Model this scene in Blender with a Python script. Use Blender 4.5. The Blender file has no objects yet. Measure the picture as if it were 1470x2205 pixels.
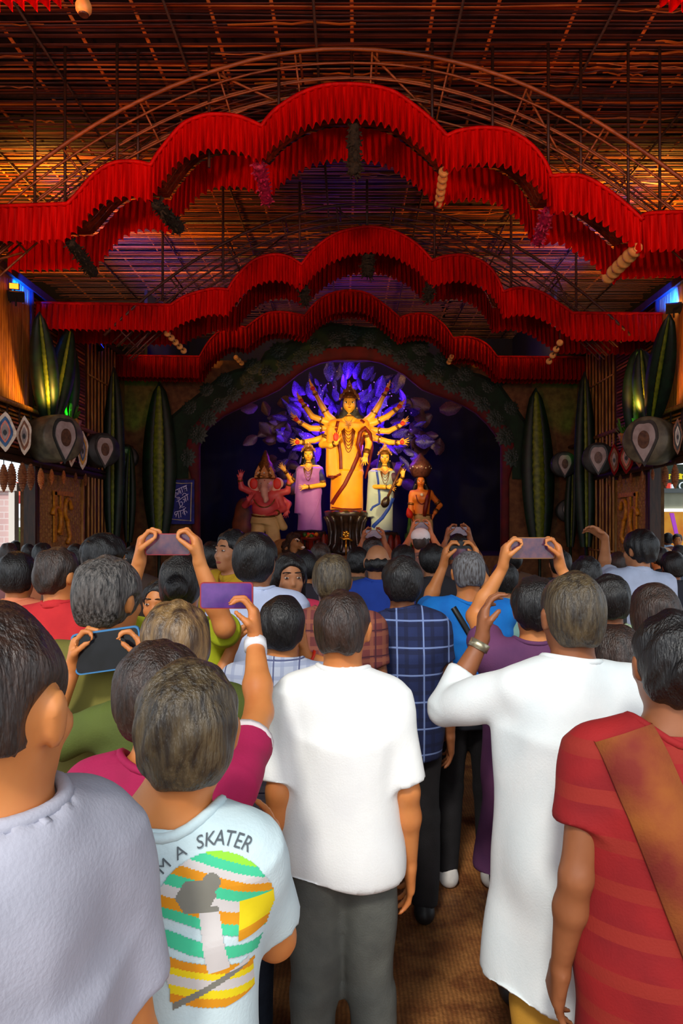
import bpy, math, random
import numpy as np
from mathutils import Vector, Matrix
from mathutils.bvhtree import BVHTree

random.seed(7)
SC = bpy.context.scene
COL = SC.collection
PI = math.pi
F_PX, VX, HY, CAM_Z = 1500.0, 755.0, 1135.0, 1.85      # focal length, vanishing point and horizon in pixels, lens height

# ---------------------------------------------------------------- camera
cam_data = bpy.data.cameras.new('camera')
cam = bpy.data.objects.new('camera', cam_data)
COL.objects.link(cam)
cam.location = (0, 0, CAM_Z)
cam.rotation_euler = (PI / 2, 0, 0)
cam_data.sensor_width = 36.0
cam_data.lens = F_PX / 2205.0 * 36.0
cam_data.shift_x = -(VX - 735.0) / 2205.0
cam_data.shift_y = (HY - 1102.5) / 2205.0
cam_data.clip_start = 0.05
cam_data.clip_end = 200
SC.camera = cam

# ---------------------------------------------------------------- world and exposure
world = bpy.data.worlds.new('sky')
SC.world = world
world.use_nodes = True
_bg = world.node_tree.nodes['Background']
_bg.inputs[0].default_value = (0.80, 0.90, 1.0, 1)
_bg.inputs[1].default_value = 1.3
SC.view_settings.view_transform = 'Standard'
SC.view_settings.look = 'None'
SC.view_settings.gamma = 1.0
SC.view_settings.use_curve_mapping = False
SC.view_settings.exposure = 0.0
SC.cycles.max_bounces = 6
SC.cycles.diffuse_bounces = 3
SC.cycles.caustics_reflective = False
SC.cycles.caustics_refractive = False
SC.cycles.sample_clamp_indirect = 4.0
SC.cycles.use_denoising = True


def light(name, kind, loc, target, power, color, size=0.3, size_y=None, spot=None, blend=0.6):
    ld = bpy.data.lights.new(name, kind)
    ld.energy = power
    ld.color = color
    if kind == 'AREA':
        ld.shape = 'RECTANGLE'
        ld.size = size
        ld.size_y = size_y or size
    elif kind == 'SUN':
        ld.angle = size
    else:
        ld.shadow_soft_size = size
    if kind == 'SPOT':
        ld.spot_size = spot or 1.2
        ld.spot_blend = blend
    o = bpy.data.objects.new(name, ld)
    COL.objects.link(o)
    o.location = loc
    d = Vector(target) - Vector(loc)
    o.rotation_euler = d.to_track_quat('-Z', 'Y').to_euler()
    return o


# daylight pouring in through the open entrance behind the camera
light('sun', 'SUN', (-4, -10, 12), (-1.6, 0, 1.6), 2.2, (1.0, 0.95, 0.86), 0.14)
light('entrance_daylight', 'AREA', (-0.3, -2.6, 3.4), (0.1, 3.5, 0.6), 120, (1.0, 0.98, 0.95), 6.5, 3.0)
# warm floodlights under the roof, either side, and over the idols
light('warm_roof_lamp_left', 'SPOT', (-4.6, 9.8, 5.3), (-4.4, 10.9, 6.8), 900, (1.0, 0.42, 0.05), 0.15, spot=2.5)
light('warm_roof_lamp_right', 'SPOT', (4.8, 10.2, 5.3), (4.4, 11.2, 6.8), 900, (1.0, 0.42, 0.05), 0.15, spot=2.5)
light('warm_ledge_lamp_left', 'SPOT', (-3.85, 9.2, 3.5), (-4.4, 9.25, 4.1), 45, (1.0, 0.5, 0.08), 0.06, spot=2.2)
light('warm_ledge_lamp_right', 'SPOT', (3.85, 9.6, 3.5), (4.4, 9.7, 4.1), 45, (1.0, 0.42, 0.06), 0.06, spot=2.2)
light('warm_back_lamp_left', 'SPOT', (-3.6, 13.4, 5.3), (-2.6, 15.2, 6.8), 160, (1.0, 0.5, 0.12), 0.1, spot=2.2)
light('warm_back_lamp_right', 'SPOT', (3.8, 13.4, 5.3), (2.8, 15.2, 6.8), 160, (1.0, 0.5, 0.12), 0.1, spot=2.2)
light('red_flood_left', 'SPOT', (-2.9, 3.4, 4.4), (0.6, 8.0, 6.0), 380, (1.0, 0.24, 0.08), 0.2, spot=2.0)
light('red_flood_right', 'SPOT', (2.9, 3.4, 4.4), (-0.6, 8.0, 6.0), 300, (1.0, 0.24, 0.10), 0.2, spot=2.0)
light('idol_spot_left', 'SPOT', (-1.2, 12.2, 3.9), (-0.1, 15.1, 3.2), 340, (1.0, 0.74, 0.32), 0.1, spot=1.0)
light('idol_spot_right', 'SPOT', (1.4, 12.2, 3.9), (0.3, 15.1, 3.2), 340, (1.0, 0.74, 0.32), 0.1, spot=1.0)

# ---------------------------------------------------------------- helpers


def P(px, py, d):
    """the world point d metres away that the lens sees at that pixel"""
    return Vector(((px - VX) * d / F_PX, d, CAM_Z + (HY - py) * d / F_PX))


def lin(c):
    """sRGB 0-255 to linear"""
    out = []
    for v in c[:3]:
        v = v / 255.0
        out.append(v / 12.92 if v <= 0.04045 else ((v + 0.055) / 1.055) ** 2.4)
    return (out[0], out[1], out[2], 1.0)


MATS = {}


def mat(name, c1, c2=None, rough=0.7, scale=6.0, stretch=(1, 1, 1), bump=0.0, bscale=None, metal=0.0, emit=0.0,
        trans=0.0, pattern=None, pc=None, pscale=1.0, sheen=0.0, spec=0.4, alpha=None, subs=0.0):
    if name in MATS:
        return MATS[name]
    m = bpy.data.materials.new(name)
    MATS[name] = m
    m.use_nodes = True
    nt = m.node_tree
    N, L = nt.nodes, nt.links
    b = N['Principled BSDF']
    b.inputs['Roughness'].default_value = rough
    b.inputs['Metallic'].default_value = metal
    b.inputs['Specular IOR Level'].default_value = spec
    if sheen:
        b.inputs['Sheen Weight'].default_value = sheen
    if subs:
        b.inputs['Subsurface Weight'].default_value = subs
        b.inputs['Subsurface Radius'].default_value = (0.02, 0.008, 0.004)
    tc = N.new('ShaderNodeTexCoord')
    mp = N.new('ShaderNodeMapping')
    mp.inputs['Scale'].default_value = stretch
    L.new(tc.outputs['Object'], mp.inputs['Vector'])
    nz = N.new('ShaderNodeTexNoise')
    nz.inputs['Scale'].default_value = scale
    nz.inputs['Detail'].default_value = 4
    L.new(mp.outputs[0], nz.inputs['Vector'])
    mx = N.new('ShaderNodeMix')
    mx.data_type = 'RGBA'
    mx.inputs[6].default_value = lin(c1)
    mx.inputs[7].default_value = lin(c2 or c1)
    rg = N.new('ShaderNodeMapRange')
    rg.inputs['From Min'].default_value = 0.35
    rg.inputs['From Max'].default_value = 0.65
    L.new(nz.outputs['Fac'], rg.inputs['Value'])
    L.new(rg.outputs[0], mx.inputs[0])
    col = mx.outputs[2]
    if pattern:
        sp = N.new('ShaderNodeSeparateXYZ')
        L.new(tc.outputs['Object'], sp.inputs[0])

        def band(sock, period, width, phase=0.0):
            a = N.new('ShaderNodeMath'); a.operation = 'MULTIPLY_ADD'
            a.inputs[1].default_value = 1.0 / period; a.inputs[2].default_value = phase + 50
            L.new(sock, a.inputs[0])
            f = N.new('ShaderNodeMath'); f.operation = 'FRACT'; L.new(a.outputs[0], f.inputs[0])
            g = N.new('ShaderNodeMath'); g.operation = 'LESS_THAN'; g.inputs[1].default_value = width
            L.new(f.outputs[0], g.inputs[0])
            return g.outputs[0]

        def over(col, fac, c, amt=1.0):
            q = N.new('ShaderNodeMix'); q.data_type = 'RGBA'
            L.new(col, q.inputs[6]); q.inputs[7].default_value = lin(c)
            s = N.new('ShaderNodeMath'); s.operation = 'MULTIPLY'; s.inputs[1].default_value = amt
            L.new(fac, s.inputs[0]); L.new(s.outputs[0], q.inputs[0])
            return q.outputs[2]
        if pattern == 'plaid':
            col = over(col, band(sp.outputs['X'], 0.055 * pscale, 0.30), pc[0], 0.7)
            col = over(col, band(sp.outputs['Z'], 0.055 * pscale, 0.30), pc[0], 0.7)
            col = over(col, band(sp.outputs['X'], 0.11 * pscale, 0.06, 0.3), pc[1])
            col = over(col, band(sp.outputs['Z'], 0.11 * pscale, 0.06, 0.3), pc[1])
        elif pattern == 'bands':          # pc: list of (z0, z1, colour)
            for z0, z1, c in pc:
                a = N.new('ShaderNodeMath'); a.operation = 'GREATER_THAN'; a.inputs[1].default_value = z0
                b2 = N.new('ShaderNodeMath'); b2.operation = 'LESS_THAN'; b2.inputs[1].default_value = z1
                L.new(sp.outputs['Z'], a.inputs[0]); L.new(sp.outputs['Z'], b2.inputs[0])
                e = N.new('ShaderNodeMath'); e.operation = 'MULTIPLY'
                L.new(a.outputs[0], e.inputs[0]); L.new(b2.outputs[0], e.inputs[1])
                col = over(col, e.outputs[0], c)
        elif pattern == 'hbars':
            col = over(col, band(sp.outputs['Z'], 0.12 * pscale, 0.35), pc[0])
        elif pattern == 'floral':
            vr = N.new('ShaderNodeTexVoronoi'); vr.inputs['Scale'].default_value = 16 / pscale
            L.new(tc.outputs['Object'], vr.inputs['Vector'])
            g = N.new('ShaderNodeMath'); g.operation = 'LESS_THAN'; g.inputs[1].default_value = 0.28
            L.new(vr.outputs['Distance'], g.inputs[0])
            col = over(col, g.outputs[0], pc[0])
        elif pattern == 'tiles':
            br = N.new('ShaderNodeTexBrick')
            br.inputs['Scale'].default_value = 1.0 / pscale
            br.inputs['Color1'].default_value = lin(c1); br.inputs['Color2'].default_value = lin(c2 or c1)
            br.inputs['Mortar'].default_value = lin(pc[0]); br.inputs['Mortar Size'].default_value = 0.02
            m2 = N.new('ShaderNodeCombineXYZ')
            L.new(sp.outputs['X'], m2.inputs[0]); L.new(sp.outputs['Z'], m2.inputs[1])
            L.new(m2.outputs[0], br.inputs['Vector'])
            col = br.outputs['Color']
    L.new(col, b.inputs['Base Color'])
    if emit:
        L.new(col, b.inputs['Emission Color'])
        b.inputs['Emission Strength'].default_value = emit
    if bump:
        n2 = N.new('ShaderNodeTexNoise')
        n2.inputs['Scale'].default_value = bscale or scale * 4
        n2.inputs['Detail'].default_value = 3
        L.new(mp.outputs[0], n2.inputs['Vector'])
        bp = N.new('ShaderNodeBump')
        bp.inputs['Strength'].default_value = bump
        bp.inputs['Distance'].default_value = 0.01
        L.new(n2.outputs['Fac'], bp.inputs['Height'])
        L.new(bp.outputs[0], b.inputs['Normal'])
    if trans:
        tr = N.new('ShaderNodeBsdfTranslucent')
        L.new(col, tr.inputs['Color'])
        ms = N.new('ShaderNodeMixShader')
        ms.inputs[0].default_value = trans
        out = N['Material Output']
        L.new(b.outputs[0], ms.inputs[1]); L.new(tr.outputs[0], ms.inputs[2])
        L.new(ms.outputs[0], out.inputs['Surface'])
    if alpha is not None:
        b.inputs['Alpha'].default_value = alpha
    return m


class MB:
    """collects shapes, links them as one mesh object"""

    def __init__(self):
        self.v, self.f, self.mi = [], [], []

    def add(self, vs, fs, mi=0):
        o = len(self.v)
        self.v.extend([tuple(p) for p in vs])
        for f in fs:
            self.f.append(tuple(i + o for i in f))
            self.mi.append(mi)
        return self

    def box(self, c, size, rot=None, mi=0):
        sx, sy, sz = size[0] / 2, size[1] / 2, size[2] / 2
        vs = [Vector((x, y, z)) for x in (-sx, sx) for y in (-sy, sy) for z in (-sz, sz)]
        if rot is not None:
            vs = [rot @ p for p in vs]
        c = Vector(c)
        vs = [p + c for p in vs]
        return self.add(vs, [(0, 1, 3, 2), (4, 6, 7, 5), (0, 4, 5, 1), (2, 3, 7, 6), (0, 2, 6, 4), (1, 5, 7, 3)], mi)

    def bar(self, a, b, w, t, mi=0):
        a, b = Vector(a), Vector(b)
        d = b - a
        L_ = d.length
        if L_ < 1e-6:
            return self
        q = d.to_track_quat('X', 'Z').to_matrix()
        return self.box((a + b) / 2, (L_, w, t), q, mi)

    def tube(self, pts, r, n=8, cap=True, mi=0, flat=1.0):
        pts = [Vector(p) for p in pts]
        m = len(pts)
        rs = r if isinstance(r, (list, tuple)) else [r] * m
        vs, fs = [], []
        up = None
        for i, p in enumerate(pts):
            t = (pts[min(i + 1, m - 1)] - pts[max(i - 1, 0)])
            t = t.normalized() if t.length > 1e-9 else Vector((0, 0, 1))
            if up is None:
                up = Vector((0, 0, 1)) if abs(t.z) < 0.9 else Vector((0, 1, 0))
            s = t.cross(up)
            s = s.normalized() if s.length > 1e-6 else Vector((1, 0, 0))
            up = s.cross(t).normalized()
            for k in range(n):
                a = 2 * PI * k / n
                vs.append(p + s * math.cos(a) * rs[i] + up * math.sin(a) * rs[i] * flat)
        for i in range(m - 1):
            for k in range(n):
                k2 = (k + 1) % n
                fs.append((i * n + k, i * n + k2, (i + 1) * n + k2, (i + 1) * n + k))
        if cap:
            fs.append(tuple(range(n))[::-1])
            fs.append(tuple((m - 1) * n + k for k in range(n)))
        return self.add(vs, fs, mi)

    def lathe(self, prof, n=16, c=(0, 0, 0), axis=None, mi=0):
        """prof: (radius, height) pairs; axis: matrix turning z to the wanted direction"""
        vs, fs = [], []
        for r_, z_ in prof:
            for k in range(n):
                a = 2 * PI * k / n
                vs.append(Vector((r_ * math.cos(a), r_ * math.sin(a), z_)))
        m = len(prof)
        for i in range(m - 1):
            for k in range(n):
                k2 = (k + 1) % n
                fs.append((i * n + k, i * n + k2, (i + 1) * n + k2, (i + 1) * n + k))
        fs.append(tuple(range(n))[::-1])
        fs.append(tuple((m - 1) * n + k for k in range(n)))
        if axis is not None:
            vs = [axis @ p for p in vs]
        c = Vector(c)
        return self.add([p + c for p in vs], fs, mi)

    def ball(self, c, r, n=12, mi=0):
        r = r if isinstance(r, (tuple, list)) else (r, r, r)
        m = max(4, n // 2 + 1)
        vs, fs = [], []
        for i in range(1, m):
            th = PI * i / m
            for k in range(n):
                a = 2 * PI * k / n
                vs.append((c[0] + r[0] * math.sin(th) * math.cos(a), c[1] + r[1] * math.sin(th) * math.sin(a), c[2] + r[2] * math.cos(th)))
        for i in range(m - 2):
            for k in range(n):
                k2 = (k + 1) % n
                fs.append((i * n + k2, i * n + k, (i + 1) * n + k, (i + 1) * n + k2))
        vs.append((c[0], c[1], c[2] + r[2])); vs.append((c[0], c[1], c[2] - r[2]))
        t, b = len(vs) - 2, len(vs) - 1
        for k in range(n):
            k2 = (k + 1) % n
            fs.append((t, k, k2))
            fs.append((b, (m - 2) * n + k2, (m - 2) * n + k))
        return self.add(vs, fs, mi)

    def plate(self, pts, n_dir, thick, mi=0):
        """an outline (world points, in order) given a thickness along n_dir"""
        nd = Vector(n_dir).normalized() * thick
        m = len(pts)
        a = [Vector(p) for p in pts]
        vs = a + [p + nd for p in a]
        fs = [tuple(range(m)), tuple(range(2 * m - 1, m - 1, -1))]
        for i in range(m):
            j = (i + 1) % m
            fs.append((i, i + m, j + m, j))
        return self.add(vs, fs, mi)


def mesh_of(name, mb, mats, smooth=False, origin=None):
    me = bpy.data.meshes.new(name)
    vs = mb.v
    if origin is not None:
        ox, oy, oz = origin
        vs = [(p[0] - ox, p[1] - oy, p[2] - oz) for p in vs]
    me.from_pydata(vs, [], mb.f)
    mats = mats if isinstance(mats, (list, tuple)) else [mats]
    for m in mats:
        me.materials.append(m)
    if len(mats) > 1:
        me.polygons.foreach_set('material_index', mb.mi)
    if smooth:
        me.polygons.foreach_set('use_smooth', [True] * len(me.polygons))
    me.update()
    return me


def link(name, me, parent=None):
    o = bpy.data.objects.new(name, me)
    COL.objects.link(o)
    if parent is not None:
        o.parent = parent
    return o


def abs_loc(o):
    v = Vector((0, 0, 0))
    while o is not None:
        v += o.location
        o = o.parent
    return v


def part(name, mb, mats, parent=None, smooth=False, local=False, label=None):
    """one mesh object; shapes given in world coordinates unless local"""
    org = None
    if parent is not None and not local:
        org = abs_loc(parent)
    o = link(name, mesh_of(name, mb, mats, smooth, org), parent)
    if label:
        o['label'] = label
    return o


def tag(o, label, cat, group=None, kind=None):
    if label: o['label'] = label
    if cat: o['category'] = cat
    if group: o['group'] = group
    if kind: o['kind'] = kind
    return o


def thing(name, label, cat, loc=(0, 0, 0), rotz=0.0, group=None):
    o = bpy.data.objects.new(name, None)
    COL.objects.link(o)
    o.empty_display_size = 0.1
    o.location = loc
    o.rotation_euler = (0, 0, rotz)
    return tag(o, label, cat, group)


def struct(name, mb, mats, label=None, smooth=False):
    o = part(name, mb, mats, None, smooth)
    o['kind'] = 'structure'
    if label: o['label'] = label
    return o


# ---------------------------------------------------------------- smooth solids from blended capsules (one continuous surface)


def cap(a, b, ra, rb=None, k=0.03, q=1.0, op='u'):
    return ('cap', np.array(a, float), np.array(b, float), ra, ra if rb is None else rb, k, q, op)


def cone(a, b, ra, rb=None, k=0.02, q=1.0, op='u'):
    return ('cone', np.array(a, float), np.array(b, float), ra, ra if rb is None else rb, k, q, op)


def ell(c, r, k=0.03, op='u', rot=None):
    return ('ell', np.array(c, float), np.array(r, float), rot, None, k, 1.0, op)


def plane(n, d):
    """cut away where n.p > d"""
    return ('plane', np.array(n, float), d, None, None, 0, 1.0, 'clip')


def solid(prims, vox):
    lo, hi = np.full(3, 1e9), np.full(3, -1e9)
    for p in prims:
        if p[7] != 'u':
            continue
        if p[0] in ('cap', 'cone'):
            r = max(p[3], p[4]) * max(1, p[6])
            lo = np.minimum(lo, np.minimum(p[1], p[2]) - r); hi = np.maximum(hi, np.maximum(p[1], p[2]) + r)
        elif p[0] == 'ell':
            r = p[2] if p[3] is None else np.full(3, p[2].max())
            lo = np.minimum(lo, p[1] - r); hi = np.maximum(hi, p[1] + r)
    lo -= 3 * vox; hi += 3 * vox
    n = np.ceil((hi - lo) / vox).astype(int) + 1
    ax = [(lo[i] + np.arange(n[i]) * vox).astype(np.float32) for i in range(3)]
    G = np.full(n, 1.0, np.float32)
    for p in prims:
        kind, k, q, op = p[0], p[5], p[6], p[7]
        if kind == 'plane':
            G = np.maximum(G, ax[0][:, None, None] * p[1][0] + ax[1][None, :, None] * p[1][1] + ax[2][None, None, :] * p[1][2] - p[2])
            continue
        if kind == 'ell':
            r = p[2] if p[3] is None else np.full(3, p[2].max())
            a0, a1 = p[1] - r, p[1] + r
        else:
            r = max(p[3], p[4]) * max(1, q)
            a0, a1 = np.minimum(p[1], p[2]) - r, np.maximum(p[1], p[2]) + r
        mg = k + 2.5 * vox
        i0 = np.clip(np.floor((a0 - mg - lo) / vox).astype(int), 0, n)
        i1 = np.clip(np.ceil((a1 + mg - lo) / vox).astype(int) + 1, 0, n)
        if (i1 <= i0).any():
            continue
        X = ax[0][i0[0]:i1[0]][:, None, None]; Y = ax[1][i0[1]:i1[1]][None, :, None]; Z = ax[2][i0[2]:i1[2]][None, None, :]
        if kind == 'ell':
            x, y, z = X - p[1][0], Y - p[1][1], Z - p[1][2]
            if p[3] is not None:
                R = p[3]
                x, y, z = (R[0][0] * x + R[1][0] * y + R[2][0] * z), (R[0][1] * x + R[1][1] * y + R[2][1] * z), (R[0][2] * x + R[1][2] * y + R[2][2] * z)
            rx, ry, rz = p[2]
            k0 = np.sqrt((x / rx) ** 2 + (y / ry) ** 2 + (z / rz) ** 2)
            k1 = np.sqrt((x / rx ** 2) ** 2 + (y / ry ** 2) ** 2 + (z / rz ** 2) ** 2) + 1e-6
            D = k0 * (k0 - 1) / k1
        else:
            a, b = p[1].copy(), p[2].copy()
            cy = a[1]
            if q != 1.0:
                Y = (Y - cy) / q + cy
                b[1] = (b[1] - cy) / q + cy
            ab = b - a
            L2 = float((ab ** 2).sum()) + 1e-12
            x, y, z = X - a[0], Y - a[1], Z - a[2]
            t = (x * ab[0] + y * ab[1] + z * ab[2]) / L2
            tc = np.clip(t, 0, 1)
            dr = np.sqrt((x - tc * ab[0]) ** 2 + (y - tc * ab[1]) ** 2 + (z - tc * ab[2]) ** 2)
            if kind == 'cap':
                D = dr - (p[3] + (p[4] - p[3]) * tc)
            else:
                du = np.sqrt((x - t * ab[0]) ** 2 + (y - t * ab[1]) ** 2 + (z - t * ab[2]) ** 2)
                L_ = math.sqrt(L2)
                D = np.maximum(du - (p[3] + (p[4] - p[3]) * tc), np.maximum(-t, t - 1) * L_)
            if q < 1:
                D = D * (0.5 + 0.5 * q)
        S = G[i0[0]:i1[0], i0[1]:i1[1], i0[2]:i1[2]]
        if op == 'u':
            kk = max(k, 1e-5)
            h = np.maximum(kk - np.abs(S - D), 0) / kk
            S[...] = np.minimum(S, D) - h * h * kk * 0.25
        else:
            kk = max(k, 1e-5)
            h = np.maximum(kk - np.abs(S + D), 0) / kk
            S[...] = np.maximum(S, -D) + h * h * kk * 0.25
    G[0] = G[-1] = 1; G[:, 0] = G[:, -1] = 1; G[:, :, 0] = G[:, :, -1] = 1
    ins = G < 0
    c = np.zeros(n - 1, np.int8)
    for dx in (0, 1):
        for dy in (0, 1):
            for dz in (0, 1):
                c += ins[dx:n[0] - 1 + dx, dy:n[1] - 1 + dy, dz:n[2] - 1 + dz]
    I, J, K = np.nonzero((c > 0) & (c < 8))
    idx = np.full(n - 1, -1, np.int64)
    idx[I, J, K] = np.arange(len(I))
    acc = np.zeros((len(I), 3)); cnt = np.zeros(len(I))
    cr = [(0, 0), (0, 1), (1, 0), (1, 1)]
    for axn in range(3):
        for u, v in cr:
            o0 = [0, 0, 0]; oth = [i for i in range(3) if i != axn]
            o0[oth[0]] = u; o0[oth[1]] = v
            o1 = list(o0); o1[axn] = 1
            f0 = G[I + o0[0], J + o0[1], K + o0[2]]; f1 = G[I + o1[0], J + o1[1], K + o1[2]]
            s = (f0 < 0) != (f1 < 0)
            t = np.where(s, f0 / np.where(s, f0 - f1, 1), 0)
            for m_ in range(3):
                acc[:, m_] += np.where(s, (t if m_ == axn else o0[m_]), 0)
            cnt += s
    V = (np.stack([I, J, K], 1) + acc / cnt[:, None]) * vox + lo
    faces = []
    for axn in range(3):
        oth = [i for i in range(3) if i != axn]
        sl0 = [slice(1, -1)] * 3; sl1 = [slice(1, -1)] * 3
        sl0[axn] = slice(0, -1); sl1[axn] = slice(1, None)
        A, B = ins[tuple(sl0)], ins[tuple(sl1)]
        for flip, M in ((False, A & ~B), (True, ~A & B)):
            e = np.stack(np.nonzero(M), 1)
            e[:, oth[0]] += 1; e[:, oth[1]] += 1
            q4 = []
            for u, v in ((-1, -1), (0, -1), (0, 0), (-1, 0)):
                w = e.copy(); w[:, oth[0]] += u; w[:, oth[1]] += v
                q4.append(idx[w[:, 0], w[:, 1], w[:, 2]])
            q4 = np.stack(q4, 1)
            if flip != (axn == 1):
                q4 = q4[:, ::-1]
            faces.append(q4)
    Fq = np.concatenate(faces)
    return V, Fq


def vnormals(V, Fq):
    nn = np.cross(V[Fq[:, 2]] - V[Fq[:, 0]], V[Fq[:, 3]] - V[Fq[:, 1]])
    N = np.zeros_like(V)
    for i in range(4):
        np.add.at(N, Fq[:, i], nn)
    return N / (np.linalg.norm(N, axis=1, keepdims=True) + 1e-12)


def relax(V, Fq, it=2, lam=0.5):
    e = np.concatenate([Fq[:, [0, 1]], Fq[:, [1, 2]], Fq[:, [2, 3]], Fq[:, [3, 0]]])
    for _ in range(it):
        A = np.zeros_like(V); C_ = np.zeros(len(V))
        np.add.at(A, e[:, 0], V[e[:, 1]]); np.add.at(C_, e[:, 0], 1)
        np.add.at(A, e[:, 1], V[e[:, 0]]); np.add.at(C_, e[:, 1], 1)
        V = V + lam * (A / C_[:, None] - V)
    return V


def folds(amp, freq=18.0, vert=0.35, seed=0):
    rs = np.random.RandomState(seed)
    D = rs.randn(7, 3); D[:, 2] *= vert
    D = D / np.linalg.norm(D, axis=1, keepdims=True) * freq * rs.uniform(0.5, 1.7, (7, 1))
    ph = rs.uniform(0, 6.28, 7)

    def f(V, N):
        w = V + 0.03 * np.sin(V[:, [1, 2, 0]] * 11 + ph[0])
        s = np.zeros(len(V))
        for i in range(7):
            s += np.sin(w @ D[i] + ph[i])
        return V + N * (amp * np.clip(s / 2.2, -1.6, 1.6))[:, None]
    return f


def solid_mesh(name, prims, vox, m, parent=None, disp=None, it=1, local=True, label=None):
    V, Fq = solid(prims, vox)
    if len(V) == 0:
        return None
    if it:
        V = relax(V, Fq, it)
    if disp is not None:
        V = disp(V, vnormals(V, Fq))
    if parent is not None and not local:
        V = V - np.array(abs_loc(parent))
    me = bpy.data.meshes.new(name)
    me.vertices.add(len(V)); me.vertices.foreach_set('co', V.astype(np.float32).ravel())
    me.loops.add(len(Fq) * 4); me.loops.foreach_set('vertex_index', Fq.astype(np.int32).ravel())
    me.polygons.add(len(Fq)); me.polygons.foreach_set('loop_start', np.arange(0, len(Fq) * 4, 4, dtype=np.int32))
    me.polygons.foreach_set('use_smooth', np.ones(len(Fq), bool))
    me.update(calc_edges=True)
    me.materials.append(m)
    o = link(name, me, parent)
    if label:
        o['label'] = label
    return o


def bvh_of(o):
    me = o.data
    return BVHTree.FromPolygons([v.co[:] for v in me.vertices], [p.vertices[:] for p in me.polygons])


def hit(bvh, x, z, d=1, y0=None):
    """first surface point met along y (d=1: from -y)"""
    s = -5.0 * d if y0 is None else y0
    r = bvh.ray_cast(Vector((x, s, z)), Vector((0, d, 0)))
    return r[0], r[1]


def ribbon(bvh, pts, width, off=0.004, d=1, step=0.02, y0=None):
    """a band lying on a surface: pts are (x, z)"""
    P2 = []
    for (x0, z0), (x1, z1) in zip(pts[:-1], pts[1:]):
        L_ = math.hypot(x1 - x0, z1 - z0)
        m = max(1, int(L_ / step))
        for i in range(m):
            P2.append((x0 + (x1 - x0) * i / m, z0 + (z1 - z0) * i / m))
    P2.append(pts[-1])
    mb = MB()
    vs = []
    ok = []
    last = None
    for i, (x, z) in enumerate(P2):
        a, b = P2[max(0, i - 1)], P2[min(len(P2) - 1, i + 1)]
        tx, tz = b[0] - a[0], b[1] - a[1]
        L_ = math.hypot(tx, tz) or 1
        nx, nz = -tz / L_, tx / L_
        row = []
        for s in (-0.5, 0, 0.5):
            h, nrm = hit(bvh, x + nx * width * s, z + nz * width * s, d, y0)
            if h is None:
                h, nrm = hit(bvh, x, z, d, y0)
            if h is None:
                row = None
                break
            if last is not None and abs(h.y - last) > 0.12:
                h = Vector((h.x, last, h.z))
            last = h.y
            row.append(Vector((x + nx * width * s, h.y - off * d, z + nz * width * s)))
        if row:
            vs.append(row)
    flat = []
    for row in vs:
        for p in row:
            flat.append(p)
        for p in row:
            flat.append(p + Vector((0, (off + 0.004) * d, 0)))
    fs = []
    for i in range(len(vs) - 1):
        a, b = i * 6, (i + 1) * 6
        for j in (0, 1):
            fs.append((a + j, a + j + 1, b + j + 1, b + j))
            fs.append((a + 3 + j, b + 3 + j, b + 4 + j, a + 4 + j))
        fs.append((a, b, b + 3, a + 3)); fs.append((a + 2, a + 5, b + 5, b + 2))
    mb.add(flat, fs)
    return mb

# ================================================================ the hall
R = random.Random(11)
W_X = 4.4                      # side walls stand at x = -4.4 and +4.4
M_BAM = mat('bamboo_aged', (128, 54, 20), (66, 26, 12), 0.45, 5, (0.4, 6, 6), 0.3, 40)
M_BAM2 = mat('bamboo_fresh', (206, 120, 44), (150, 76, 26), 0.4, 5, (0.4, 6, 6), 0.2, 40)
M_BAM3 = mat('bamboo_grey', (92, 50, 38), (54, 28, 26), 0.45, 5, (0.4, 6, 6), 0.3, 40)
M_CANE = mat('cane', (176, 128, 62), (128, 84, 38), 0.45, 8, (4, 4, 0.6), 0.2, 60)
M_DARKB = mat('dark_bamboo', (62, 34, 18), (36, 20, 12), 0.5, 8, (4, 4, 0.6), 0.2, 60)
M_ROOF = mat('roof_sheet', (34, 20, 22), (20, 12, 16), 0.8, 1.5)
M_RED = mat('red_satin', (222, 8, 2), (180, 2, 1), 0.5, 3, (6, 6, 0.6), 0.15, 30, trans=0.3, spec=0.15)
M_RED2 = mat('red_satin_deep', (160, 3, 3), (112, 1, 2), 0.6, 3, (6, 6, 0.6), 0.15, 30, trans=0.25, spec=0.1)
M_MAT = mat('woven_mat', (176, 130, 70), (136, 96, 48), 0.75, 30, (1, 1, 1), 0.5, 90)
M_JUTE = mat('jute_cloth', (104, 70, 38), (78, 48, 26), 0.9, 9, (1, 1, 1), 0.5, 120)
M_NAVY = mat('navy_curtain', (10, 14, 34), (6, 8, 20), 0.9, 2, (4, 4, 0.5))
M_CONC = mat('concrete', (150, 146, 138), (120, 116, 110), 0.9, 3)


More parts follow.
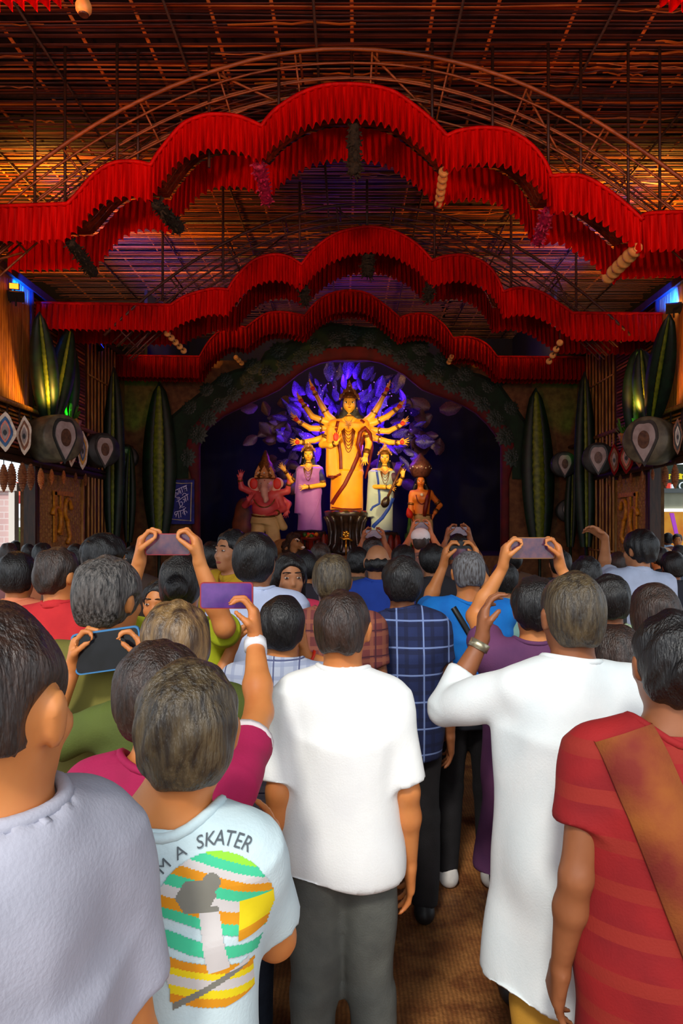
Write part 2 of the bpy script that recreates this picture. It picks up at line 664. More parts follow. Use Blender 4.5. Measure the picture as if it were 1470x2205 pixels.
def M_floor():
    m = mat('coir_floor', (150, 92, 48), (98, 52, 28), 0.55, 1.6, (1, 1, 1), 0.5, 55)
    nt = m.node_tree
    N, L = nt.nodes, nt.links
    b = N['Principled BSDF']
    old = b.inputs['Base Color'].links[0].from_socket
    tc = N.new('ShaderNodeTexCoord')
    n1 = N.new('ShaderNodeTexNoise'); n1.inputs['Scale'].default_value = 7; n1.inputs['Detail'].default_value = 8; n1.inputs['Roughness'].default_value = 0.7
    L.new(tc.outputs['Object'], n1.inputs['Vector'])
    r = N.new('ShaderNodeMapRange'); r.inputs['From Min'].default_value = 0.42; r.inputs['From Max'].default_value = 0.6
    L.new(n1.outputs['Fac'], r.inputs['Value'])
    mx = N.new('ShaderNodeMix'); mx.data_type = 'RGBA'
    mx.inputs[7].default_value = lin((188, 128, 70))
    L.new(old, mx.inputs[6])
    s = N.new('ShaderNodeMath'); s.operation = 'MULTIPLY'; s.inputs[1].default_value = 0.6
    L.new(r.outputs[0], s.inputs[0]); L.new(s.outputs[0], mx.inputs[0])
    wv = N.new('ShaderNodeTexWave'); wv.inputs['Scale'].default_value = 18; wv.inputs['Distortion'].default_value = 2.5
    L.new(tc.outputs['Object'], wv.inputs['Vector'])
    m2 = N.new('ShaderNodeMix'); m2.data_type = 'RGBA'; m2.blend_type = 'MULTIPLY'; m2.inputs[0].default_value = 0.35
    L.new(mx.outputs[2], m2.inputs[6]); L.new(wv.outputs['Color'], m2.inputs[7])
    L.new(m2.outputs[2], b.inputs['Base Color'])
    return m


struct('floor', MB().box((0, 8.5, -0.05), (9.2, 24, 0.1)), M_floor(), 'brown coir matting floor with worn lighter patches')

# ---- ceiling: dark sheet, strips of split bamboo across, battens along
ceil = struct('ceiling', MB().box((0, 9.75, 7.02), (15, 22.5, 0.04)), M_ROOF, 'dark roof sheet above rows of split bamboo strips')


def strip_mesh(i, w, length):
    """a long split-bamboo strip, slightly wavy, along x"""
    r = random.Random(i)
    mb = MB()
    n = 9
    vs = []
    for k in range(n):
        x = -length / 2 + length * k / (n - 1)
        yo, zo = r.uniform(-0.012, 0.012), r.uniform(-0.014, 0.010)
        ww = w * r.uniform(0.75, 1.1)
        vs += [(x, yo - ww / 2, zo), (x, yo + ww / 2, zo), (x, yo + ww / 2, zo + 0.007), (x, yo - ww / 2, zo + 0.007)]
    fs = []
    for k in range(n - 1):
        a, b = k * 4, k * 4 + 4
        for j in range(4):
            j2 = (j + 1) % 4
            fs.append((a + j, b + j, b + j2, a + j2))
    fs += [(0, 1, 2, 3), (4 * n - 1, 4 * n - 2, 4 * n - 3, 4 * n - 4)]
    mb.add(vs, fs)
    return mb


strips = []
for i in range(12):
    m = (M_BAM, M_BAM, M_BAM3, M_BAM3, M_BAM, M_BAM2)[i % 6]
    strips.append(mesh_of('bamboo_strip', strip_mesh(i, 0.024, 12.6), m))
shorts = []
for i in range(6):
    shorts.append(mesh_of('bamboo_strip', strip_mesh(40 + i, 0.022, 1.0), (M_BAM2, M_BAM2, M_BAM)[i % 3]))
y = 6.1
n_strip = 0
while y < 14.2 and n_strip < 205:
    o = link('bamboo_strip', R.choice(strips), ceil)
    o.location = (R.uniform(-0.3, 0.3), y, 6.8 + R.uniform(-0.012, 0.012))
    o.rotation_euler = (R.uniform(-0.25, 0.25), 0, R.uniform(-0.004, 0.004))
    y += (0.044 if y < 10 else 0.05) + R.uniform(-0.012, 0.018)
    n_strip += 1
for i in range(70):
    o = link('bamboo_strip', R.choice(shorts), ceil)
    yy = R.uniform(6.3, 11)
    o.location = (R.uniform(-4.5, 4.5), yy, 6.785 + R.uniform(-0.01, 0.006))
    o.rotation_euler = (R.uniform(-0.3, 0.3), 0, R.uniform(-0.05, 0.05))
    o.scale = (R.uniform(0.4, 1.6), R.uniform(0.5, 1.3), 1)
mb = MB()
while y < 20.6:
    for k in range(3):
        x0 = -6.2 + k * 4.15
        mb.box((x0 + 2.1 + R.uniform(-0.1, 0.1), y, 6.8 + R.uniform(-0.02, 0.02)), (4.1, 0.034, 0.008))
    y += 0.06 + R.uniform(-0.004, 0.01)
o = part('distant_strips', mb, M_BAM3, ceil, local=True)
o['kind'] = 'stuff'
for x in [-5.6, -4.9, -4.2, -3.5, -2.75, -2.1, -1.4, -0.72, 0.0, 0.74, 1.45, 2.2, 2.9, 3.55, 4.25, 5.0]:
    x += R.uniform(-0.05, 0.05)
    part('bamboo_batten', MB().tube([(x, 6.0, 6.835), (x + 0.04, 10, 6.83), (x - 0.02, 15, 6.835), (x, 20.6, 6.83)], 0.019, 6), M_BAM2, ceil, True, True)
for x in [-4.6, -3.15, -1.75, -0.35, 1.05, 2.5, 3.9, 5.3]:
    part('bamboo_rafter', MB().tube([(x, 6.0, 6.76), (x, 20.6, 6.76)], 0.015, 6), M_DARKB, ceil, True, True)
for y in (7.9, 9.3, 11.2, 12.6, 15.0, 17.0):
    part('bamboo_purlin', MB().tube([(-6.4, y, 6.74), (6.4, y, 6.74)], 0.018, 6), M_DARKB, ceil, True, True)

# ---- side walls and the beams they carry
MW_OR = mat('split_bamboo_wall', (190, 120, 44), (140, 80, 26), 0.5, 8, (4, 4, 0.5), 0.2, 60)


def side(s):
    """s = -1 left wall, +1 right wall"""
    nm = 'wall_left' if s < 0 else 'wall_right'
    X = s * W_X
    end = 9.72 if s < 0 else 10.25               # lower wall starts here; nearer than this the side is open
    mb = MB()
    mb.box((X + s * 0.10, (3.0 + 13.95) / 2, 3.93), (0.04, 10.95, 2.38))       # upper screen backing, also added behind the lattice to block daylight
    mb.box((X + s * 0.16, (end + 13.95) / 2, 1.38), (0.10, 13.95 - end, 2.76))
    w = struct(nm, mb, M_JUTE, 'side wall of jute cloth and bamboo poles')
    # ledge beam: three long horizontal bamboos with a lattice behind
    for z, r in ((2.72, 0.05), (2.80, 0.035), (3.42, 0.035)):
        part('ledge_pole', MB().tube([(X - s * 0.10, 3.0, z), (X - s * 0.10, 8.5, z + 0.01), (X - s * 0.10, 13.7, z)], r, 8), M_DARKB if z < 3 else M_CANE, w, True)
    rr = random.Random(5 + s)
    for k in range(11):
        z = 2.86 + k * 0.052
        part('lattice_strip', MB().box((X + s * (0.02 + rr.uniform(-0.01, 0.01)), 8.3, z), (0.012, 10.6, 0.026), Matrix.Rotation(rr.uniform(-0.003, 0.003), 3, 'X')), M_BAM2 if k % 3 else M_CANE, w)
    for k in range(16):
        y = 8.6 + k * 0.33
        part('lattice_post', MB().box((X + s * 0.0, y, 3.12), (0.015, 0.022, 0.62)), M_DARKB, w)
    # vertical split bamboo screen, near end
    k = 0
    y = 8.3
    y1 = 9.5 if s < 0 else 9.9
    while y < y1:
        wd = rr.uniform(0.035, 0.06)
        a = rr.uniform(-0.01, 0.01)
        part('bamboo_slat', MB().add([(X - 0.02, y, 3.45), (X - 0.02, y + wd, 3.45), (X - 0.02, y + wd + a, 5.1), (X - 0.02, y + a, 5.1),
                                      (X + 0.02, y, 3.45), (X + 0.02, y + wd, 3.45), (X + 0.02, y + wd + a, 5.1), (X + 0.02, y + a, 5.1)],
                                     [(0, 1, 2, 3), (4, 7, 6, 5), (0, 3, 7, 4), (1, 5, 6, 2), (3, 2, 6, 7), (0, 4, 5, 1)]), MW_OR, w)
        y += wd + rr.uniform(0.004, 0.012)
    part('screen_post', MB().tube([(X - s * 0.03, y1 + 0.03, 3.4), (X - s * 0.03, y1 + 0.03, 5.15)], 0.04, 8), M_DARKB, w, True)
    # horizontal strips of the next bay
    for k in range(30):
        z = 3.48 + k * 0.054
        part('horizontal_strip', MB().box((X + s * 0.03, (y1 + 11.6) / 2, z), (0.012, 11.6 - y1, 0.03), Matrix.Rotation(rr.uniform(-0.006, 0.006), 3, 'X')), M_BAM2 if rr.random() < 0.35 else M_BAM, w)
    # slender canes, full height, beside the stage front
    for k in range(9):
        y = 11.45 + k * 0.16
        part('bamboo_cane', MB().tube([(X - s * 0.08, y, 0.02), (X - s * 0.08, y + rr.uniform(-0.03, 0.03), 2.6), (X - s * 0.08, y + 0.01, 5.05)], 0.019, 6), M_CANE, w, True)
    for z in (1.45, 4.35, 0.6):
        part('cane_tie', MB().tube([(X - s * 0.11, 11.4, z), (X - s * 0.11, 12.8, z)], 0.014, 6), M_CANE, w, True)
    part('top_plate', MB().box((X, 8.4, 5.12), (0.16, 10.8, 0.10)), M_DARKB, w)
    # doorway jamb
    part('jamb', MB().box((X + s * 0.05, end - 0.03, 1.38), (0.16, 0.08, 2.76)), M_DARKB, w)
    return w


wl = side(-1)
wr = side(1)
# dark screens added at the sides and the back to block daylight
struct('wall_daylight_block_left', MB().box((-6.9, 10.4, 6.05), (0.05, 21.2, 1.95)).box((-5.7, 8.5, 5.09), (2.4, 11, 0.03)), M_ROOF, 'dark screen added on the left to keep daylight out of the roof')
struct('wall_daylight_block_right', MB().box((6.9, 10.4, 6.05), (0.05, 21.2, 1.95)).box((5.7, 8.5, 5.09), (2.4, 11, 0.03)), M_ROOF, 'dark screen added on the right to keep daylight out of the roof')
struct('wall_daylight_block_back', MB().box((0, 20.9, 3.5), (13.9, 0.05, 7.0)), M_ROOF, 'dark screen added behind the stage to keep daylight out')

# woven mat pillar panels with a cut pattern of holes and an ochre emblem
for s, y0, y1 in ((-1, 9.75, 11.40), (1, 10.3, 11.55)):
    X = s * (W_X - 0.0)
    w = wl if s < 0 else wr
    mb = MB()
    nx, nz = 20, 44
    dy, dz = (y1 - y0) / nx, 2.68 / nz
    for i in range(nx):
        for k in range(nz):
            zc = (k + 0.5) * dz
            hole = (i + k) % 2 == 0 and 0.9 < zc < 1.55 and 1 <= i < nx - 1
            if hole:
                continue
            th = 0.02 + (0.012 if (i + k) % 2 else 0.0)
            mb.box((X + s * 0.03 - s * th / 2, y0 + (i + 0.5) * dy, zc), (th, dy * 0.98, dz * 0.98))
    o = part('woven_panel', mb, M_MAT, w)
    o['kind'] = 'stuff'
    for z in (0.03, 2.66):
        part('panel_rail', MB().box((X - s * 0.01, (y0 + y1) / 2, z), (0.05, y1 - y0, 0.06)), M_DARKB, w)
    for y in (y0, y1):
        part('panel_stile', MB().tube([(X - s * 0.01, y, 0), (X - s * 0.01, y, 2.7)], 0.035, 8), M_CANE if y == y1 else M_DARKB, w, True)
M_OCH = mat('ochre_paint', (206, 136, 22), (160, 96, 12), 0.5, 20)
for s, y0 in ((-1, 10.25), (1, 10.65)):
    t = thing('cut_out_emblem', 'ochre cut-out emblem on the woven panel of the %s wall' % ('left' if s < 0 else 'right'), 'emblem', (s * (W_X - 0.05), y0, 1.6))
    X = s * (W_X - 0.03)
    part('upright', MB().box((X, y0 + 0.05, 2.0), (0.03, 0.08, 0.75)), M_OCH, t)
    part('upright', MB().box((X, y0 + 0.28, 2.03), (0.03, 0.08, 0.6)), M_OCH, t)
    part('curl', MB().tube([(X, y0 + 0.10 + 0.16 * math.cos(a), 1.95 + 0.2 * math.sin(a)) for a in [0.3 * k - 1.2 for k in range(14)]], 0.035, 6), M_OCH, t, True)
    part('curl', MB().tube([(X, y0 + 0.52 + 0.12 * math.cos(a), 2.12 + 0.16 * math.sin(a)) for a in [0.35 * k for k in range(15)]], 0.035, 6), M_OCH, t, True)
    part('crossbar', MB().box((X, y0 + 0.35, 2.36), (0.03, 0.7, 0.07)), M_OCH, t)
    part('foot', MB().tube([(X, y0 + 0.5, 1.95), (X, y0 + 0.6, 1.7), (X, y0 + 0.5, 1.6)], 0.035, 6), M_OCH, t, True)

# ---- stage front with the ogee opening
OPEN = [(428, 960), (436, 935), (450, 918), (480, 895), (510, 880), (540, 865), (575, 850), (600, 838), (622, 820), (640, 805), (665, 790), (690, 780), (722, 774), (755, 772),
        (788, 774), (820, 780), (845, 792), (870, 805), (890, 822), (910, 838), (940, 850), (970, 860), (1000, 873), (1025, 888), (1050, 912), (1068, 935), (1080, 962)]
D_ST = 13.8
op = [P(a, b, D_ST) for a, b in OPEN]
STAGE_Z = 1.28


def wall_with_opening(y0, y1, top):
    mb = MB()
    L0, R0 = op[0].x, op[-1].x
    cols = [(-W_X - 0.1, None), (L0, None)] + [(p.x, p.z) for p in op] + [(R0, None), (W_X + 0.1, None)]
    for yy in (y0, y1):
        pass
    mb.box(((-W_X - 0.3 + L0) / 2, (y0 + y1) / 2, top / 2), (L0 + W_X + 0.3, y1 - y0, top))
    mb.box(((W_X + 0.3 + R0) / 2, (y0 + y1) / 2, top / 2), (W_X + 0.3 - R0, y1 - y0, top))
    mb.box(((L0 + R0) / 2, (y0 + y1) / 2, STAGE_Z / 2), (R0 - L0, y1 - y0, STAGE_Z))
    m = len(op)
    vs, fs = [], []
    for p in op:
        for yy in (y0, y1):
            vs += [(p.x, yy, p.z), (p.x, yy, top)]
    for i in range(m - 1):
        a, b = i * 4, i * 4 + 4
        fs += [(a, b, b + 1, a + 1), (a + 2, a + 3, b + 3, b + 2), (a, a + 2, b + 2, b), (a + 1, b + 1, b + 3, a + 3)]
    mb.add(vs, fs)
    return mb


wf = struct('wall_front', wall_with_opening(13.8, 13.95, 5.15), M_JUTE, 'brown jute stage front with a pointed arch opening')
# dark stage box behind
mb = MB()
mb.box((0, 17.6, 3.3), (8.8, 0.08, 6.6))
mb.box((-4.1, 15.75, 3.3), (0.06, 3.6, 6.6))
mb.box((4.1, 15.75, 3.3), (0.06, 3.6, 6.6))
bk = struct('wall_back', mb, M_NAVY, 'dark navy curtain behind the idols')
struct('floor_stage', MB().box((0, 15.75, STAGE_Z / 2 - 0.02), (8.1, 3.6, STAGE_Z)), mat('stage_cloth', (60, 26, 20), (30, 14, 14), 0.9, 5), 'dark red cloth of the raised stage')

# red band round the opening
t = thing('arch_border', 'red padded border around the stage opening', 'border', (0, 13.7, STAGE_Z))
full = [Vector((op[0].x, D_ST, 1.2))] + [Vector((op[0].x, D_ST, z)) for z in (2.0, 2.8, 3.2)] + op + [Vector((op[-1].x, D_ST, z)) for z in (3.2, 2.8, 2.0, 1.2)]
mb = MB()
rows = []
for i, p in enumerate(full):
    a, b = full[max(0, i - 1)], full[min(len(full) - 1, i + 1)]
    tg = (b - a).normalized()
    n = Vector((-tg.z, 0, tg.x))
    if n.dot(p - Vector((0.1, D_ST, 2.6))) < 0:
        n = -n
    w = 0.26 if p.z > 3.2 else 0.14
    rows.append([p - n * 0.02 + Vector((0, -0.03, 0)), p + n * w * 0.2 + Vector((0, -0.07, 0)), p + n * w * 0.8 + Vector((0, -0.07, 0)), p + n * w + Vector((0, -0.03, 0)),
                 p + n * w + Vector((0, 0.0, 0)), p - n * 0.02])
vs = [q for r_ in rows for q in r_]
fs = []
for i in range(len(rows) - 1):
    for j in range(6):
        j2 = (j + 1) % 6
        fs.append((i * 6 + j, i * 6 + j2, (i + 1) * 6 + j2, (i + 1) * 6 + j))
fs += [tuple(range(6)), tuple((len(rows) - 1) * 6 + j for j in range(6))]
part('padded_band', MB().add(vs, fs), mat('border_red', (84, 6, 8), (60, 3, 6), 0.8, 4), t, True)

# green leaf rosettes above the opening, each a fan of leaves
M_LEAFD = mat('leaf_dark', (10, 38, 20), (5, 20, 12), 0.5, 10, spec=0.3)
M_LEAFM = mat('leaf_midrib', (104, 116, 20), (66, 80, 12), 0.5, 14, spec=0.3)


def rosette_mesh(r, seed):
    q = random.Random(seed)
    mb = MB()
    for ring, (rr, nn, zz) in enumerate(((r, 13, 0.0), (r * 0.7, 10, -0.05), (r * 0.4, 7, -0.09))):
        for k in range(nn):
            a = 2 * PI * k / nn + q.uniform(-0.1, 0.1)
            ca, sa = math.cos(a), math.sin(a)
            w = rr * 0.24
            tip = Vector((ca * rr, zz - 0.02, sa * rr)); mid = Vector((ca * rr * 0.6, zz - 0.06, sa * rr * 0.6))
            side_ = Vector((-sa, 0, ca)) * w
            mb.add([(0, zz - 0.03, 0), mid - side_, tip, mid + side_, mid + Vector((0, -0.02, 0)), (0, zz, 0), mid + Vector((0, 0.02, 0))],
                   [(0, 1, 4), (1, 2, 4), (2, 3, 4), (3, 0, 4), (5, 6, 1), (1, 6, 2), (2, 6, 3), (3, 6, 5)])
    return mb


ros = [mesh_of('rosette', rosette_mesh(1.0, i), M_LEAFD) for i in range(3)]
green = thing('foliage_garland', 'band of dark green leaf rosettes following the stage arch', 'garland', (0, 13.6, 3.3))
RP = [(400, 985, 24), (425, 935, 24), (448, 900, 22), (410, 880, 20), (470, 868, 24), (500, 845, 24), (535, 825, 26), (575, 805, 26), (485, 820, 20), (610, 785, 26), (545, 790, 22), (645, 765, 24), (600, 755, 22),
      (680, 745, 24), (660, 725, 20), (720, 730, 24), (755, 722, 26), (795, 730, 24), (830, 745, 24), (850, 722, 20), (865, 765, 24), (900, 785, 26), (905, 750, 22), (940, 805, 26), (950, 775, 20), (975, 825, 26), (1010, 843, 24),
      (1000, 808, 22), (1040, 866, 24), (1050, 835, 20), (1068, 900, 24), (1098, 880, 20), (1088, 940, 24), (1105, 985, 24), (1075, 815, 18), (445, 840, 18)]
rows = []
for i, p in enumerate(full[2:-2]):
    j = i + 2
    a, b = full[j - 1], full[j + 1]
    tg = (b - a).normalized()
    n = Vector((-tg.z, 0, tg.x))
    if n.dot(p - Vector((0.1, D_ST, 2.6))) < 0:
        n = -n
    rows.append([p + n * 0.2 + Vector((0, -0.02, 0)), p + n * 0.30 + Vector((0, -0.10, 0)), p + n * (0.60 + 0.06 * math.sin(j * 1.7)) + Vector((0, -0.08, 0)), p + n * (0.68 + 0.06 * math.sin(j * 1.7)) + Vector((0, -0.02, 0))])
vs = [q for r_ in rows for q in r_]
fs = []
for i in range(len(rows) - 1):
    for j in range(4):
        j2 = (j + 1) % 4
        fs.append((i * 4 + j, i * 4 + j2, (i + 1) * 4 + j2, (i + 1) * 4 + j))
fs += [(0, 1, 2, 3), tuple((len(rows) - 1) * 4 + j for j in range(4))]
part('green_cloth_backing', MB().add(vs, fs), mat('green_cloth', (16, 44, 24), (8, 26, 14), 0.9, 5), green)
for i, (a, b, r_) in enumerate(RP):
    o = link('leaf_rosette', ros[i % 3], green)
    q = P(a, b, 13.72)
    o.location = q - green.location
    s_ = r_ * 13.7 / 1500
    o.scale = (s_, s_ * 0.8, s_)
    o.rotation_euler = (0, i * 0.7, 0)

M_TRUS = mat('bamboo_truss_brown', (150, 84, 36), (104, 54, 22), 0.4, 5, (0.4, 6, 6), 0.2, 40)
# ---- bamboo trusses
def truss(d, px0, py0, kx, label, offs=(0, 0.05, 0.10, 0.16, 0.22, 0.28, 0.34, 0.42), span=5.2, m=M_TRUS, tilt=0.55):
    t = thing('bamboo_truss', label, 'truss', (P(px0, py0, d).x, d, 5.0))
    c = P(px0, py0, d)
    k_m = kx * F_PX / d          # metres of drop per metre squared
    def pt(x, o, dy=0.0):
        sl = 2 * k_m * x
        ln = math.hypot(1, sl)
        return Vector((c.x + x - o * sl / ln, d + dy, c.z - k_m * x * x - o / ln))
    xs = [-span + span * 2 * i / 36 for i in range(37)]
    for i, o in enumerate(offs):
        part('bent_bamboo', MB().tube([pt(x, o, 0.10 * (i % 2) + tilt * o + 0.006 * math.sin(3 * x + i)) for x in xs], 0.0105 if i else 0.020, 6), m, t, True)
    for i, o in enumerate(offs[:4]):
        part('bent_bamboo', MB().tube([pt(x, o + 0.02, 0.55 + 0.006 * math.sin(3 * x + i)) for x in xs], 0.010, 6), M_BAM if m is M_TRUS else m, t, True)
    n = 0
    x = -span + 0.15
    while x < span:
        part('tie_post', MB().tube([pt(x, -0.02, 0.0), pt(x, offs[-1] + 0.04, 0.3)], 0.011, 6), m, t, True)
        part('tie_post', MB().tube([pt(x + 0.05, 0.0, 0.0), pt(x + 0.05, 0.0, 0.56)], 0.013, 6), m, t, True)
        if n % 2 == 0:
            part('brace', MB().tube([pt(x, 0.02, 0.05), pt(min(x + 0.75, span), offs[-1], 0.3)], 0.012, 6), m, t, True)
            part('brace', MB().tube([pt(x + 0.75, 0.02, 0.55), pt(x, offs[-1], 0.1)], 0.012, 6), m, t, True)
        x += 0.78
        n += 1
    return t


t1 = truss(7.0, 752, 105, 0.00055, 'big bent bamboo truss above the nearest full red valance', span=4.6)
t2 = truss(9.8, 790, 440, 0.00088, 'bent bamboo truss above the middle red valance', (0, 0.09, 0.19, 0.30, 0.40), 3.7, M_BAM3)
# vertical hangers from the roof down to the valances
for px, d in [(75, 7.1), (140, 7.15), (252, 7.1), (297, 7.2), (450, 7.15), (600, 7.1), (757, 7.15), (930, 7.1), (1060, 7.15), (1180, 7.1), (1250, 7.2), (1352, 7.1), (1420, 7.15)]:
    x = P(px, 0, d).x
    zb = 5.05 if abs(x) > 2.6 else 6.05 - abs(x) * 0.35
    part('hanger', MB().tube([(x, d, zb), (x, d, 6.78)], 0.016, 6), M_DARKB, t1, True)
for px, d in [(350, 9.95), (480, 9.9), (645, 9.95), (790, 9.9), (935, 9.95), (1100, 9.9), (1240, 9.95)]:
    x = P(px, 0, d).x
    part('hanger', MB().tube([(x, d, 6.1 - abs(x) * 0.38), (x, d, 6.78)], 0.018, 6), M_BAM3, t2, True)

# ---- scalloped valances: front frill, rear frill, a bamboo soffit between them


def dense(pr, step):
    """resample with smooth curves between the corner points (corners where a point carries a third value)"""
    out = []
    seg = []
    segs = []
    for p in pr:
        seg.append(p[:2])
        if len(p) > 2:
            segs.append(seg); seg = [p[:2]]
    segs.append(seg)
    for sg in segs:
        n = len(sg)
        if n < 2:
            continue
        for i in range(n - 1):
            p0 = sg[i - 1] if i else sg[i]
            p1, p2 = sg[i], sg[i + 1]
            p3 = sg[i + 2] if i + 2 < n else sg[i + 1]
            for k in range(12):
                u = k / 12
                q = []
                for c in (0, 1):
                    q.append(0.5 * (2 * p1[c] + (p2[c] - p0[c]) * u + (2 * p0[c] - 5 * p1[c] + 4 * p2[c] - p3[c]) * u * u + (3 * p1[c] - p0[c] - 3 * p2[c] + p3[c]) * u ** 3))
                out.append(tuple(q))
    out.append(tuple(pr[-1][:2]))
    return out


def resample(pts, step):
    L_ = [0]
    for a, b in zip(pts[:-1], pts[1:]):
        L_.append(L_[-1] + (b - a).length)
    n = int(L_[-1] / step)
    out = []
    j = 0
    for i in range(n + 1):
        s = L_[-1] * i / n
        while j < len(L_) - 2 and L_[j + 1] < s:
            j += 1
        f = (s - L_[j]) / max(1e-9, L_[j + 1] - L_[j])
        out.append((pts[j].lerp(pts[j + 1], f), s))
    return out


def frill(pts, y, drop, seed, amp=0.042, period=0.082):
    r = random.Random(seed)
    mb = MB()
    rs = resample(pts, 0.0125)
    rows = 6
    jit = [r.uniform(-0.4, 0.4) for _ in range(400)]
    vs = []
    for p, s in rs:
        ph = s / period * 2 * PI
        k = int(s / period)
        ph += jit[k % 400] * (1 - math.cos((s / period - k) * 2 * PI)) * 0.5
        hem = 0.030 * (0.5 + 0.5 * math.cos(ph)) + 0.012 * jit[(k + 7) % 400]
        for q in range(rows):
            u = q / (rows - 1)
            yy = y + amp * (0.25 + 0.9 * u) * math.sin(ph + 0.5 * u * jit[k % 400]) - 0.03 * u
            vs.append((p.x, yy, p.z - (drop - hem) * u))
    fs = []
    for i in range(len(rs) - 1):
        for q in range(rows - 1):
            a = i * rows + q
            fs.append((a, a + 1, a + rows + 1, a + rows))
    return mb.add(vs, fs)


def valance(d, prof, label, m1, m2, drop=0.40, depth=0.75, seed=1, rear=True):
    pts = [P(a, b, d) for a, b in dense(prof, 1)]
    t = thing('scalloped_valance', label, 'valance', (0, d, 4.7))
    part('front_frill', frill(pts, d, drop, seed), m1, t, True)
    part('front_hem', MB().tube([p + Vector((0, -0.01, 0.0)) for p in pts], 0.02, 6), m1, t, True)
    if rear:
        part('rear_frill', frill(pts, d + depth, drop, seed + 1), m2, t, True)
        # soffit: thin boards of split bamboo laid along the curve
        rs = resample(pts, 0.06)
        for k in range(6):
            y0 = d + 0.06 + k * (depth - 0.1) / 6
            mb = MB()
            vs = []
            for p, s in rs:
                vs += [(p.x, y0, p.z - 0.01), (p.x, y0 + 0.09, p.z - 0.01), (p.x, y0 + 0.09, p.z + 0.004), (p.x, y0, p.z + 0.004)]
            fs = []
            for i in range(len(rs) - 1):
                for j in range(4):
                    j2 = (j + 1) % 4
                    fs.append((i * 4 + j, i * 4 + j2, i * 4 + 4 + j2, i * 4 + 4 + j))
            part('soffit_strip', mb.add(vs, fs), M_BAM, t)
    return t


PR1 = [(-60, 447), (145, 440, 1), (165, 420), (205, 375), (245, 352), (290, 349), (325, 356, 1), (345, 325), (390, 272), (430, 252), (465, 247), (515, 252), (563, 272, 1), (590, 240), (640, 206), (690, 187), (740, 182),
       (800, 186), (850, 200), (900, 235), (935, 265), (962, 293, 1), (990, 282), (1040, 276), (1095, 283), (1140, 310), (1170, 345), (1186, 380, 1), (1215, 378), (1255, 381), (1300, 405), (1345, 440), (1382, 474, 1), (1400, 460), (1560, 456)]
PR2 = [(70, 652), (368, 657, 1), (395, 640), (430, 628), (462, 622), (491, 624, 1), (510, 595), (545, 562), (585, 549), (620, 553), (649, 570, 1), (675, 538), (715, 508), (755, 494), (800, 489), (850, 499), (895, 525), (930, 561, 1),
       (960, 552), (1000, 550), (1040, 565), (1065, 590), (1083, 628, 1), (1120, 620), (1165, 630), (1200, 652), (1232, 674, 1), (1440, 676)]
PR3 = [(222, 765), (430, 768, 1), (450, 735), (475, 712), (500, 702), (530, 705, 1), (550, 690), (575, 675), (610, 672), (656, 680, 1), (680, 652), (710, 633), (750, 626), (790, 632), (825, 655), (860, 684, 1),
       (890, 676), (925, 678), (955, 700), (975, 728, 1), (1010, 726), (1045, 740), (1070, 768, 1), (1290, 770)]
PR0 = [(-250, -90), (120, -92, 1), (160, -110), (205, -150), (240, -230), (260, -400)]
PR0R = [(1240, -400), (1300, -250), (1380, -160), (1430, -90, 1), (1700, -88)]
valance(7.0, PR1, 'nearest full red scalloped valance across the hall', M_RED, M_RED, seed=3)
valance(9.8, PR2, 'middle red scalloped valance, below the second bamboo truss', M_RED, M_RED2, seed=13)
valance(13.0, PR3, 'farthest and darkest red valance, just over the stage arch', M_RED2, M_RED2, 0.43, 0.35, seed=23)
valance(4.6, PR0, 'piece of red frill at the top left corner of the picture', M_RED, M_RED, 0.36, seed=33, rear=False)
valance(4.6, PR0R, 'piece of red frill at the top right corner of the picture', M_RED, M_RED, 0.36, seed=43, rear=False)

# ---- strings hung in depth under the valance joints
M_CREAM = mat('cream_pot', (226, 178, 104), (196, 140, 70), 0.5, 9)
M_MOSS = mat('moss_garland', (46, 40, 24), (22, 22, 12), 0.9, 40, bump=0.6, bscale=80)
M_MAG = mat('magenta_garland', (170, 16, 70), (110, 8, 50), 0.6, 30, bump=0.5, bscale=60)


def pot_mesh():
    mb = MB()
    ax = Matrix.Rotation(PI / 2, 3, 'X')
    mb.lathe([(0.02, -0.075), (0.05, -0.07), (0.078, -0.03), (0.08, 0.01), (0.06, 0.05), (0.045, 0.06), (0.05, 0.075), (0.04, 0.075), (0.03, 0.05)], 16, axis=ax)
    return mb


potm = mesh_of('pot', pot_mesh(), M_CREAM, True)


def pot_string(a, b, n, label, sc=1.0, pitch=0.0, group=None):
    t = thing('pot_string', label, 'garland', a)
    A, B = Vector(a), Vector(b)
    part('cord', MB().tube([A, B], 0.008, 6), M_DARKB, t, True)
    part('cord', MB().tube([A, A + Vector((0, 0, 0.34))], 0.006, 6), M_DARKB, t, True)
    for i in range(n):
        o = link('pot', potm, t)
        o.location = A.lerp(B, i / (n - 1)) - A
        o.scale = (sc, sc, sc)
        o.rotation_euler = (pitch + 0.1 * math.sin(i * 2.1), 0, 0.12 * math.sin(i * 1.3))
    return t


pot_string(P(955, 370, 7.05), P(945, 437, 7.75), 6, 'short string of cream clay pots under the centre-right valance joint', 0.66)
pot_string(P(1368, 538, 7.05), P(1310, 596, 7.75), 6, 'long string of cream clay pots under the right end of the nearest valance', 0.92)
pot_string(P(508, 770, 13.0), P(520, 782, 13.2), 3, 'small pot string at the left edge of the stage foliage', 0.6)
pot_string(P(972, 768, 13.0), P(966, 780, 13.2), 3, 'small pot string above the right side of the stage foliage', 0.6)
pot_string(P(1205, 738, 9.9), P(1182, 778, 10.5), 4, 'pot string under the right scallop of the middle valance', 0.6)
pot_string(P(360, 718, 9.9), P(395, 755, 10.5), 5, 'pot string under the left scallop of the middle valance', 0.6)


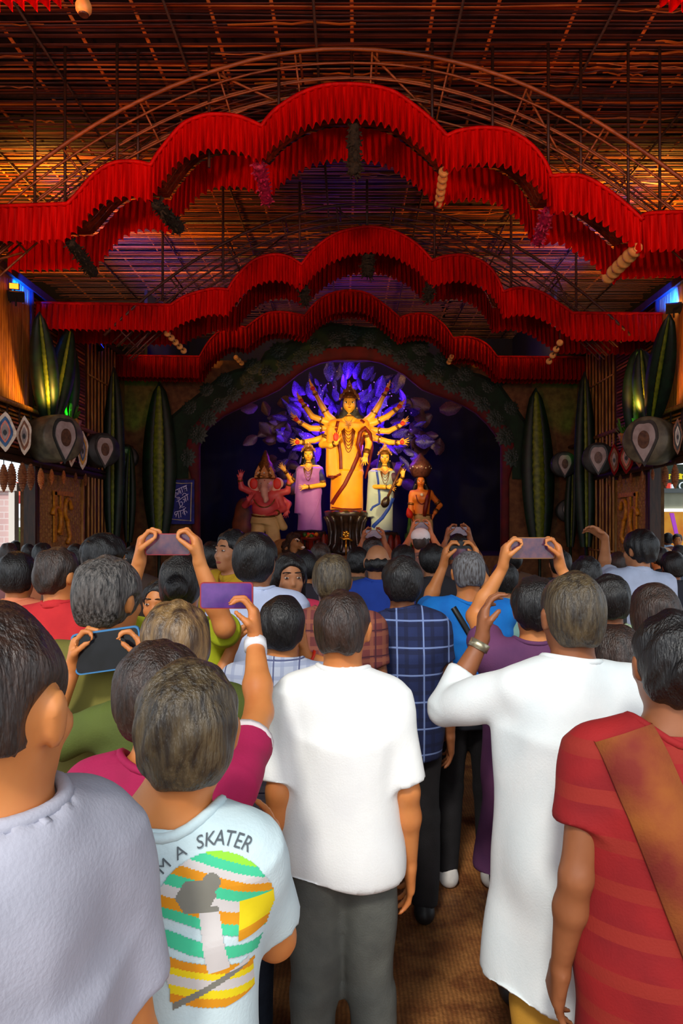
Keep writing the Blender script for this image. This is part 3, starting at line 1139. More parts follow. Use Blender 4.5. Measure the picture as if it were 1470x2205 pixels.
def fuzzy(a, b, r0, r1, m, label, seed):
    q = random.Random(seed)
    A, B = Vector(a), Vector(b)
    t = thing('hanging_garland', label, 'garland', a)
    mb = MB()
    n = 26
    pts = [A.lerp(B, i / n) + Vector((q.uniform(-1, 1), 0, q.uniform(-1, 1))) * 0.006 for i in range(n + 1)]
    part('core', MB().tube(pts, [r0 + (r1 - r0) * i / n for i in range(n + 1)], 8), m, t, True)
    for i in range(150):
        p = A.lerp(B, q.random())
        dv = Vector((q.uniform(-1, 1), q.uniform(-1, 1), q.uniform(-1, 1))).normalized()
        rr = max(r0, r1) * q.uniform(1.1, 1.7)
        sd = dv.cross(Vector((0.3, 0.8, 0.2))).normalized() * 0.016
        mb.add([p - sd, p + sd, p + dv * rr + sd * 0.4, p + dv * rr - sd * 0.4, p + dv * rr * 0.5 + Vector((0, 0, 0.006))], [(0, 1, 4), (1, 2, 4), (2, 3, 4), (3, 0, 4)])
    o = part('leaflets', mb, m, t)
    o['kind'] = 'stuff'
    return t


fuzzy(P(762, 268, 7.05), P(762, 372, 7.3), 0.05, 0.07, M_MOSS, 'dark leafy garland hanging at the crown of the nearest valance', 1)
fuzzy(P(335, 438, 7.05), P(385, 492, 7.7), 0.05, 0.07, M_MOSS, 'dark leafy garland beside the left scallop of the nearest valance', 2)
fuzzy(P(150, 520, 7.05), P(200, 588, 7.75), 0.05, 0.06, M_MOSS, 'dark leafy garland under the left flat end of the nearest valance', 3)
fuzzy(P(556, 352, 7.05), P(574, 432, 7.6), 0.06, 0.06, M_MAG, 'magenta garland hanging at the left-centre valance joint', 4)
fuzzy(P(1180, 455, 7.05), P(1158, 520, 7.6), 0.06, 0.06, M_MAG, 'magenta garland hanging at the right-centre valance joint', 5)
fuzzy(P(792, 548, 9.85), P(792, 590, 10.0), 0.09, 0.08, M_MOSS, 'dark garland at the crown of the middle valance', 6)
fuzzy(P(653, 618, 9.85), P(657, 652, 10.0), 0.07, 0.05, M_MOSS, 'dark garland at the left joint of the middle valance', 7)
fuzzy(P(928, 612, 9.85), P(920, 645, 10.0), 0.07, 0.05, M_MOSS, 'dark garland at the right joint of the middle valance', 8)
# pale pot hanging at the very top of the picture
t = thing('clay_pot', 'pale clay pot with dark mouth hanging beside the top left frill', 'pot', P(180, 15, 4.6))
part('pot_body', MB().lathe([(0.012, 0.06), (0.035, 0.05), (0.052, 0.01), (0.05, -0.025), (0.032, -0.05)], 16, P(180, 15, 4.6)), M_CREAM, t, True)
part('mouth', MB().lathe([(0.034, -0.048), (0.03, -0.056)], 16, P(180, 15, 4.6)), M_DARKB, t)
part('cord', MB().tube([P(180, 15, 4.6) + Vector((0, 0, 0.06)), P(180, 15, 4.6) + Vector((0, 0, 0.5))], 0.006, 6), M_DARKB, t)

# ---- big painted leaves
M_LGRN = mat('leaf_bright', (70, 120, 30), (36, 76, 20), 0.5, 12)


def big_leaf(base, tip, width, label, rib=0.28, m=None, mr=None, bulge=0.10, ttype='u', group=None, toward=(0, -1, 0)):
    """a standing leaf: two curved halves and a raised ribbed midrib"""
    A, B = Vector(base), Vector(tip)
    t = thing('giant_leaf', label, 'leaf', A)
    if group: t['group'] = group
    ax = (B - A)
    nrm = Vector(toward)
    sd = ax.cross(nrm).normalized()
    L_ = ax.length
    n = 16
    def wid(u):
        return width * 0.5 * (math.sin(PI * min(1, u * 0.85 + 0.12)) ** 0.7) if u < 0.999 else 0.003
    for s in (-1, 1):
        vs = []
        for i in range(n + 1):
            u = i / n
            c = A + ax * u + nrm * (0.02 * math.sin(PI * u))
            w = wid(u)
            for v in (0.0, 0.5, 1.0):
                vs.append(c + sd * s * w * v + nrm * (bulge * (v * (1 - v) * 2.2 - 0.2 * v)))
        for p in list(vs):
            vs.append(p - nrm * 0.012)
        fs = []
        H = 3 * (n + 1)
        for i in range(n):
            for j in (0, 1):
                a = i * 3 + j
                fs += [(a, a + 1, a + 4, a + 3), (H + a, H + a + 3, H + a + 4, H + a + 1)]
            fs += [(i * 3 + 2, H + i * 3 + 2, H + i * 3 + 5, i * 3 + 5), (i * 3, i * 3 + 3, H + i * 3 + 3, H + i * 3)]
        part('leaf_half', MB().add(vs, fs), m or M_LEAFD, t, True)
    pts, rs = [], []
    for i in range(41):
        u = i / 40 * 0.97
        pts.append(A + ax * u + nrm * (0.02 * math.sin(PI * u) + 0.02))
        rs.append(max(0.008, wid(u) * rib * (1 + (0.12 if i % 2 else -0.06))))
    part('midrib', MB().tube(pts, rs, 8, flat=0.5), mr or M_LEAFM, t, True)
    return t


def WP(px, py, inset=0.14):
    """the point seen at that pixel that stands inset metres in front of its side wall"""
    return P(px, py, (W_X - inset) * F_PX / abs(px - VX))


def tall_leaf(a, b, w, label, rib, mr=None):
    t = big_leaf(a, b, w, label, rib=rib, mr=mr)
    A = Vector(a)
    part('stalk', MB().tube([A + Vector((0, 0.01, 0.1)), Vector((A.x, A.y + 0.01, 0.0))], 0.03, 8), M_LEAFD, t, True)
    return t


tall_leaf(P(342, 1160, 13.55), P(343, 822, 13.55), 0.66, 'tall dark green leaf with pale midrib standing left of the blue cloth sign', 0.34)
tall_leaf(P(243, 1165, 12.2), P(245, 790, 12.2), 0.40, 'tall leaf with lime midrib nearest the left canes', 0.16)
tall_leaf(P(276, 1168, 13.2), P(280, 960, 13.2), 0.26, 'short dark leaf between the two tall leaves, left of stage', 0.12)
tall_leaf(P(1162, 1178, 13.55), P(1153, 835, 13.55), 0.64, 'tall dark green leaf with broad midrib, first right of the stage opening', 0.38)
tall_leaf(P(1262, 1178, 12.3), P(1258, 800, 12.3), 0.40, 'tall narrow leaf beside the right canes', 0.16)
tall_leaf(P(1228, 1178, 13.2), P(1232, 985, 13.2), 0.26, 'short dark leaf between the two tall leaves, right of stage', 0.12)
for s, pts in ((-1, [((106, 905), (84, 672)), ((113, 905), (152, 705))]), (1, [((1404, 905), (1442, 676)), ((1398, 905), (1380, 750))])):
    for i, (a, b) in enumerate(pts):
        big_leaf(WP(*a, 0.3), WP(*b, 0.42), 0.36, '%s leaf of the V-shaped pair above the eye drum on the %s wall' % (('nearer', 'farther')[i], ('left' if s < 0 else 'right')), rib=0.16, toward=(-0.6 * s, -0.8, 0))
big_leaf(WP(143, 915, 0.3), WP(148, 725, 0.3), 0.36, 'dark leaf behind the left V pair, lit green at its foot', rib=0.2)
big_leaf(WP(1366, 930, 0.32), WP(1370, 752, 0.32), 0.38, 'leaf next to the right V pair, green lamp light painted on its midrib', rib=0.30, mr=M_LGRN)  # brighter midrib colour stands for green light falling on this leaf

# small green flower baskets with their own little green lamps
M_GLED = mat('green_led', (10, 255, 30), None, 0.5, emit=9.0)
M_BLED = mat('blue_led', (10, 40, 255), None, 0.5, emit=6.0)
M_WLED = mat('white_led', (255, 236, 200), None, 0.5, emit=12.0)
M_CASE = mat('lamp_case', (30, 30, 32), None, 0.4)
M_YFL = mat('yellow_flower', (230, 150, 16), (200, 90, 10), 0.6, 20)


def led(p, aim, m, label, power, color, nm='led_floodlight', size=0.09):
    p = Vector(p)
    d = (Vector(aim) - p).normalized()
    q = d.to_track_quat('Z', 'Y').to_matrix()
    t = thing(nm, label, 'floodlight', p)
    part('lamp_body', MB().box(p - d * 0.03, (size * 1.5, size, 0.05), q), M_CASE, t)
    part('lens', MB().box(p, (size * 1.3, size * 0.8, 0.02), q), m, t)
    part('bracket', MB().tube([p - d * 0.05, p - d * 0.05 - Vector((0, 0, 0.12))], 0.012, 6).tube([p - d * 0.05, Vector((W_X * (1 if p.x > 0 else -1), p.y, p.z - 0.1))] if abs(p.x) > 3.5 else [p, p + Vector((0, 0, -0.1))], 0.01, 6), M_CASE, t)
    if power:
        light('beam_of_' + nm, 'SPOT', p + d * 0.03, Vector(aim), power, color, 0.03, spot=1.3)


BL = (0.0, 0.03, 1.0)
led(WP(35, 636, 0.1), (-5.2, 11.4, 6.8), M_BLED, 'blue floodlight on the left wall top, below the nearest valance', 1800, BL, size=0.13)
led(WP(212, 746, 0.1), (-3.7, 13.2, 6.8), M_BLED, 'small blue floodlight on the left wall top, farther along', 500, BL, size=0.12)
led(WP(1450, 661, 0.1), (5.2, 11.4, 6.8), M_WLED, 'bright white and blue floodlight on the right wall top', 1800, BL, size=0.13)
led(WP(1296, 752, 0.1), (3.8, 13.2, 6.8), M_BLED, 'small blue floodlight on the right wall top, farther along', 500, BL, size=0.12)
led(WP(30, 616, 0.1), WP(8, 590, 0.3), mat('amber_lamp', (255, 120, 20), None, 0.5, emit=4.0), 'warm lamp above the blue floodlight at the left edge', 60, (1, 0.45, 0.08), size=0.08)
GR = (0.02, 1.0, 0.04)
for (a, b, d, w) in ((150, 905, 11.3, 'left'), (1355, 935, 10.9, 'right')):
    c = WP(a, b, 0.34)
    t = thing('flower_basket', 'small basket of green and yellow flowers under a green lamp, %s wall' % w, 'basket', c)
    part('basket', MB().lathe([(0.10, -0.16), (0.14, -0.08), (0.17, 0.0), (0.15, 0.0), (0.1, -0.1)], 16, c), M_CANE, t, True)
    q = random.Random(a)
    mb1, mb2 = MB(), MB()
    for k in range(26):
        an = q.uniform(0, 6.28); rr = q.uniform(0.02, 0.16)
        pp = c + Vector((rr * math.cos(an), rr * math.sin(an), 0))
        tp = pp + Vector((math.cos(an) * 0.07, math.sin(an) * 0.07, q.uniform(0.08, 0.22)))
        mb1.bar(pp, tp, 0.03, 0.006)
        if k % 2:
            mb2.ball(pp + Vector((0, 0, q.uniform(-0.02, 0.06))), 0.032, 8)
    part('leaves', mb1, M_LGRN, t)['kind'] = 'stuff'
    part('flowers', mb2, M_YFL, t, True)['kind'] = 'stuff'
    led(c + Vector((0, -0.19, -0.02)), c + Vector((0, 0.05, 0.4)), M_GLED, 'little green lamp beside the flower basket on the %s wall' % w, 14, GR, size=0.05)
led(P(262, 962, 12.9), P(262, 900, 13.3), M_GLED, 'green lamp between the tall leaves, left of the stage', 12, GR, size=0.05)
led(P(1243, 982, 12.9), P(1243, 900, 13.3), M_GLED, 'green lamp between the tall leaves, right of the stage', 12, GR, size=0.05)

# ---- eye drums
M_DRUM = mat('drum_grey', (104, 100, 78), (70, 66, 52), 0.5, 8)
M_DRUMD = mat('drum_dark', (44, 50, 48), (26, 30, 30), 0.5, 8)
M_EYEW = mat('eye_white', (168, 158, 154), (140, 128, 124), 0.6, 8)
M_IRIS = mat('iris_brown', (96, 66, 46), (60, 38, 26), 0.5, 20)


def heart(u, r):
    """teardrop outline with a notch at the top"""
    a = 2 * PI * u
    x = math.sin(a) * 0.78 * (1 - 0.25 * math.cos(a) * -1 * 0.4)
    z = math.cos(a)
    if z < 0:
        x *= (1 + z) ** 0.55 if z > -1 else 0
        z *= 1.25
    z -= 0.16 * math.exp(-(a if a < PI else 2 * PI - a) ** 2 * 6)
    return x * r, z * r


def eye_drum(c, r, dep, yaw, label, m):
    c = Vector(c)
    t = thing('eye_drum', label, 'ornament', c)
    ry = Matrix.Rotation(yaw, 3, 'Z') @ Matrix.Rotation(PI / 2, 3, 'X')      # z of the lathe turned to -y then yawed
    part('drum', MB().lathe([(r * 0.93, -dep / 2), (r, -dep / 2 + 0.02), (r * 1.03, 0), (r, dep / 2 - 0.02), (r * 0.93, dep / 2)], 28, c, ry), m, t, True)
    Rz = Matrix.Rotation(yaw, 3, 'Z')
    f = Rz @ Vector((0, -1, 0))
    def plate_of(rr, off, th, zs=1.0):
        pts = []
        for k in range(32):
            x, z = heart(k / 32, rr); x *= 0.8
            pts.append(c + f * (dep / 2 + off) + Rz @ Vector((x, 0, z * zs + 0.03 * rr)))
        return MB().plate(pts[::-1], f, th)
    part('rim', plate_of(r * 0.92, 0.0, 0.015), M_DRUMD, t)
    part('eye_white', plate_of(r * 0.76, 0.015, 0.015), M_EYEW, t)
    ir = MB()
    pts = [c + f * (dep / 2 + 0.03) + Rz @ Vector((math.cos(2 * PI * k / 24) * r * 0.24, 0, math.sin(2 * PI * k / 24) * r * 0.38)) for k in range(24)]
    ir.plate(pts, f, 0.012)
    part('iris', ir, M_IRIS, t)
    part('mount', MB().tube([c, c + Vector((0.5 if c.x > 0 else -0.5, 0.1, -0.1))], 0.04, 8), M_DARKB, t)
    return t


eye_drum(WP(116, 945, 0.42), 0.31, 0.46, 1.0, 'large grey drum painted with an eye on the left wall ledge', M_DRUM)
eye_drum(WP(215, 970, 0.40), 0.27, 0.34, 0.75, 'dark eye drum farther along the left ledge', M_DRUMD)
eye_drum(WP(1402, 950, 0.42), 0.31, 0.42, -0.8, 'large grey drum painted with an eye on the right wall ledge', M_DRUM)
eye_drum(WP(1288, 988, 0.40), 0.25, 0.34, -0.35, 'dark eye drum farther along the right ledge', M_DRUMD)
eye_drum(P(1213, 1000, 13.2), 0.24, 0.2, -0.1, 'small dark eye drum beside the tall leaves, right of stage', M_DRUMD)
eye_drum(P(1222, 1100, 13.4), 0.22, 0.2, -0.1, 'lowest small dark eye drum, right of stage', M_DRUMD)
eye_drum(P(272, 985, 13.4), 0.22, 0.2, 0.1, 'small dark eye drum beside the tall leaves, left of stage', M_DRUMD)

# ---- hanging eye masks
M_RIMB = mat('mask_rim', (236, 226, 206), (206, 186, 160), 0.6, 20)
M_MBRN = mat('mask_brown', (150, 96, 60), (96, 56, 34), 0.6, 20)
M_MPNK = mat('mask_salmon', (232, 150, 130), (200, 110, 90), 0.6, 20)
M_MBLU = mat('mask_blue', (60, 110, 160), (30, 70, 120), 0.6, 20)
M_MYEL = mat('mask_yellow', (226, 176, 60), (190, 130, 40), 0.6, 20)
M_BLK = mat('black_paint', (14, 12, 12), None, 0.5)


def mask(px, py, d, w, h, yaw, label, cols, g='painted eye masks hanging from the ledges'):
    c = WP(px, py, 0.3)
    t = thing('hanging_mask', label, 'mask', c, group=g)
    Rz = Matrix.Rotation(yaw, 3, 'Z')
    f = Rz @ Vector((0, -1, 0))
    def out(sw, sh, off, th, m, nm, jag=0.0, dz=0.0):
        pts = []
        for k in range(28):
            a = 2 * PI * k / 28
            x = math.sin(a) * abs(math.sin(a)) ** 0.9 * (1 + 2 * jag * math.sin(5 * a + px))
            z = math.cos(a)
            pts.append(c + f * off + Rz @ Vector((x * sw / 2, 0, z * sh / 2 + dz)))
        part(nm, MB().plate(pts[::-1], f, th), m, t)
    out(w, h, 0, 0.02, cols[0], 'plate', 0.06)
    out(w * 0.72, h * 0.76, 0.02, 0.012, cols[1], 'inner_plate', 0.04)
    out(w * 0.5, h * 0.56, 0.032, 0.012, cols[2], 'eye_rim', 0.03)
    out(w * 0.34, h * 0.42, 0.044, 0.01, M_EYEW, 'eye_white')
    out(w * 0.2, h * 0.15, 0.054, 0.01, M_BLK, 'pupil', 0, -h * 0.03)
    part('string', MB().tube([c + Vector((0, 0, h / 2 - 0.02)), Vector((c.x + (0.28 if c.x > 0 else -0.28), c.y, 3.44))], 0.006, 6), M_DARKB, t)


mask(12, 930, 8.85, 0.22, 0.48, 0.35, 'white and blue eye mask at the left edge of the picture', (M_RIMB, M_MBLU, M_MPNK))
mask(53, 938, 9.15, 0.17, 0.50, 0.35, 'eye mask with brown rings, second from the left edge', (M_RIMB, M_MBRN, M_RIMB))
mask(131, 975, 9.75, 0.14, 0.32, 0.5, 'salmon mask half hidden below the left eye drum', (M_MPNK, M_RIMB, M_MPNK))
mask(154, 965, 10.4, 0.14, 0.56, 0.4, 'narrow eye mask with red ring right of the left eye drum', (M_RIMB, M_MBRN, M_MPNK))
mask(178, 970, 10.9, 0.16, 0.60, 0.4, 'yellow and grey mask nearest the left canes', (M_RIMB, M_MYEL, M_MBLU))
mask(1458, 940, 9.1, 0.11, 0.46, -0.4, 'dark narrow eye mask at the right edge', (M_MBRN, M_BLK, M_RIMB))
mask(1376, 975, 10.2, 0.15, 0.42, -0.5, 'brown mask below the right eye drum', (M_MBRN, M_BLK, M_RIMB))
mask(1348, 985, 10.8, 0.20, 0.50, -0.4, 'red-brown mask left of the right eye drum', (M_RED2, M_MBRN, M_MPNK))
mask(1322, 990, 11.3, 0.16, 0.50, -0.4, 'dark red mask nearest the right canes', (M_RED2, M_MBRN, M_MBRN))

# ---- cone ornaments hanging under the ledge
M_CONE = mat('cone_brown', (150, 92, 52), (104, 56, 30), 0.7, 30, bump=0.4, bscale=90)
M_CONEO = mat('cone_orange', (204, 122, 62), (160, 84, 40), 0.6, 30)


def cone_mesh(m):
    prof = []
    for k in range(25):
        u = k / 24
        r = 0.062 * math.sin(PI * (u * 0.92 + 0.06)) ** 0.8 * (1.12 if k % 2 else 0.86)
        prof.append((max(0.006, r), -u * 0.40))
    return mesh_of('cone', MB().lathe(prof, 10), m, False)


cm = [cone_mesh(M_CONE), cone_mesh(M_CONEO)]
CN = [(8, 1000, 8.8, 0.85, 0), (25, 998, 8.95, 0.92, 0), (48, 996, 9.15, 0.95, 0), (66, 998, 9.35, 0.9, 0), (88, 1008, 9.9, 0.72, 1), (111, 1010, 10.2, 0.56, 1), (137, 1013, 10.7, 0.5, 1), (163, 1018, 11.1, 0.44, 0), (184, 1020, 11.5, 0.5, 0),
      (1432, 1003, 9.4, 0.75, 0), (1453, 1000, 9.1, 0.8, 0), (1405, 1010, 9.9, 0.4, 0), (1382, 1014, 10.2, 0.4, 0), (1358, 1018, 10.6, 0.45, 0), (1335, 1022, 11.0, 0.45, 0), (1312, 1024, 11.4, 0.45, 0)]
for a, b, d, s_, k in CN:
    c = WP(a, b, 0.14)
    sd = 'left' if a < 755 else 'right'
    lb = {8: 'brown cone ornament at the very left edge, over the open side', 25: 'second brown cone ornament from the left edge', 48: 'third brown cone ornament from the left edge',
          66: 'brown cone ornament just before the left door jamb', 88: 'largest orange cone ornament over the left woven panel', 111: 'middle orange cone ornament over the left woven panel',
          137: 'farthest orange cone ornament over the left woven panel', 163: 'small brown cone ornament just before the left canes', 184: 'small brown cone ornament in front of the left canes',
          1432: 'dark cone ornament nearer the jamb in the right opening', 1453: 'dark cone ornament nearer the right edge of the picture', 1405: 'dark cone ornament just past the right door jamb',
          1382: 'second dark cone past the right door jamb', 1358: 'third dark cone past the right door jamb', 1335: 'fourth dark cone past the right door jamb', 1312: 'dark cone ornament in front of the right canes'}[a]
    t = thing('cone_ornament', lb, 'ornament', c, group='cone ornaments under the %s ledge' % sd)
    o = link('cone', cm[k], t)
    o.scale = (s_ * 1.0, s_ * 1.0, s_)
    part('cord', MB().tube([c, c + Vector((0, 0, max(0.05, 2.7 - c.z)))], 0.006, 6), M_DARKB, t)

# ---- blue cloth sign with white Bengali lettering
D_SG = 13.62
def SP(cx, cy, off=0.0):
    return P(350 + cx / 18.375, 1025 + cy / 18.375, D_SG) + Vector((0, -off, 0))
M_BLUE = mat('blue_cloth', (34, 44, 130), (20, 26, 88), 0.8, 8, bump=0.3, bscale=60)
M_LET = mat('white_lettering', (205, 205, 240), None, 0.7)
M_TRIM = mat('cream_braid', (200, 190, 150), (160, 150, 110), 0.8, 60)
t = thing('cloth_sign', 'blue cloth sign with white Bengali lettering and braided border', 'sign', SP(740, 1100))
part('cloth', MB().box(SP(710, 1010) + Vector((0, 0.01, 0)), (0.53, 0.02, 0.88)), M_BLUE, t)
part('braid', MB().tube([SP(310, 250, 0.01), SP(750, 300, 0.01), SP(1150, 280, 0.01), SP(1130, 900, 0.01), SP(1110, 1770, 0.01), SP(700, 1740, 0.01), SP(310, 1700, 0.01), SP(330, 900, 0.01), SP(310, 250, 0.01)], 0.009, 6), M_TRIM, t)
for a, b in ((310, 255), (1150, 285), (1110, 1765), (310, 1700)):
    part('corner_knot', MB().ball(SP(a, b, 0.012), 0.016, 8), M_TRIM, t)
STR = [[(375, 630), (470, 580), (560, 545), (700, 480), (960, 365)],
       [(500, 575), (505, 700), (510, 830)], [(500, 640), (450, 680), (415, 720), (412, 765)], [(505, 690), (545, 660), (580, 700), (575, 750), (545, 765)],
       [(510, 830), (450, 855), (435, 885), (455, 915)], [(510, 830), (600, 850), (660, 840), (685, 860), (640, 910), (570, 905)],
       [(600, 530), (650, 600), (598, 680), (622, 735), (700, 610), (640, 600)], [(665, 500), (700, 600), (735, 705)], [(750, 465), (775, 560), (800, 655)],
       [(945, 385), (860, 430), (835, 470), (845, 530), (950, 470)], [(925, 385), (950, 490), (965, 600)], [(878, 590), (895, 600)],
       [(560, 1020), (650, 960), (800, 850), (1015, 715)], [(640, 980), (665, 1080), (695, 1190), (770, 1175), (800, 1100), (770, 1030), (735, 1005), (712, 1060)],
       [(720, 1190), (690, 1240), (680, 1295), (700, 1290)], [(700, 1230), (790, 1230), (870, 1205)],
       [(885, 820), (915, 920), (940, 1015)], [(810, 950), (830, 910), (862, 930), (880, 985), (850, 1060)], [(862, 930), (900, 900)], [(970, 745), (985, 850), (1000, 965)], [(785, 775), (820, 705), (880, 680), (930, 705), (955, 755)],
       [(500, 1420), (480, 1480), (490, 1540), (550, 1510), (590, 1470)], [(500, 1420), (620, 1400), (740, 1370), (880, 1330)], [(560, 1500), (540, 1570), (530, 1630)], [(610, 1405), (630, 1530), (650, 1665)], [(700, 1385), (715, 1500), (730, 1635)],
       [(840, 1350), (870, 1440), (895, 1550)], [(840, 1400), (780, 1490), (850, 1510), (870, 1450)], [(865, 1400), (930, 1385), (965, 1420), (960, 1470)], [(815, 1290), (860, 1330), (905, 1255)], [(905, 1255), (930, 1262)]]
for s_ in STR:
    part('letter_stroke', MB().tube([SP(a, b, 0.012) for a, b in s_], 0.0075, 6), M_LET, t, True)
part('hanging_rod', MB().tube([SP(180, 130), SP(1240, 130)], 0.012, 8), M_DARKB, t, True)

# ---- what shows outside the two side openings
struct('terrain', MB().box((0, 12, -0.15), (60, 50, 0.08)), M_CONC, 'paved ground outside')
M_PINK = mat('pink_tile', (236, 200, 196), (228, 186, 184), 0.5, 3, pattern='tiles', pc=[(246, 226, 224)], pscale=0.5)
t = thing('garden_wall', 'pale pink tiled wall seen through the left opening', 'wall', (-9, 14.1, -0.1))
part('wall_block', MB().box((-9.4, 14.13, 1.25), (5.1, 0.12, 2.7)), M_PINK, t)
part('coping', MB().box((-9.35, 14.1, 2.66), (5.3, 0.24, 0.16)), mat('parapet', (240, 226, 216), None, 0.7), t)
part('corner_trim', MB().box((-6.82, 14.1, 1.25), (0.12, 0.18, 2.7)), mat('white_trim', (250, 240, 230), None, 0.7), t)
M_WHT = mat('white_paint', (244, 246, 236), (225, 228, 215), 0.5, 4)
t = thing('metal_fence', 'white barred metal fence beside the pink building', 'fence', (-9, 17.6, -0.1))
for k in range(16):
    x = -10.2 + k * 0.19
    part('fence_bar', MB().box((x, 17.6, 1.05), (0.06, 0.05, 2.3)), M_WHT, t)
for z in (0.25, 1.0, 2.05):
    part('fence_rail', MB().box((-8.8, 17.6, z), (3.0, 0.04, 0.07)), M_WHT, t)
t = thing('tarpaulin_shelter', 'orange tarpaulin shelter beyond the white fence', 'shelter', (-11, 22, -0.1))
part('tarpaulin', MB().add([(-14, 21, 2.75), (-9.4, 21, 2.75), (-9.4, 24, 3.4), (-14, 24, 3.4), (-14, 21, 2.72), (-9.4, 21, 2.72), (-9.4, 24, 3.37), (-14, 24, 3.37)], [(0, 1, 2, 3), (7, 6, 5, 4), (0, 4, 5, 1), (1, 5, 6, 2), (2, 6, 7, 3), (3, 7, 4, 0)]),
     mat('orange_tarp', (240, 96, 28), (214, 60, 24), 0.7, 2), t)
for x in (-13.8, -9.5):
    for y in (21.1, 23.9):
        part('pole', MB().tube([(x, y, -0.1), (x, y, 2.75)], 0.04, 6), M_CANE, t)
part('awning_edge', MB().box((-11.7, 20.95, 2.68), (4.6, 0.04, 0.25)), mat('red_edge', (170, 40, 46), None, 0.7), t)
t = thing('hedge', 'clipped yellow-green hedge behind the white fence', 'hedge', (-10.5, 20, -0.1))
q = random.Random(3)
mb = MB()
for k in range(500):
    p = Vector((q.uniform(-12.6, -8.8), q.uniform(19.4, 20.3), q.uniform(0, 2.2)))
    u = Vector((q.uniform(-1, 1), q.uniform(-1, 1), q.uniform(-1, 1))).normalized() * 0.14
    v = u.cross(Vector((q.uniform(-1, 1), 1, q.uniform(-1, 1)))).normalized() * 0.07
    mb.add([p - u, p + v, p + u, p - v, p + u.cross(v).normalized() * 0.02], [(0, 1, 4), (1, 2, 4), (2, 3, 4), (3, 0, 4)])
part('foliage', mb, mat('hedge_green', (170, 180, 70), (110, 130, 50), 0.7, 5), t)['kind'] = 'stuff'
part('stems', MB().box((-10.7, 19.85, 0.9), (3.6, 0.5, 1.9)), mat('hedge_core', (90, 100, 50), None, 0.9), t)

# right: stall front under a grey fascia with a shop sign
YR = 15.5
def rx(px): return (px - VX) * YR / F_PX
def rz(py): return CAM_Z + (HY - py) * YR / F_PX
t = thing('market_stall', 'open stall with grey fascia seen through the right opening', 'stall', (rx(1450), YR, -0.1))
part('fascia', MB().box(((rx(1405) + 9.6) / 2, YR, (rz(1062) + rz(1096)) / 2), (9.6 - rx(1405), 0.12, rz(1062) - rz(1096))), mat('grey_fascia', (176, 174, 150), (150, 150, 128), 0.7, 2), t)
part('light_strip', MB().box(((rx(1405) + 9.6) / 2, YR - 0.08, rz(1099)), (9.6 - rx(1405), 0.06, 0.06)), mat('tube_lamp', (255, 255, 250), None, 0.5, emit=2.5), t)
part('lintel', MB().box(((rx(1405) + 9.6) / 2, YR + 0.02, rz(1057)), (9.6 - rx(1405), 0.3, 0.10)), mat('grey_beam', (120, 124, 122), None, 0.7), t)
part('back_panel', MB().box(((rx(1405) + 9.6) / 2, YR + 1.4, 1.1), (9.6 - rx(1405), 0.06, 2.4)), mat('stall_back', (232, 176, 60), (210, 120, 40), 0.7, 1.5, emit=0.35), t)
part('post', MB().box((rx(1404), YR, 1.1), (0.1, 0.1, 2.4)), M_WHT, t)
part('counter', MB().box(((rx(1405) + 9.6) / 2, YR + 0.9, 0.5), (9.6 - rx(1405), 0.5, 1.2)), mat('counter', (190, 150, 110), None, 0.7), t)
for i, (a, b, c, col) in enumerate(((1412, 1420, 1408, (220, 60, 140)), (1424, 1432, 1422, (60, 200, 90)), (1455, 1464, 1466, (190, 80, 220)), (1408, 1412, 1404, (80, 210, 110)))):
    th_ = thing('drape', 'bright %s drape hanging in the stall' % ('pink', 'green', 'violet', 'narrow green')[i], 'drape', (rx(a), YR + 0.3, rz(1105)))
    part('cloth', MB().add([(rx(a), YR + 0.3, rz(1104)), (rx(b), YR + 0.3, rz(1104)), (rx(c + 8), YR + 0.3, rz(1150)), (rx(c), YR + 0.3, rz(1150)),
                            (rx(a), YR + 0.33, rz(1104)), (rx(b), YR + 0.33, rz(1104)), (rx(c + 8), YR + 0.33, rz(1150)), (rx(c), YR + 0.33, rz(1150))],
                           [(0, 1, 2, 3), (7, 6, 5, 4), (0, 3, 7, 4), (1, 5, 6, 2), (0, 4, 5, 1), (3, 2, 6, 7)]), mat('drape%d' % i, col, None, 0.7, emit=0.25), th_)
for i, (a, sc_) in enumerate(((1429, 1.0), (1456, 0.8))):
    c = Vector((rx(a), YR + 0.75, 1.1))
    th_ = thing('bottle', '%s dark bottle standing on the stall counter' % ('taller', 'shorter')[i], 'bottle', c)
    part('glass_body', MB().lathe([(0.04, 0), (0.045, 0.02), (0.045, 0.2 * sc_), (0.015, 0.28 * sc_), (0.015, 0.36 * sc_)], 12, c + Vector((0, 0, 0.0))), M_BLK, th_, True)
# shop sign letters, white with yellow script above (unreadable at this size but lettered like the photo's)
t = thing('shop_sign', 'white and yellow lettered shop sign over the grey fascia', 'sign', (rx(1430), YR - 0.1, rz(1035)))
part('board', MB().box((rx(1450), YR + 0.02, rz(1030)), (1.3, 0.04, 0.62)), mat('sign_dark', (60, 72, 56), None, 0.7), t)
def text_mb(s, size, extrude=0.0):
    cu = bpy.data.curves.new('txt', 'FONT')
    cu.body = s
    cu.size = size
    cu.extrude = extrude
    cu.resolution_u = 3
    o = bpy.data.objects.new('txt', cu)
    COL.objects.link(o)
    dg = bpy.context.evaluated_depsgraph_get()
    me = bpy.data.meshes.new_from_object(o.evaluated_get(dg))
    vs = [v.co.copy() for v in me.vertices]
    fs = [tuple(p.vertices) for p in me.polygons]
    bpy.data.objects.remove(o)
    bpy.data.curves.remove(cu)
    bpy.data.meshes.remove(me)
    return vs, fs
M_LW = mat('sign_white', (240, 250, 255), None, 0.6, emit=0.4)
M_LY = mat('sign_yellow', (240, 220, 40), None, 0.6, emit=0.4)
M_LR = mat('sign_red', (240, 70, 50), None, 0.6, emit=0.4)
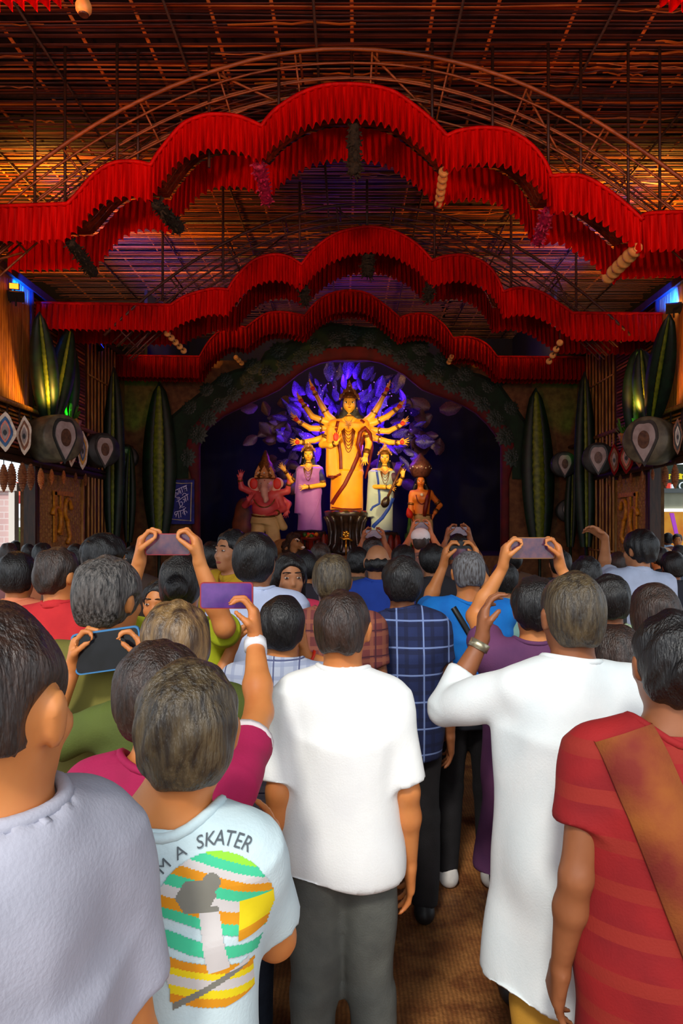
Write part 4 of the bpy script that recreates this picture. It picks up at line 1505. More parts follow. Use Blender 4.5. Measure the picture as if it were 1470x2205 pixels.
vs, fs = text_mb('C', 0.26, 0.01)
part('letter', MB().add([(rx(1458) + v.x, YR - 0.04 - v.z, rz(1055) + v.y) for v in vs], fs), M_LW, t)
for a, b, w, h, m in ((1419, 1046, 0.06, 0.18, M_LW), (1424, 1046, 0.04, 0.16, M_LW), (1438, 1047, 0.10, 0.14, M_LR), (1449, 1046, 0.05, 0.2, M_LW), (1443, 1049, 0.05, 0.12, M_LW)):
    part('letter', MB().box((rx(a), YR - 0.03, rz(b)), (w, 0.03, h)), m, t)
for a in (1419, 1437, 1463):
    for k in range(3):
        part('script_stroke', MB().tube([(rx(a + k * 3 - 3), YR - 0.03, rz(1032)), (rx(a + k * 3 - 4), YR - 0.03, rz(1024)), (rx(a + k * 3 - 1), YR - 0.03, rz(1020 + k))], 0.018, 6), M_LY, t)

# ================================================================ the idols on the stage
D_ID = 15.0


def I(px, py, dy=0.0):
    return P(px, py, D_ID) + Vector((0, dy, 0))


M_IDSK = mat('idol_skin', (246, 184, 56), (238, 170, 44), 0.42, 4, spec=0.5)
M_IDPINK = mat('idol_skin_pink', (214, 84, 80), (198, 66, 70), 0.45, 4, spec=0.5)
M_IDORG = mat('idol_skin_orange', (228, 128, 40), (214, 112, 34), 0.45, 4, spec=0.5)
M_HAIRI = mat('idol_hair', (10, 8, 10), (5, 4, 6), 0.4, 30, (6, 6, 1), 0.4, 50)
M_GOLD = mat('tarnished_gold', (150, 96, 34), (96, 58, 22), 0.35, 30, metal=0.5, bump=0.3, bscale=80)
M_GEM = mat('clear_gem', (250, 236, 200), None, 0.08, spec=1.0)
M_SY = mat('saree_yellow', (246, 162, 8), (236, 146, 4), 0.5, 3, sheen=0.2)
M_SM = mat('saree_maroon', (126, 30, 14), (96, 20, 10), 0.5, 6)
M_SP = mat('saree_purple', (168, 104, 190), (150, 88, 176), 0.55, 3, sheen=0.2)
M_SPD = mat('blouse_indigo', (56, 56, 120), (40, 40, 96), 0.6, 5)
M_SB = mat('saree_pale_blue', (176, 192, 186), (160, 178, 178), 0.55, 3, sheen=0.2)
M_SBB = mat('saree_blue_border', (34, 72, 180), (24, 54, 150), 0.55, 5)
M_DHO = mat('dhoti_cream', (206, 176, 112), (186, 152, 92), 0.6, 4)
M_PALM = mat('red_palm', (232, 50, 20), (206, 30, 16), 0.5, 5)
M_LIP = mat('lip_red', (176, 30, 20), None, 0.4)
M_EYE = mat('painted_eye_white', (250, 240, 220), None, 0.3)
M_OCHW = mat('dark_carved_wood', (50, 34, 24), (28, 18, 14), 0.3, 12, bump=0.3, bscale=30, spec=0.6)


def arr(v):
    return (v[0], v[1], v[2])


def ring(c, r, axis, m, parent, tr=0.012, name='bangle'):
    ax = Vector(axis).normalized()
    q = ax.to_track_quat('Z', 'Y').to_matrix()
    pts = [Vector(c) + q @ Vector((r * math.cos(a), r * math.sin(a), 0)) for a in [2 * PI * k / 16 for k in range(17)]]
    return part(name, MB().tube(pts, tr, 6), m, parent, True)


def idol_hand(pr, w, u, n, side, s=1.0, curl=0.25, spread=1.0):
    """adds palm and five fingers; w wrist, u direction, n palm normal, side thumb side"""
    w, u, n, t = Vector(w), Vector(u).normalized(), Vector(n).normalized(), Vector(side).normalized()
    for i in range(4):
        off = t * (0.030 - 0.020 * i) * s * spread
        b = w + u * (0.088 - 0.004 * abs(i - 1)) * s + off
        pr.append(cap(arr(w + off * 0.5 + u * 0.01 * s), arr(b), 0.018 * s, 0.014 * s, 0.012 * s))
        a = 0.0
        p = b
        for j, ln in enumerate((0.042, 0.027, 0.021)):
            a += curl * (0.6, 1.0, 0.8)[j]
            ln = ln * s * (0.95, 1.06, 1.0, 0.8)[i]
            q = p + (u * math.cos(a) + n * math.sin(a)) * ln + t * (0.006 * (1.5 - i)) * s * spread
            pr.append(cap(arr(p), arr(q), (0.0105, 0.0095, 0.0085)[j] * s, (0.0095, 0.0085, 0.007)[j] * s, 0.003 * s))
            p = q
    b = w + u * 0.022 * s + t * 0.020 * s
    c = b + (u * 0.028 + t * 0.030 + n * 0.012) * s
    d = c + (u * 0.030 + t * 0.008 + n * (0.012 + 0.02 * curl)) * s
    pr.append(cap(arr(b), arr(c), 0.014 * s, 0.0115 * s, 0.008 * s))
    pr.append(cap(arr(c), arr(d), 0.0115 * s, 0.009 * s, 0.004 * s))


def idol_face(t, c, hs, skin_bvh=None, male=False):
    """eyes, brows, lips, third eye and earrings as parts in front of the head centre c; the face looks to -y"""
    c = Vector(c)
    fy = -0.74 * hs
    for s in (-1, 1):
        e = c + Vector((s * 0.30 * hs, fy + 0.07 * hs, -0.06 * hs))
        eo = part('eye', MB().ball(e, (0.20 * hs, 0.06 * hs, 0.085 * hs), 12), M_EYE, t, True)
        part('pupil', MB().ball(e + Vector((0, -0.045 * hs, 0)), (0.075 * hs, 0.03 * hs, 0.075 * hs), 10), M_BLK, eo, True)
        part('eye_line', MB().tube([e + Vector((x * 0.22 * hs, -0.06 * hs + 0.12 * hs * abs(x) ** 2, 0.06 * hs * (1 - x * x) + 0.035 * hs)) for x in (-1, -0.5, 0, 0.5, 1)], 0.02 * hs, 6), M_BLK, t, True)
        part('eyebrow', MB().tube([e + Vector((x * 0.25 * hs, -0.035 * hs + 0.10 * hs * abs(x) ** 2, 0.20 * hs + 0.07 * hs * (1 - x * x) * 1.0)) for x in (-1, -0.5, 0, 0.5, 1)], 0.017 * hs, 6), M_BLK, t, True)
        er = part('earring', MB().lathe([(0.02 * hs, 0.12 * hs), (0.09 * hs, 0.05 * hs), (0.12 * hs, -0.04 * hs), (0.06 * hs, -0.14 * hs), (0.01 * hs, -0.2 * hs)], 10, c + Vector((s * 0.76 * hs, -0.12 * hs, -0.52 * hs))), M_GOLD, t, True)
        part('earring_gem', MB().ball(c + Vector((s * 0.76 * hs, -0.25 * hs, -0.54 * hs)), 0.05 * hs, 8), M_GEM, er, True)
    part('lips', MB().ball(c + Vector((0, fy + 0.03 * hs, -0.53 * hs)), (0.15 * hs, 0.07 * hs, 0.05 * hs), 10), M_LIP, t, True)
    part('forehead_mark', MB().tube([c + Vector((0, fy + 0.02 * hs, 0.22 * hs)), c + Vector((0, fy + 0.10 * hs, 0.42 * hs))], [0.05 * hs, 0.02 * hs], 8), M_LIP, t, True)


def idol_crown(t, c, hs, w=1.0, h=1.0, m=None, brim=0.0):
    c = Vector(c)
    m = m or M_GOLD
    half = [(1.02, -0.28), (1.10, 0.0), (0.98, 0.12), (0.98, 0.42), (0.72, 0.55), (0.62, 0.95), (0.36, 1.05), (0.26, 1.45), (0.10, 1.75)]
    low = [(0.92, -0.22), (0.80, 0.05), (0.45, 0.28)]
    pts = [(-x, z) for x, z in half] + [(0, 2.05)] + [(x, z) for x, z in half[::-1]] + [(x, z) for x, z in low] + [(0, 0.36)] + [(-x, z) for x, z in low[::-1]]
    b = c + Vector((0, -0.45 * hs, 0.45 * hs))
    cpl = part('crown_plate', MB().plate([b + Vector((x * hs * w, 0.22 * hs * abs(x), z * hs * h)) for x, z in pts], (0, 1, 0), 0.10 * hs), m, t)
    part('crown_dome', MB().lathe([(0.80 * hs * w, 0.15 * hs), (0.84 * hs * w, 0.35 * hs), (0.68 * hs * w, 0.8 * hs * h), (0.34 * hs * w, 1.2 * hs * h), (0.30 * hs * w, 1.45 * hs * h), (0.06 * hs, 2.2 * hs * h)], 16, c + Vector((0, 0.05 * hs, 0.20 * hs))), m, t, True)
    for x, z, r in ((0, 1.35, 0.10), (0, 0.75, 0.08), (-0.55, 0.45, 0.05), (0.55, 0.45, 0.05), (-0.98, -0.08, 0.06), (0.98, -0.08, 0.06), (-0.4, 1.0, 0.045), (0.4, 1.0, 0.045)):
        part('gem', MB().ball(b + Vector((x * hs * w, 0.22 * hs * abs(x) - 0.05 * hs, z * hs * h)), r * hs, 8), M_GEM, cpl, True)


def head_prims(c, hs, neck_to, nr=0.42):
    c = Vector(c)
    z = Vector((0, 0, 1)) * hs
    y = Vector((0, 1, 0)) * hs
    x = Vector((1, 0, 0)) * hs
    pr = [ell(arr(c + z * 0.12), (0.70 * hs, 0.76 * hs, 0.86 * hs), 0.1 * hs),
          ell(arr(c - z * 0.36 - y * 0.12), (0.54 * hs, 0.58 * hs, 0.52 * hs), 0.25 * hs),
          ell(arr(c - z * 0.76 - y * 0.36), (0.18 * hs, 0.16 * hs, 0.13 * hs), 0.18 * hs),
          cap(arr(c - y * 0.70 + z * 0.05), arr(c - y * 0.84 - z * 0.26), 0.05 * hs, 0.10 * hs, 0.09 * hs)]
    for s in (-1, 1):
        pr.append(ell(arr(c + x * s * 0.34 - y * 0.52 - z * 0.28), (0.20 * hs, 0.16 * hs, 0.2 * hs), 0.2 * hs))
        pr.append(ell(arr(c + x * s * 0.70 - z * 0.12), (0.09 * hs, 0.16 * hs, 0.26 * hs), 0.05 * hs))
    pr.append(cap(arr(c - z * 0.6 + y * 0.1), neck_to, nr * hs * 0.9, nr * hs, 0.12 * hs))
    return pr


def arm_chain(pr, pts, r0, r1, k=0.02):
    n = len(pts) - 1
    for i in range(n):
        a, b = r0 + (r1 - r0) * i / n, r0 + (r1 - r0) * (i + 1) / n
        pr.append(cap(arr(pts[i]), arr(pts[i + 1]), a, b, k))


def petalled_base(t, c, r, h):
    part('base_slab', MB().lathe([(r, 0), (r * 1.05, h * 0.15), (r * 0.96, h * 0.5), (r * 1.04, h * 0.85), (r, h)], 28, c), M_OCHW, t, True)
    for k in range(12):
        a = 2 * PI * k / 12
        part('base_petal', MB().ball((c[0] + r * math.cos(a), c[1] + r * math.sin(a), c[2] + h * 0.5), (r * 0.22, r * 0.22, h * 0.42), 8), M_SM, t, True)


# ---------------- ten-armed goddess
G0 = I(745, 1100)
gd = thing('goddess_idol', 'tall ten-armed goddess idol in a golden-yellow saree at the centre of the stage', 'idol', Vector((G0.x, 15.0, G0.z)))
hc = I(752, 868)
hs = 0.215
pr = head_prims(hc, hs, arr(I(751, 906, 0.02)))
pr += [cap(arr(I(722, 912)), arr(I(780, 912)), 0.10, 0.10, 0.05, 0.8), cap(arr(I(751, 915)), arr(I(750, 960)), 0.2, 0.16, 0.05, 0.6)]
lefts = [[(722, 908, 0.08), (705, 893, 0.1), (690, 868, 0.06), (678, 846, 0.0)], [(722, 912, 0.08), (700, 906, 0.10), (672, 896, 0.05), (654, 872, -0.02)],
         [(722, 918, 0.08), (702, 922, 0.1), (668, 922, 0.04), (646, 910, -0.04)], [(722, 926, 0.08), (705, 938, 0.1), (676, 948, 0.02), (650, 953, -0.06)]]
rights = [[(784, 908, 0.08), (800, 895, 0.1), (815, 872, 0.06), (828, 848, 0.0)], [(784, 912, 0.08), (806, 908, 0.1), (834, 896, 0.05), (852, 882, -0.02)],
          [(784, 918, 0.08), (806, 926, 0.1), (836, 928, 0.04), (858, 918, -0.04)], [(784, 926, 0.08), (806, 942, 0.1), (838, 952, 0.02), (856, 954, -0.06)]]
hands = []
for sg, grp in ((-1, lefts), (1, rights)):
    for i, ch in enumerate(grp):
        pts = [I(*p) for p in ch]
        arm_chain(pr, pts, 0.085, 0.05)
        u = (pts[-1] - pts[-2]).normalized()
        if i >= 2:
            u = (u + Vector((0, 0, 0.15))).normalized()
        idol_hand(pr, pts[-1] + u * 0.02, u, (0, -1, 0), (0, 0, 1), 1.35, 0.2)
        hands.append((pts, u))
fl = [I(712, 925, -0.02), I(694, 958, -0.06), I(712, 962, -0.24), I(724, 958, -0.30)]
fr = [I(788, 925, -0.02), I(794, 955, -0.06), I(787, 982, -0.16)]
arm_chain(pr, fl, 0.092, 0.05)
arm_chain(pr, fr, 0.095, 0.055)
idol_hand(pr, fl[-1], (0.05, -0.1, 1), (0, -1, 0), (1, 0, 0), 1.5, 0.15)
idol_hand(pr, fr[-1], (-0.15, -0.2, -1), (0, -1, 0), (-1, 0, 0), 1.4, 0.35)
solid_mesh('body', pr, 0.011, M_IDSK, gd, local=False)
for pts, u in hands:
    part('armlet', MB().tube([pts[1].lerp(pts[2], 0.30), pts[1].lerp(pts[2], 0.42)], 0.093, 12), M_GOLD, gd, True)
    part('bangle', MB().tube([pts[-1] - u * 0.05, pts[-1] + u * 0.0], 0.066, 12), M_GOLD, gd, True)
    part('red_palm', MB().ball(pts[-1] + u * 0.10 + Vector((0, -0.022, 0)), (0.055, 0.02, 0.05), 10), M_PALM, gd, True)
    part('gem', MB().ball(pts[1].lerp(pts[2], 0.36) + Vector((0, -0.10, 0)), 0.02, 8), M_GEM, gd, True)
for pts in (fl, fr):
    part('armlet', MB().tube([pts[0].lerp(pts[1], 0.45), pts[0].lerp(pts[1], 0.65)], 0.098, 12), M_GOLD, gd, True)
    part('bangle', MB().tube([pts[-1].lerp(pts[-2], 0.45), pts[-1].lerp(pts[-2], 0.1)], 0.068, 12), M_GOLD, gd, True)
part('red_palm', MB().ball(fl[-1] + Vector((0, -0.03, 0.13)), (0.06, 0.02, 0.10), 12), M_PALM, gd, True)
# weapons of the side hands: small gold rods and ring
part('discus', MB().tube([hands[4][0][-1] + Vector((0.13 + 0.07 * math.cos(a), 0, 0.17 + 0.07 * math.sin(a))) for a in [2 * PI * k / 16 for k in range(17)]], 0.008, 6), M_GOLD, gd, True)
# saree
pr = [cap(arr(I(718, 914)), arr(I(784, 914)), 0.115, 0.115, 0.06, 0.8),
      cone(arr(I(751, 912)), arr(I(748, 965)), 0.34, 0.30, 0.05, 0.55),
      cone(arr(I(748, 962)), arr(I(748, 1020)), 0.30, 0.34, 0.08, 0.6),
      cone(arr(I(748, 1015)), arr(I(746, 1099)), 0.34, 0.35, 0.05, 0.7),
      cap(arr(I(736, 940, -0.1)), arr(I(766, 940, -0.1)), 0.12, 0.12, 0.1),
      # shawl falling from the bent left arm
      cone(arr(I(716, 922, -0.10)), arr(I(718, 1028, -0.14)), 0.13, 0.15, 0.03, 0.7),
      ell(arr(I(751, 895, -0.05)), (0.13, 0.2, 0.17), 0.03, 's')]
sa = solid_mesh('saree', pr, 0.014, M_SY, gd, folds(0.010, 12, 0.12, 3), 2, local=False)
sab = BVHTree.FromPolygons([tuple(Vector(v.co) + gd.location) for v in sa.data.vertices], [p.vertices[:] for p in sa.data.polygons])
def XZ(px, py):
    q = I(px, py); return (q.x, q.z)
def rib(bvh, pts, w, m, t, nm='saree_border', off=0.006):
    part(nm, ribbon(bvh, [XZ(a, b) for a, b in pts], w, off, 1, 0.03, y0=10.0), m, t, True)
rib(sab, [(786, 922), (779, 950), (770, 985), (757, 1015), (742, 1045), (724, 1070), (714, 1086)], 0.085, M_SM, gd)
rib(sab, [(728, 908), (724, 925), (728, 950), (733, 980), (734, 1012)], 0.07, M_SM, gd)
rib(sab, [(706, 1026), (720, 1029), (734, 1022)], 0.05, M_SM, gd)
rib(sab, [(714, 1093), (735, 1096), (760, 1097), (779, 1096)], 0.03, M_SM, gd)
rib(sab, [(776, 905), (784, 912)], 0.06, M_SM, gd)
part('saree_loop', MB().tube([I(777, 985, -0.12), I(770, 960, -0.22), I(775, 935, -0.24), I(785, 924, -0.2), I(796, 935, -0.12), I(800, 965, -0.04), I(794, 1000, 0.0), I(786, 1030, 0.04)], [0.02, 0.04, 0.045, 0.045, 0.04, 0.04, 0.03, 0.02], 8), M_SM, gd, True)
for k in range(7):
    w = 9 + k * 0.9
    pts = []
    for j in range(13):
        u = j / 12 * 2 - 1
        x, z = XZ(750 + u * w, 925 + k * 1.0 + (1 - u * u) * (8 + k * 6.2))
        h, n = hit(sab, x, z, 1, 10.0)
        if h is not None:
            pts.append(h + Vector((0, -0.012, 0)))
    if len(pts) > 4:
        part('necklace', MB().tube(pts, 0.008, 6), M_SM if k % 2 else M_GOLD, gd, True)
part('collar_necklace', MB().plate([I(750 + x * 10, 908 + z * 9, -0.235 - 0.02 * (1 - abs(x))) for x, z in ((-1.2, -0.9), (-0.8, 0), (-0.5, 0.6), (-0.6, 1.3), (-0.2, 1.2), (0, 2.3), (0.2, 1.2), (0.6, 1.3), (0.5, 0.6), (0.8, 0), (1.2, -0.9), (0.6, 0.1), (0, 0.4), (-0.6, 0.1))], (0, 1, 0), 0.03), M_GOLD, gd)
part('choker', MB().tube([hc + Vector((0.105 * math.cos(a), 0.02 + 0.105 * math.sin(a), -0.285)) for a in [2 * PI * k / 20 for k in range(21)]], 0.016, 6), M_GOLD, gd, True)
idol_face(gd, hc, hs)
idol_crown(gd, hc, hs, 0.98, 0.88)
pr = [ell(arr(hc + Vector((0, 0.03, 0.03))), (0.185, 0.17, 0.205), 0.03),
      cap(arr(I(742, 880, 0.10)), arr(I(722, 925, 0.12)), 0.13, 0.10, 0.06), cap(arr(I(762, 880, 0.10)), arr(I(784, 928, 0.12)), 0.13, 0.10, 0.06),
      cap(arr(I(752, 875, 0.12)), arr(I(752, 930, 0.14)), 0.18, 0.2, 0.08), cap(arr(I(738, 882, 0.1)), arr(I(712, 915, 0.13)), 0.08, 0.05, 0.04), cap(arr(I(766, 882, 0.1)), arr(I(798, 922, 0.13)), 0.08, 0.05, 0.04),
      ell(arr(hc + Vector((0, -0.20, -0.06))), (0.158, 0.22, 0.205), 0.01, 's')]
solid_mesh('long_hair', pr, 0.013, M_HAIRI, gd, folds(0.006, 40, 0.15, 5), 1, local=False)
# carved pedestal
pd = thing('carved_pedestal', 'dark carved pedestal under the ten-armed goddess, with a gold flower', 'pedestal', Vector((G0.x, 15.0, 1.24)))
prof = [(0.42, 0), (0.46, 0.1), (0.36, 0.25), (0.33, 0.5), (0.38, 0.72), (0.46, 0.84), (0.47, 0.93), (0.42, 0.955)]
part('pedestal_body', MB().lathe(prof, 32, (G0.x, 15.0, 1.24)), M_OCHW, pd, True)
for k in range(14):
    a = 2 * PI * k / 14
    pts = [(G0.x + (r_ + 0.015) * math.cos(a), 15 + (r_ + 0.015) * math.sin(a), 1.24 + z) for r_, z in prof[1:6]]
    part('carved_rib', MB().tube(pts, [0.03, 0.045, 0.05, 0.045, 0.03], 8), M_OCHW, pd, True)
    part('lotus_petal', MB().ball((G0.x + 0.40 * math.cos(a), 15 + 0.40 * math.sin(a), 2.17), (0.08, 0.08, 0.035), 8), M_SM, pd, True)
fw = I(745, 1150, -0.5)
M_BGOLD = mat('bright_gold', (255, 196, 70), (230, 150, 40), 0.25, 20, metal=0.8)
for k in range(6):
    a = 2 * PI * k / 6 + 0.3
    part('gold_petal', MB().ball(fw + Vector((0.045 * math.cos(a), 0, 0.045 * math.sin(a))), (0.04, 0.02, 0.035), 8), M_BGOLD, pd, True)
part('gold_spray', MB().tube([fw + Vector((-0.13, 0, -0.06)), fw + Vector((-0.05, 0, -0.10)), fw + Vector((0.05, 0, -0.09)), fw + Vector((0.13, 0, -0.14))], [0.01, 0.03, 0.03, 0.02], 8), M_BGOLD, pd, True)
part('flower_stand', MB().tube([fw + Vector((0, 0.02, -0.05)), Vector((fw.x, fw.y + 0.02, 1.24))], 0.02, 8), M_BGOLD, pd, True)


# ---------------- the two smaller goddesses
def small_goddess(name_label, hx, hy, base_y, sh_y, cxp, hem, m, mbord, blouse, arms, seed, borders, hairc=1.0):
    b = I(cxp, base_y)
    t = thing('goddess_idol', name_label, 'idol', b)
    hc = I(hx, hy)
    hs = 0.15
    pr = head_prims(hc, hs, arr(I(hx, sh_y - 3, 0.01)))
    pr += [cap(arr(I(cxp - 17, sh_y + 8)), arr(I(cxp + 17, sh_y + 8)), 0.08, 0.08, 0.05, 0.8)]
    for ch, u, n, sd, cu in arms:
        pts = [I(*p) for p in ch]
        arm_chain(pr, pts, 0.068, 0.036)
        idol_hand(pr, pts[-1], u, n, sd, 1.1, cu)
    solid_mesh('body', pr, 0.010, M_IDSK, t, local=False)
    for ch, u, n, sd, cu in arms:
        pts = [I(*p) for p in ch]
        part('armlet', MB().tube([pts[0].lerp(pts[1], 0.75), pts[0].lerp(pts[1], 0.9)], 0.073, 12), M_GOLD, t, True)
        part('blouse_sleeve', MB().tube([pts[0].lerp(pts[1], -0.05), pts[0].lerp(pts[1], 0.72)], [0.085, 0.080], 14), blouse, t, True)
        part('bangle', MB().tube([pts[-1].lerp(pts[-2], 0.25), pts[-1].lerp(pts[-2], 0.02)], 0.050, 12), M_GOLD, t, True)
    pr = [cap(arr(I(cxp - 20, sh_y + 12)), arr(I(cxp + 20, sh_y + 12)), 0.088, 0.088, 0.05, 0.8),
          cone(arr(I(cxp, sh_y + 8)), arr(I(cxp, sh_y + 60)), 0.25, 0.23, 0.05, 0.55),
          cone(arr(I(cxp, sh_y + 55)), arr(I(cxp, base_y)), 0.24, hem, 0.06, 0.65),
          cap(arr(I(cxp - 9, sh_y + 28, -0.08)), arr(I(cxp + 9, sh_y + 28, -0.08)), 0.09, 0.09, 0.08),
          cone(arr(I(cxp - 20, sh_y + 10, -0.04)), arr(I(cxp - 22, sh_y + 105, -0.04)), 0.09, 0.12, 0.04, 0.8),
          ell(arr(I(hx, sh_y - 2, -0.04)), (0.10, 0.15, 0.10), 0.03, 's')]
    sa = solid_mesh('saree', pr, 0.012, m, t, folds(0.009, 15, 0.1, seed), 2, local=False)
    bv = BVHTree.FromPolygons([tuple(Vector(v.co) + t.location) for v in sa.data.vertices], [p.vertices[:] for p in sa.data.polygons])
    for pts, w in borders:
        rib(bv, pts, w, mbord, t)
    for k in range(4):
        pts = []
        for j in range(11):
            u = j / 10 * 2 - 1
            x, z = XZ(hx + u * (7 + k), sh_y + 8 + (1 - u * u) * (6 + k * 7))
            h, n = hit(bv, x, z, 1, 10.0)
            if h is not None:
                pts.append(h + Vector((0, -0.010, 0)))
        if len(pts) > 4:
            part('necklace', MB().tube(pts, 0.012 if k == 0 else 0.006, 6), M_GOLD, t, True)
    part('collar_necklace', MB().plate([I(hx + x * 9, sh_y + 6 + z * 9, -0.17) for x, z in ((-1.1, -0.9), (-0.7, 0.4), (0, 1.2), (0.7, 0.4), (1.1, -0.9), (0.5, -0.1), (0, 0.3), (-0.5, -0.1))], (0, 1, 0), 0.03), M_GOLD, t)
    part('choker', MB().tube([hc + Vector((0.072 * math.cos(a), 0.015 + 0.072 * math.sin(a), -0.185)) for a in [2 * PI * k / 16 for k in range(17)]], 0.011, 6), M_GOLD, t, True)
    idol_face(t, hc, hs)
    idol_crown(t, hc, hs, 1.0, 0.85)
    pr = [ell(arr(hc + Vector((0, 0.02, 0.02))), (0.13, 0.125, 0.145), 0.03),
          cap(arr(hc + Vector((-0.05, 0.07, -0.05))), arr(I(hx - 16, sh_y + 14, 0.09)), 0.09, 0.06, 0.05), cap(arr(hc + Vector((0.05, 0.07, -0.05))), arr(I(hx + 16, sh_y + 14, 0.09)), 0.09, 0.06, 0.05),
          cap(arr(hc + Vector((0, 0.08, 0))), arr(I(hx, sh_y + 30, 0.12)), 0.11, 0.13, 0.06),
          ell(arr(hc + Vector((0, -0.14, -0.04))), (0.112, 0.155, 0.142), 0.008, 's')]
    solid_mesh('long_hair', pr, 0.011, M_HAIRI, t, folds(0.004, 50, 0.15, seed + 1), 1, local=False)
    petalled_base(t, (b.x, 15.0, 1.24), 0.34, b.z - 1.26)
    return t, bv


lk, _ = small_goddess('goddess idol in a plain violet saree, left of the central goddess', 664, 978, 1142, 1001, 667, 0.27, M_SP, M_SP, M_SPD,
                      [([(648, 1015), (628, 1036, 0.0), (614, 1014, -0.08)], (-0.6, -0.2, 0.7), (0.2, -1, 0.3), (0.6, 0, 0.6), 0.3),
                       ([(688, 1015), (696, 1044, -0.04), (672, 1049, -0.22), (664, 1050, -0.26)], (-1, -0.2, -0.1), (0, -1, -0.2), (0, 0, 1), 0.25)], 21,
                      [([(640, 1015), (636, 1060), (634, 1098)], 0.03), ([(690, 1070), (680, 1100), (668, 1125)], 0.02)])
sr, _ = small_goddess('goddess idol in a pale blue saree with blue border, right of the central goddess', 828, 985, 1144, 1008, 822, 0.24, M_SB, M_SBB, mat('blouse_plum', (90, 56, 80), (70, 40, 62), 0.6, 5),
                      [([(802, 1022), (797, 1048, -0.03), (826, 1050, -0.22), (832, 1050, -0.24)], (1, -0.15, -0.15), (0, -1, -0.2), (0, 0, 1), 0.25),
                       ([(842, 1022), (858, 1042, -0.02), (866, 1026, -0.12)], (0.05, -0.2, 1), (-0.2, -1, 0.1), (-0.8, 0, 0.2), 0.15)], 31,
                      [([(809, 1005), (813, 1035), (816, 1070), (816, 1085), (802, 1092), (797, 1100)], 0.045), ([(846, 1072), (836, 1095), (822, 1115), (806, 1130), (802, 1136)], 0.075), ([(812, 1143), (840, 1143)], 0.02)])
# long-necked lute across the blue goddess
t = thing('lute', 'dark long-necked lute held by the goddess in the pale blue saree', 'instrument', I(838, 1060, -0.36))
a, b = I(828, 1082, -0.40), I(862, 1008, -0.34)
part('body', MB().lathe([(0.02, -0.13), (0.075, -0.09), (0.09, -0.02), (0.07, 0.06), (0.03, 0.12)], 16, a, (b - a).normalized().to_track_quat('Z', 'Y').to_matrix()), M_OCHW, t, True)
part('neck', MB().tube([a, b], [0.03, 0.02], 8), mat('lute_brown', (110, 62, 30), (70, 38, 20), 0.4, 20), t, True)
part('peg_head', MB().tube([b, b + Vector((0.05, -0.03, 0.06))], 0.028, 8), M_OCHW, t, True)

# ---------------- elephant-headed idol
g = I(572, 1165)
t = thing('elephant_headed_idol', 'elephant-headed idol with pink body and cream dhoti at the left of the stage', 'idol', Vector((g.x, 15.0, 1.5)))
hc = I(572, 1044, -0.05)
pr = [ell(arr(hc), (0.17, 0.17, 0.18), 0.05), ell(arr(hc + Vector((0, 0.02, 0.08))), (0.15, 0.15, 0.13), 0.05)]
tk = [hc + Vector(p) for p in ((0, -0.14, -0.02), (0.0, -0.22, -0.12), (0.01, -0.25, -0.22), (0.04, -0.24, -0.32), (0.03, -0.27, -0.37))]
arm_chain(pr, tk, 0.085, 0.035, 0.05)
for s in (-1, 1):
    e = hc + Vector((s * 0.25, 0.02, -0.02))
    pr += [ell(arr(e + Vector((0, 0, 0.05))), (0.14, 0.03, 0.13), 0.03), ell(arr(e + Vector((-s * 0.03, 0, -0.08))), (0.09, 0.03, 0.12), 0.03),
           cap(arr(hc + Vector((s * 0.08, -0.14, -0.12))), arr(hc + Vector((s * 0.10, -0.24, -0.16))), 0.02, 0.012, 0.01)]
hd = solid_mesh('head', pr, 0.011, mat('elephant_skin', (226, 176, 150), (210, 156, 134), 0.5, 4), t, local=False)
for s in (-1, 1):
    part('inner_ear', MB().ball(hc + Vector((s * 0.25, -0.012, 0.02)), (0.09, 0.02, 0.12), 14), M_PALM, t, True)
    part('eye', MB().ball(hc + Vector((s * 0.075, -0.155, 0.02)), (0.03, 0.02, 0.015), 10), M_EYE, t, True)
    part('pupil', MB().ball(hc + Vector((s * 0.075, -0.172, 0.02)), 0.011, 8), M_BLK, t, True)
part('forehead_mark', MB().tube([hc + Vector((0, -0.175, 0.02)), hc + Vector((0, -0.16, 0.09))], 0.012, 6), M_LIP, t, True)
part('tall_crown', MB().lathe([(0.22, 0), (0.25, 0.06), (0.20, 0.12), (0.22, 0.18), (0.15, 0.26), (0.16, 0.32), (0.09, 0.42), (0.09, 0.46), (0.02, 0.62)], 20, hc + Vector((0, 0.02, 0.12))), M_GOLD, t, True)
for s in (-1, 0, 1):
    part('crown_plate', MB().plate([hc + Vector((s * 0.13 + x * 0.09, -0.21 + 0.05 * abs(s), 0.14 + z * 0.2)) for x, z in ((-1, 0), (-0.8, 0.6), (0, 1.3), (0.8, 0.6), (1, 0))], (0, 1, 0), 0.02), M_GOLD, t)
    part('gem', MB().ball(hc + Vector((s * 0.13, -0.235 + 0.05 * abs(s), 0.24)), 0.018, 8), M_GEM, t, True)
pr = [ell(arr(I(572, 1095)), (0.30, 0.26, 0.26), 0.08), ell(arr(I(572, 1072, 0.02)), (0.26, 0.18, 0.18), 0.08), cap(arr(I(548, 1066)), arr(I(596, 1066)), 0.10, 0.10, 0.06),
      cap(arr(I(572, 1060, 0.02)), arr(I(572, 1045, 0.02)), 0.12, 0.12, 0.05)]
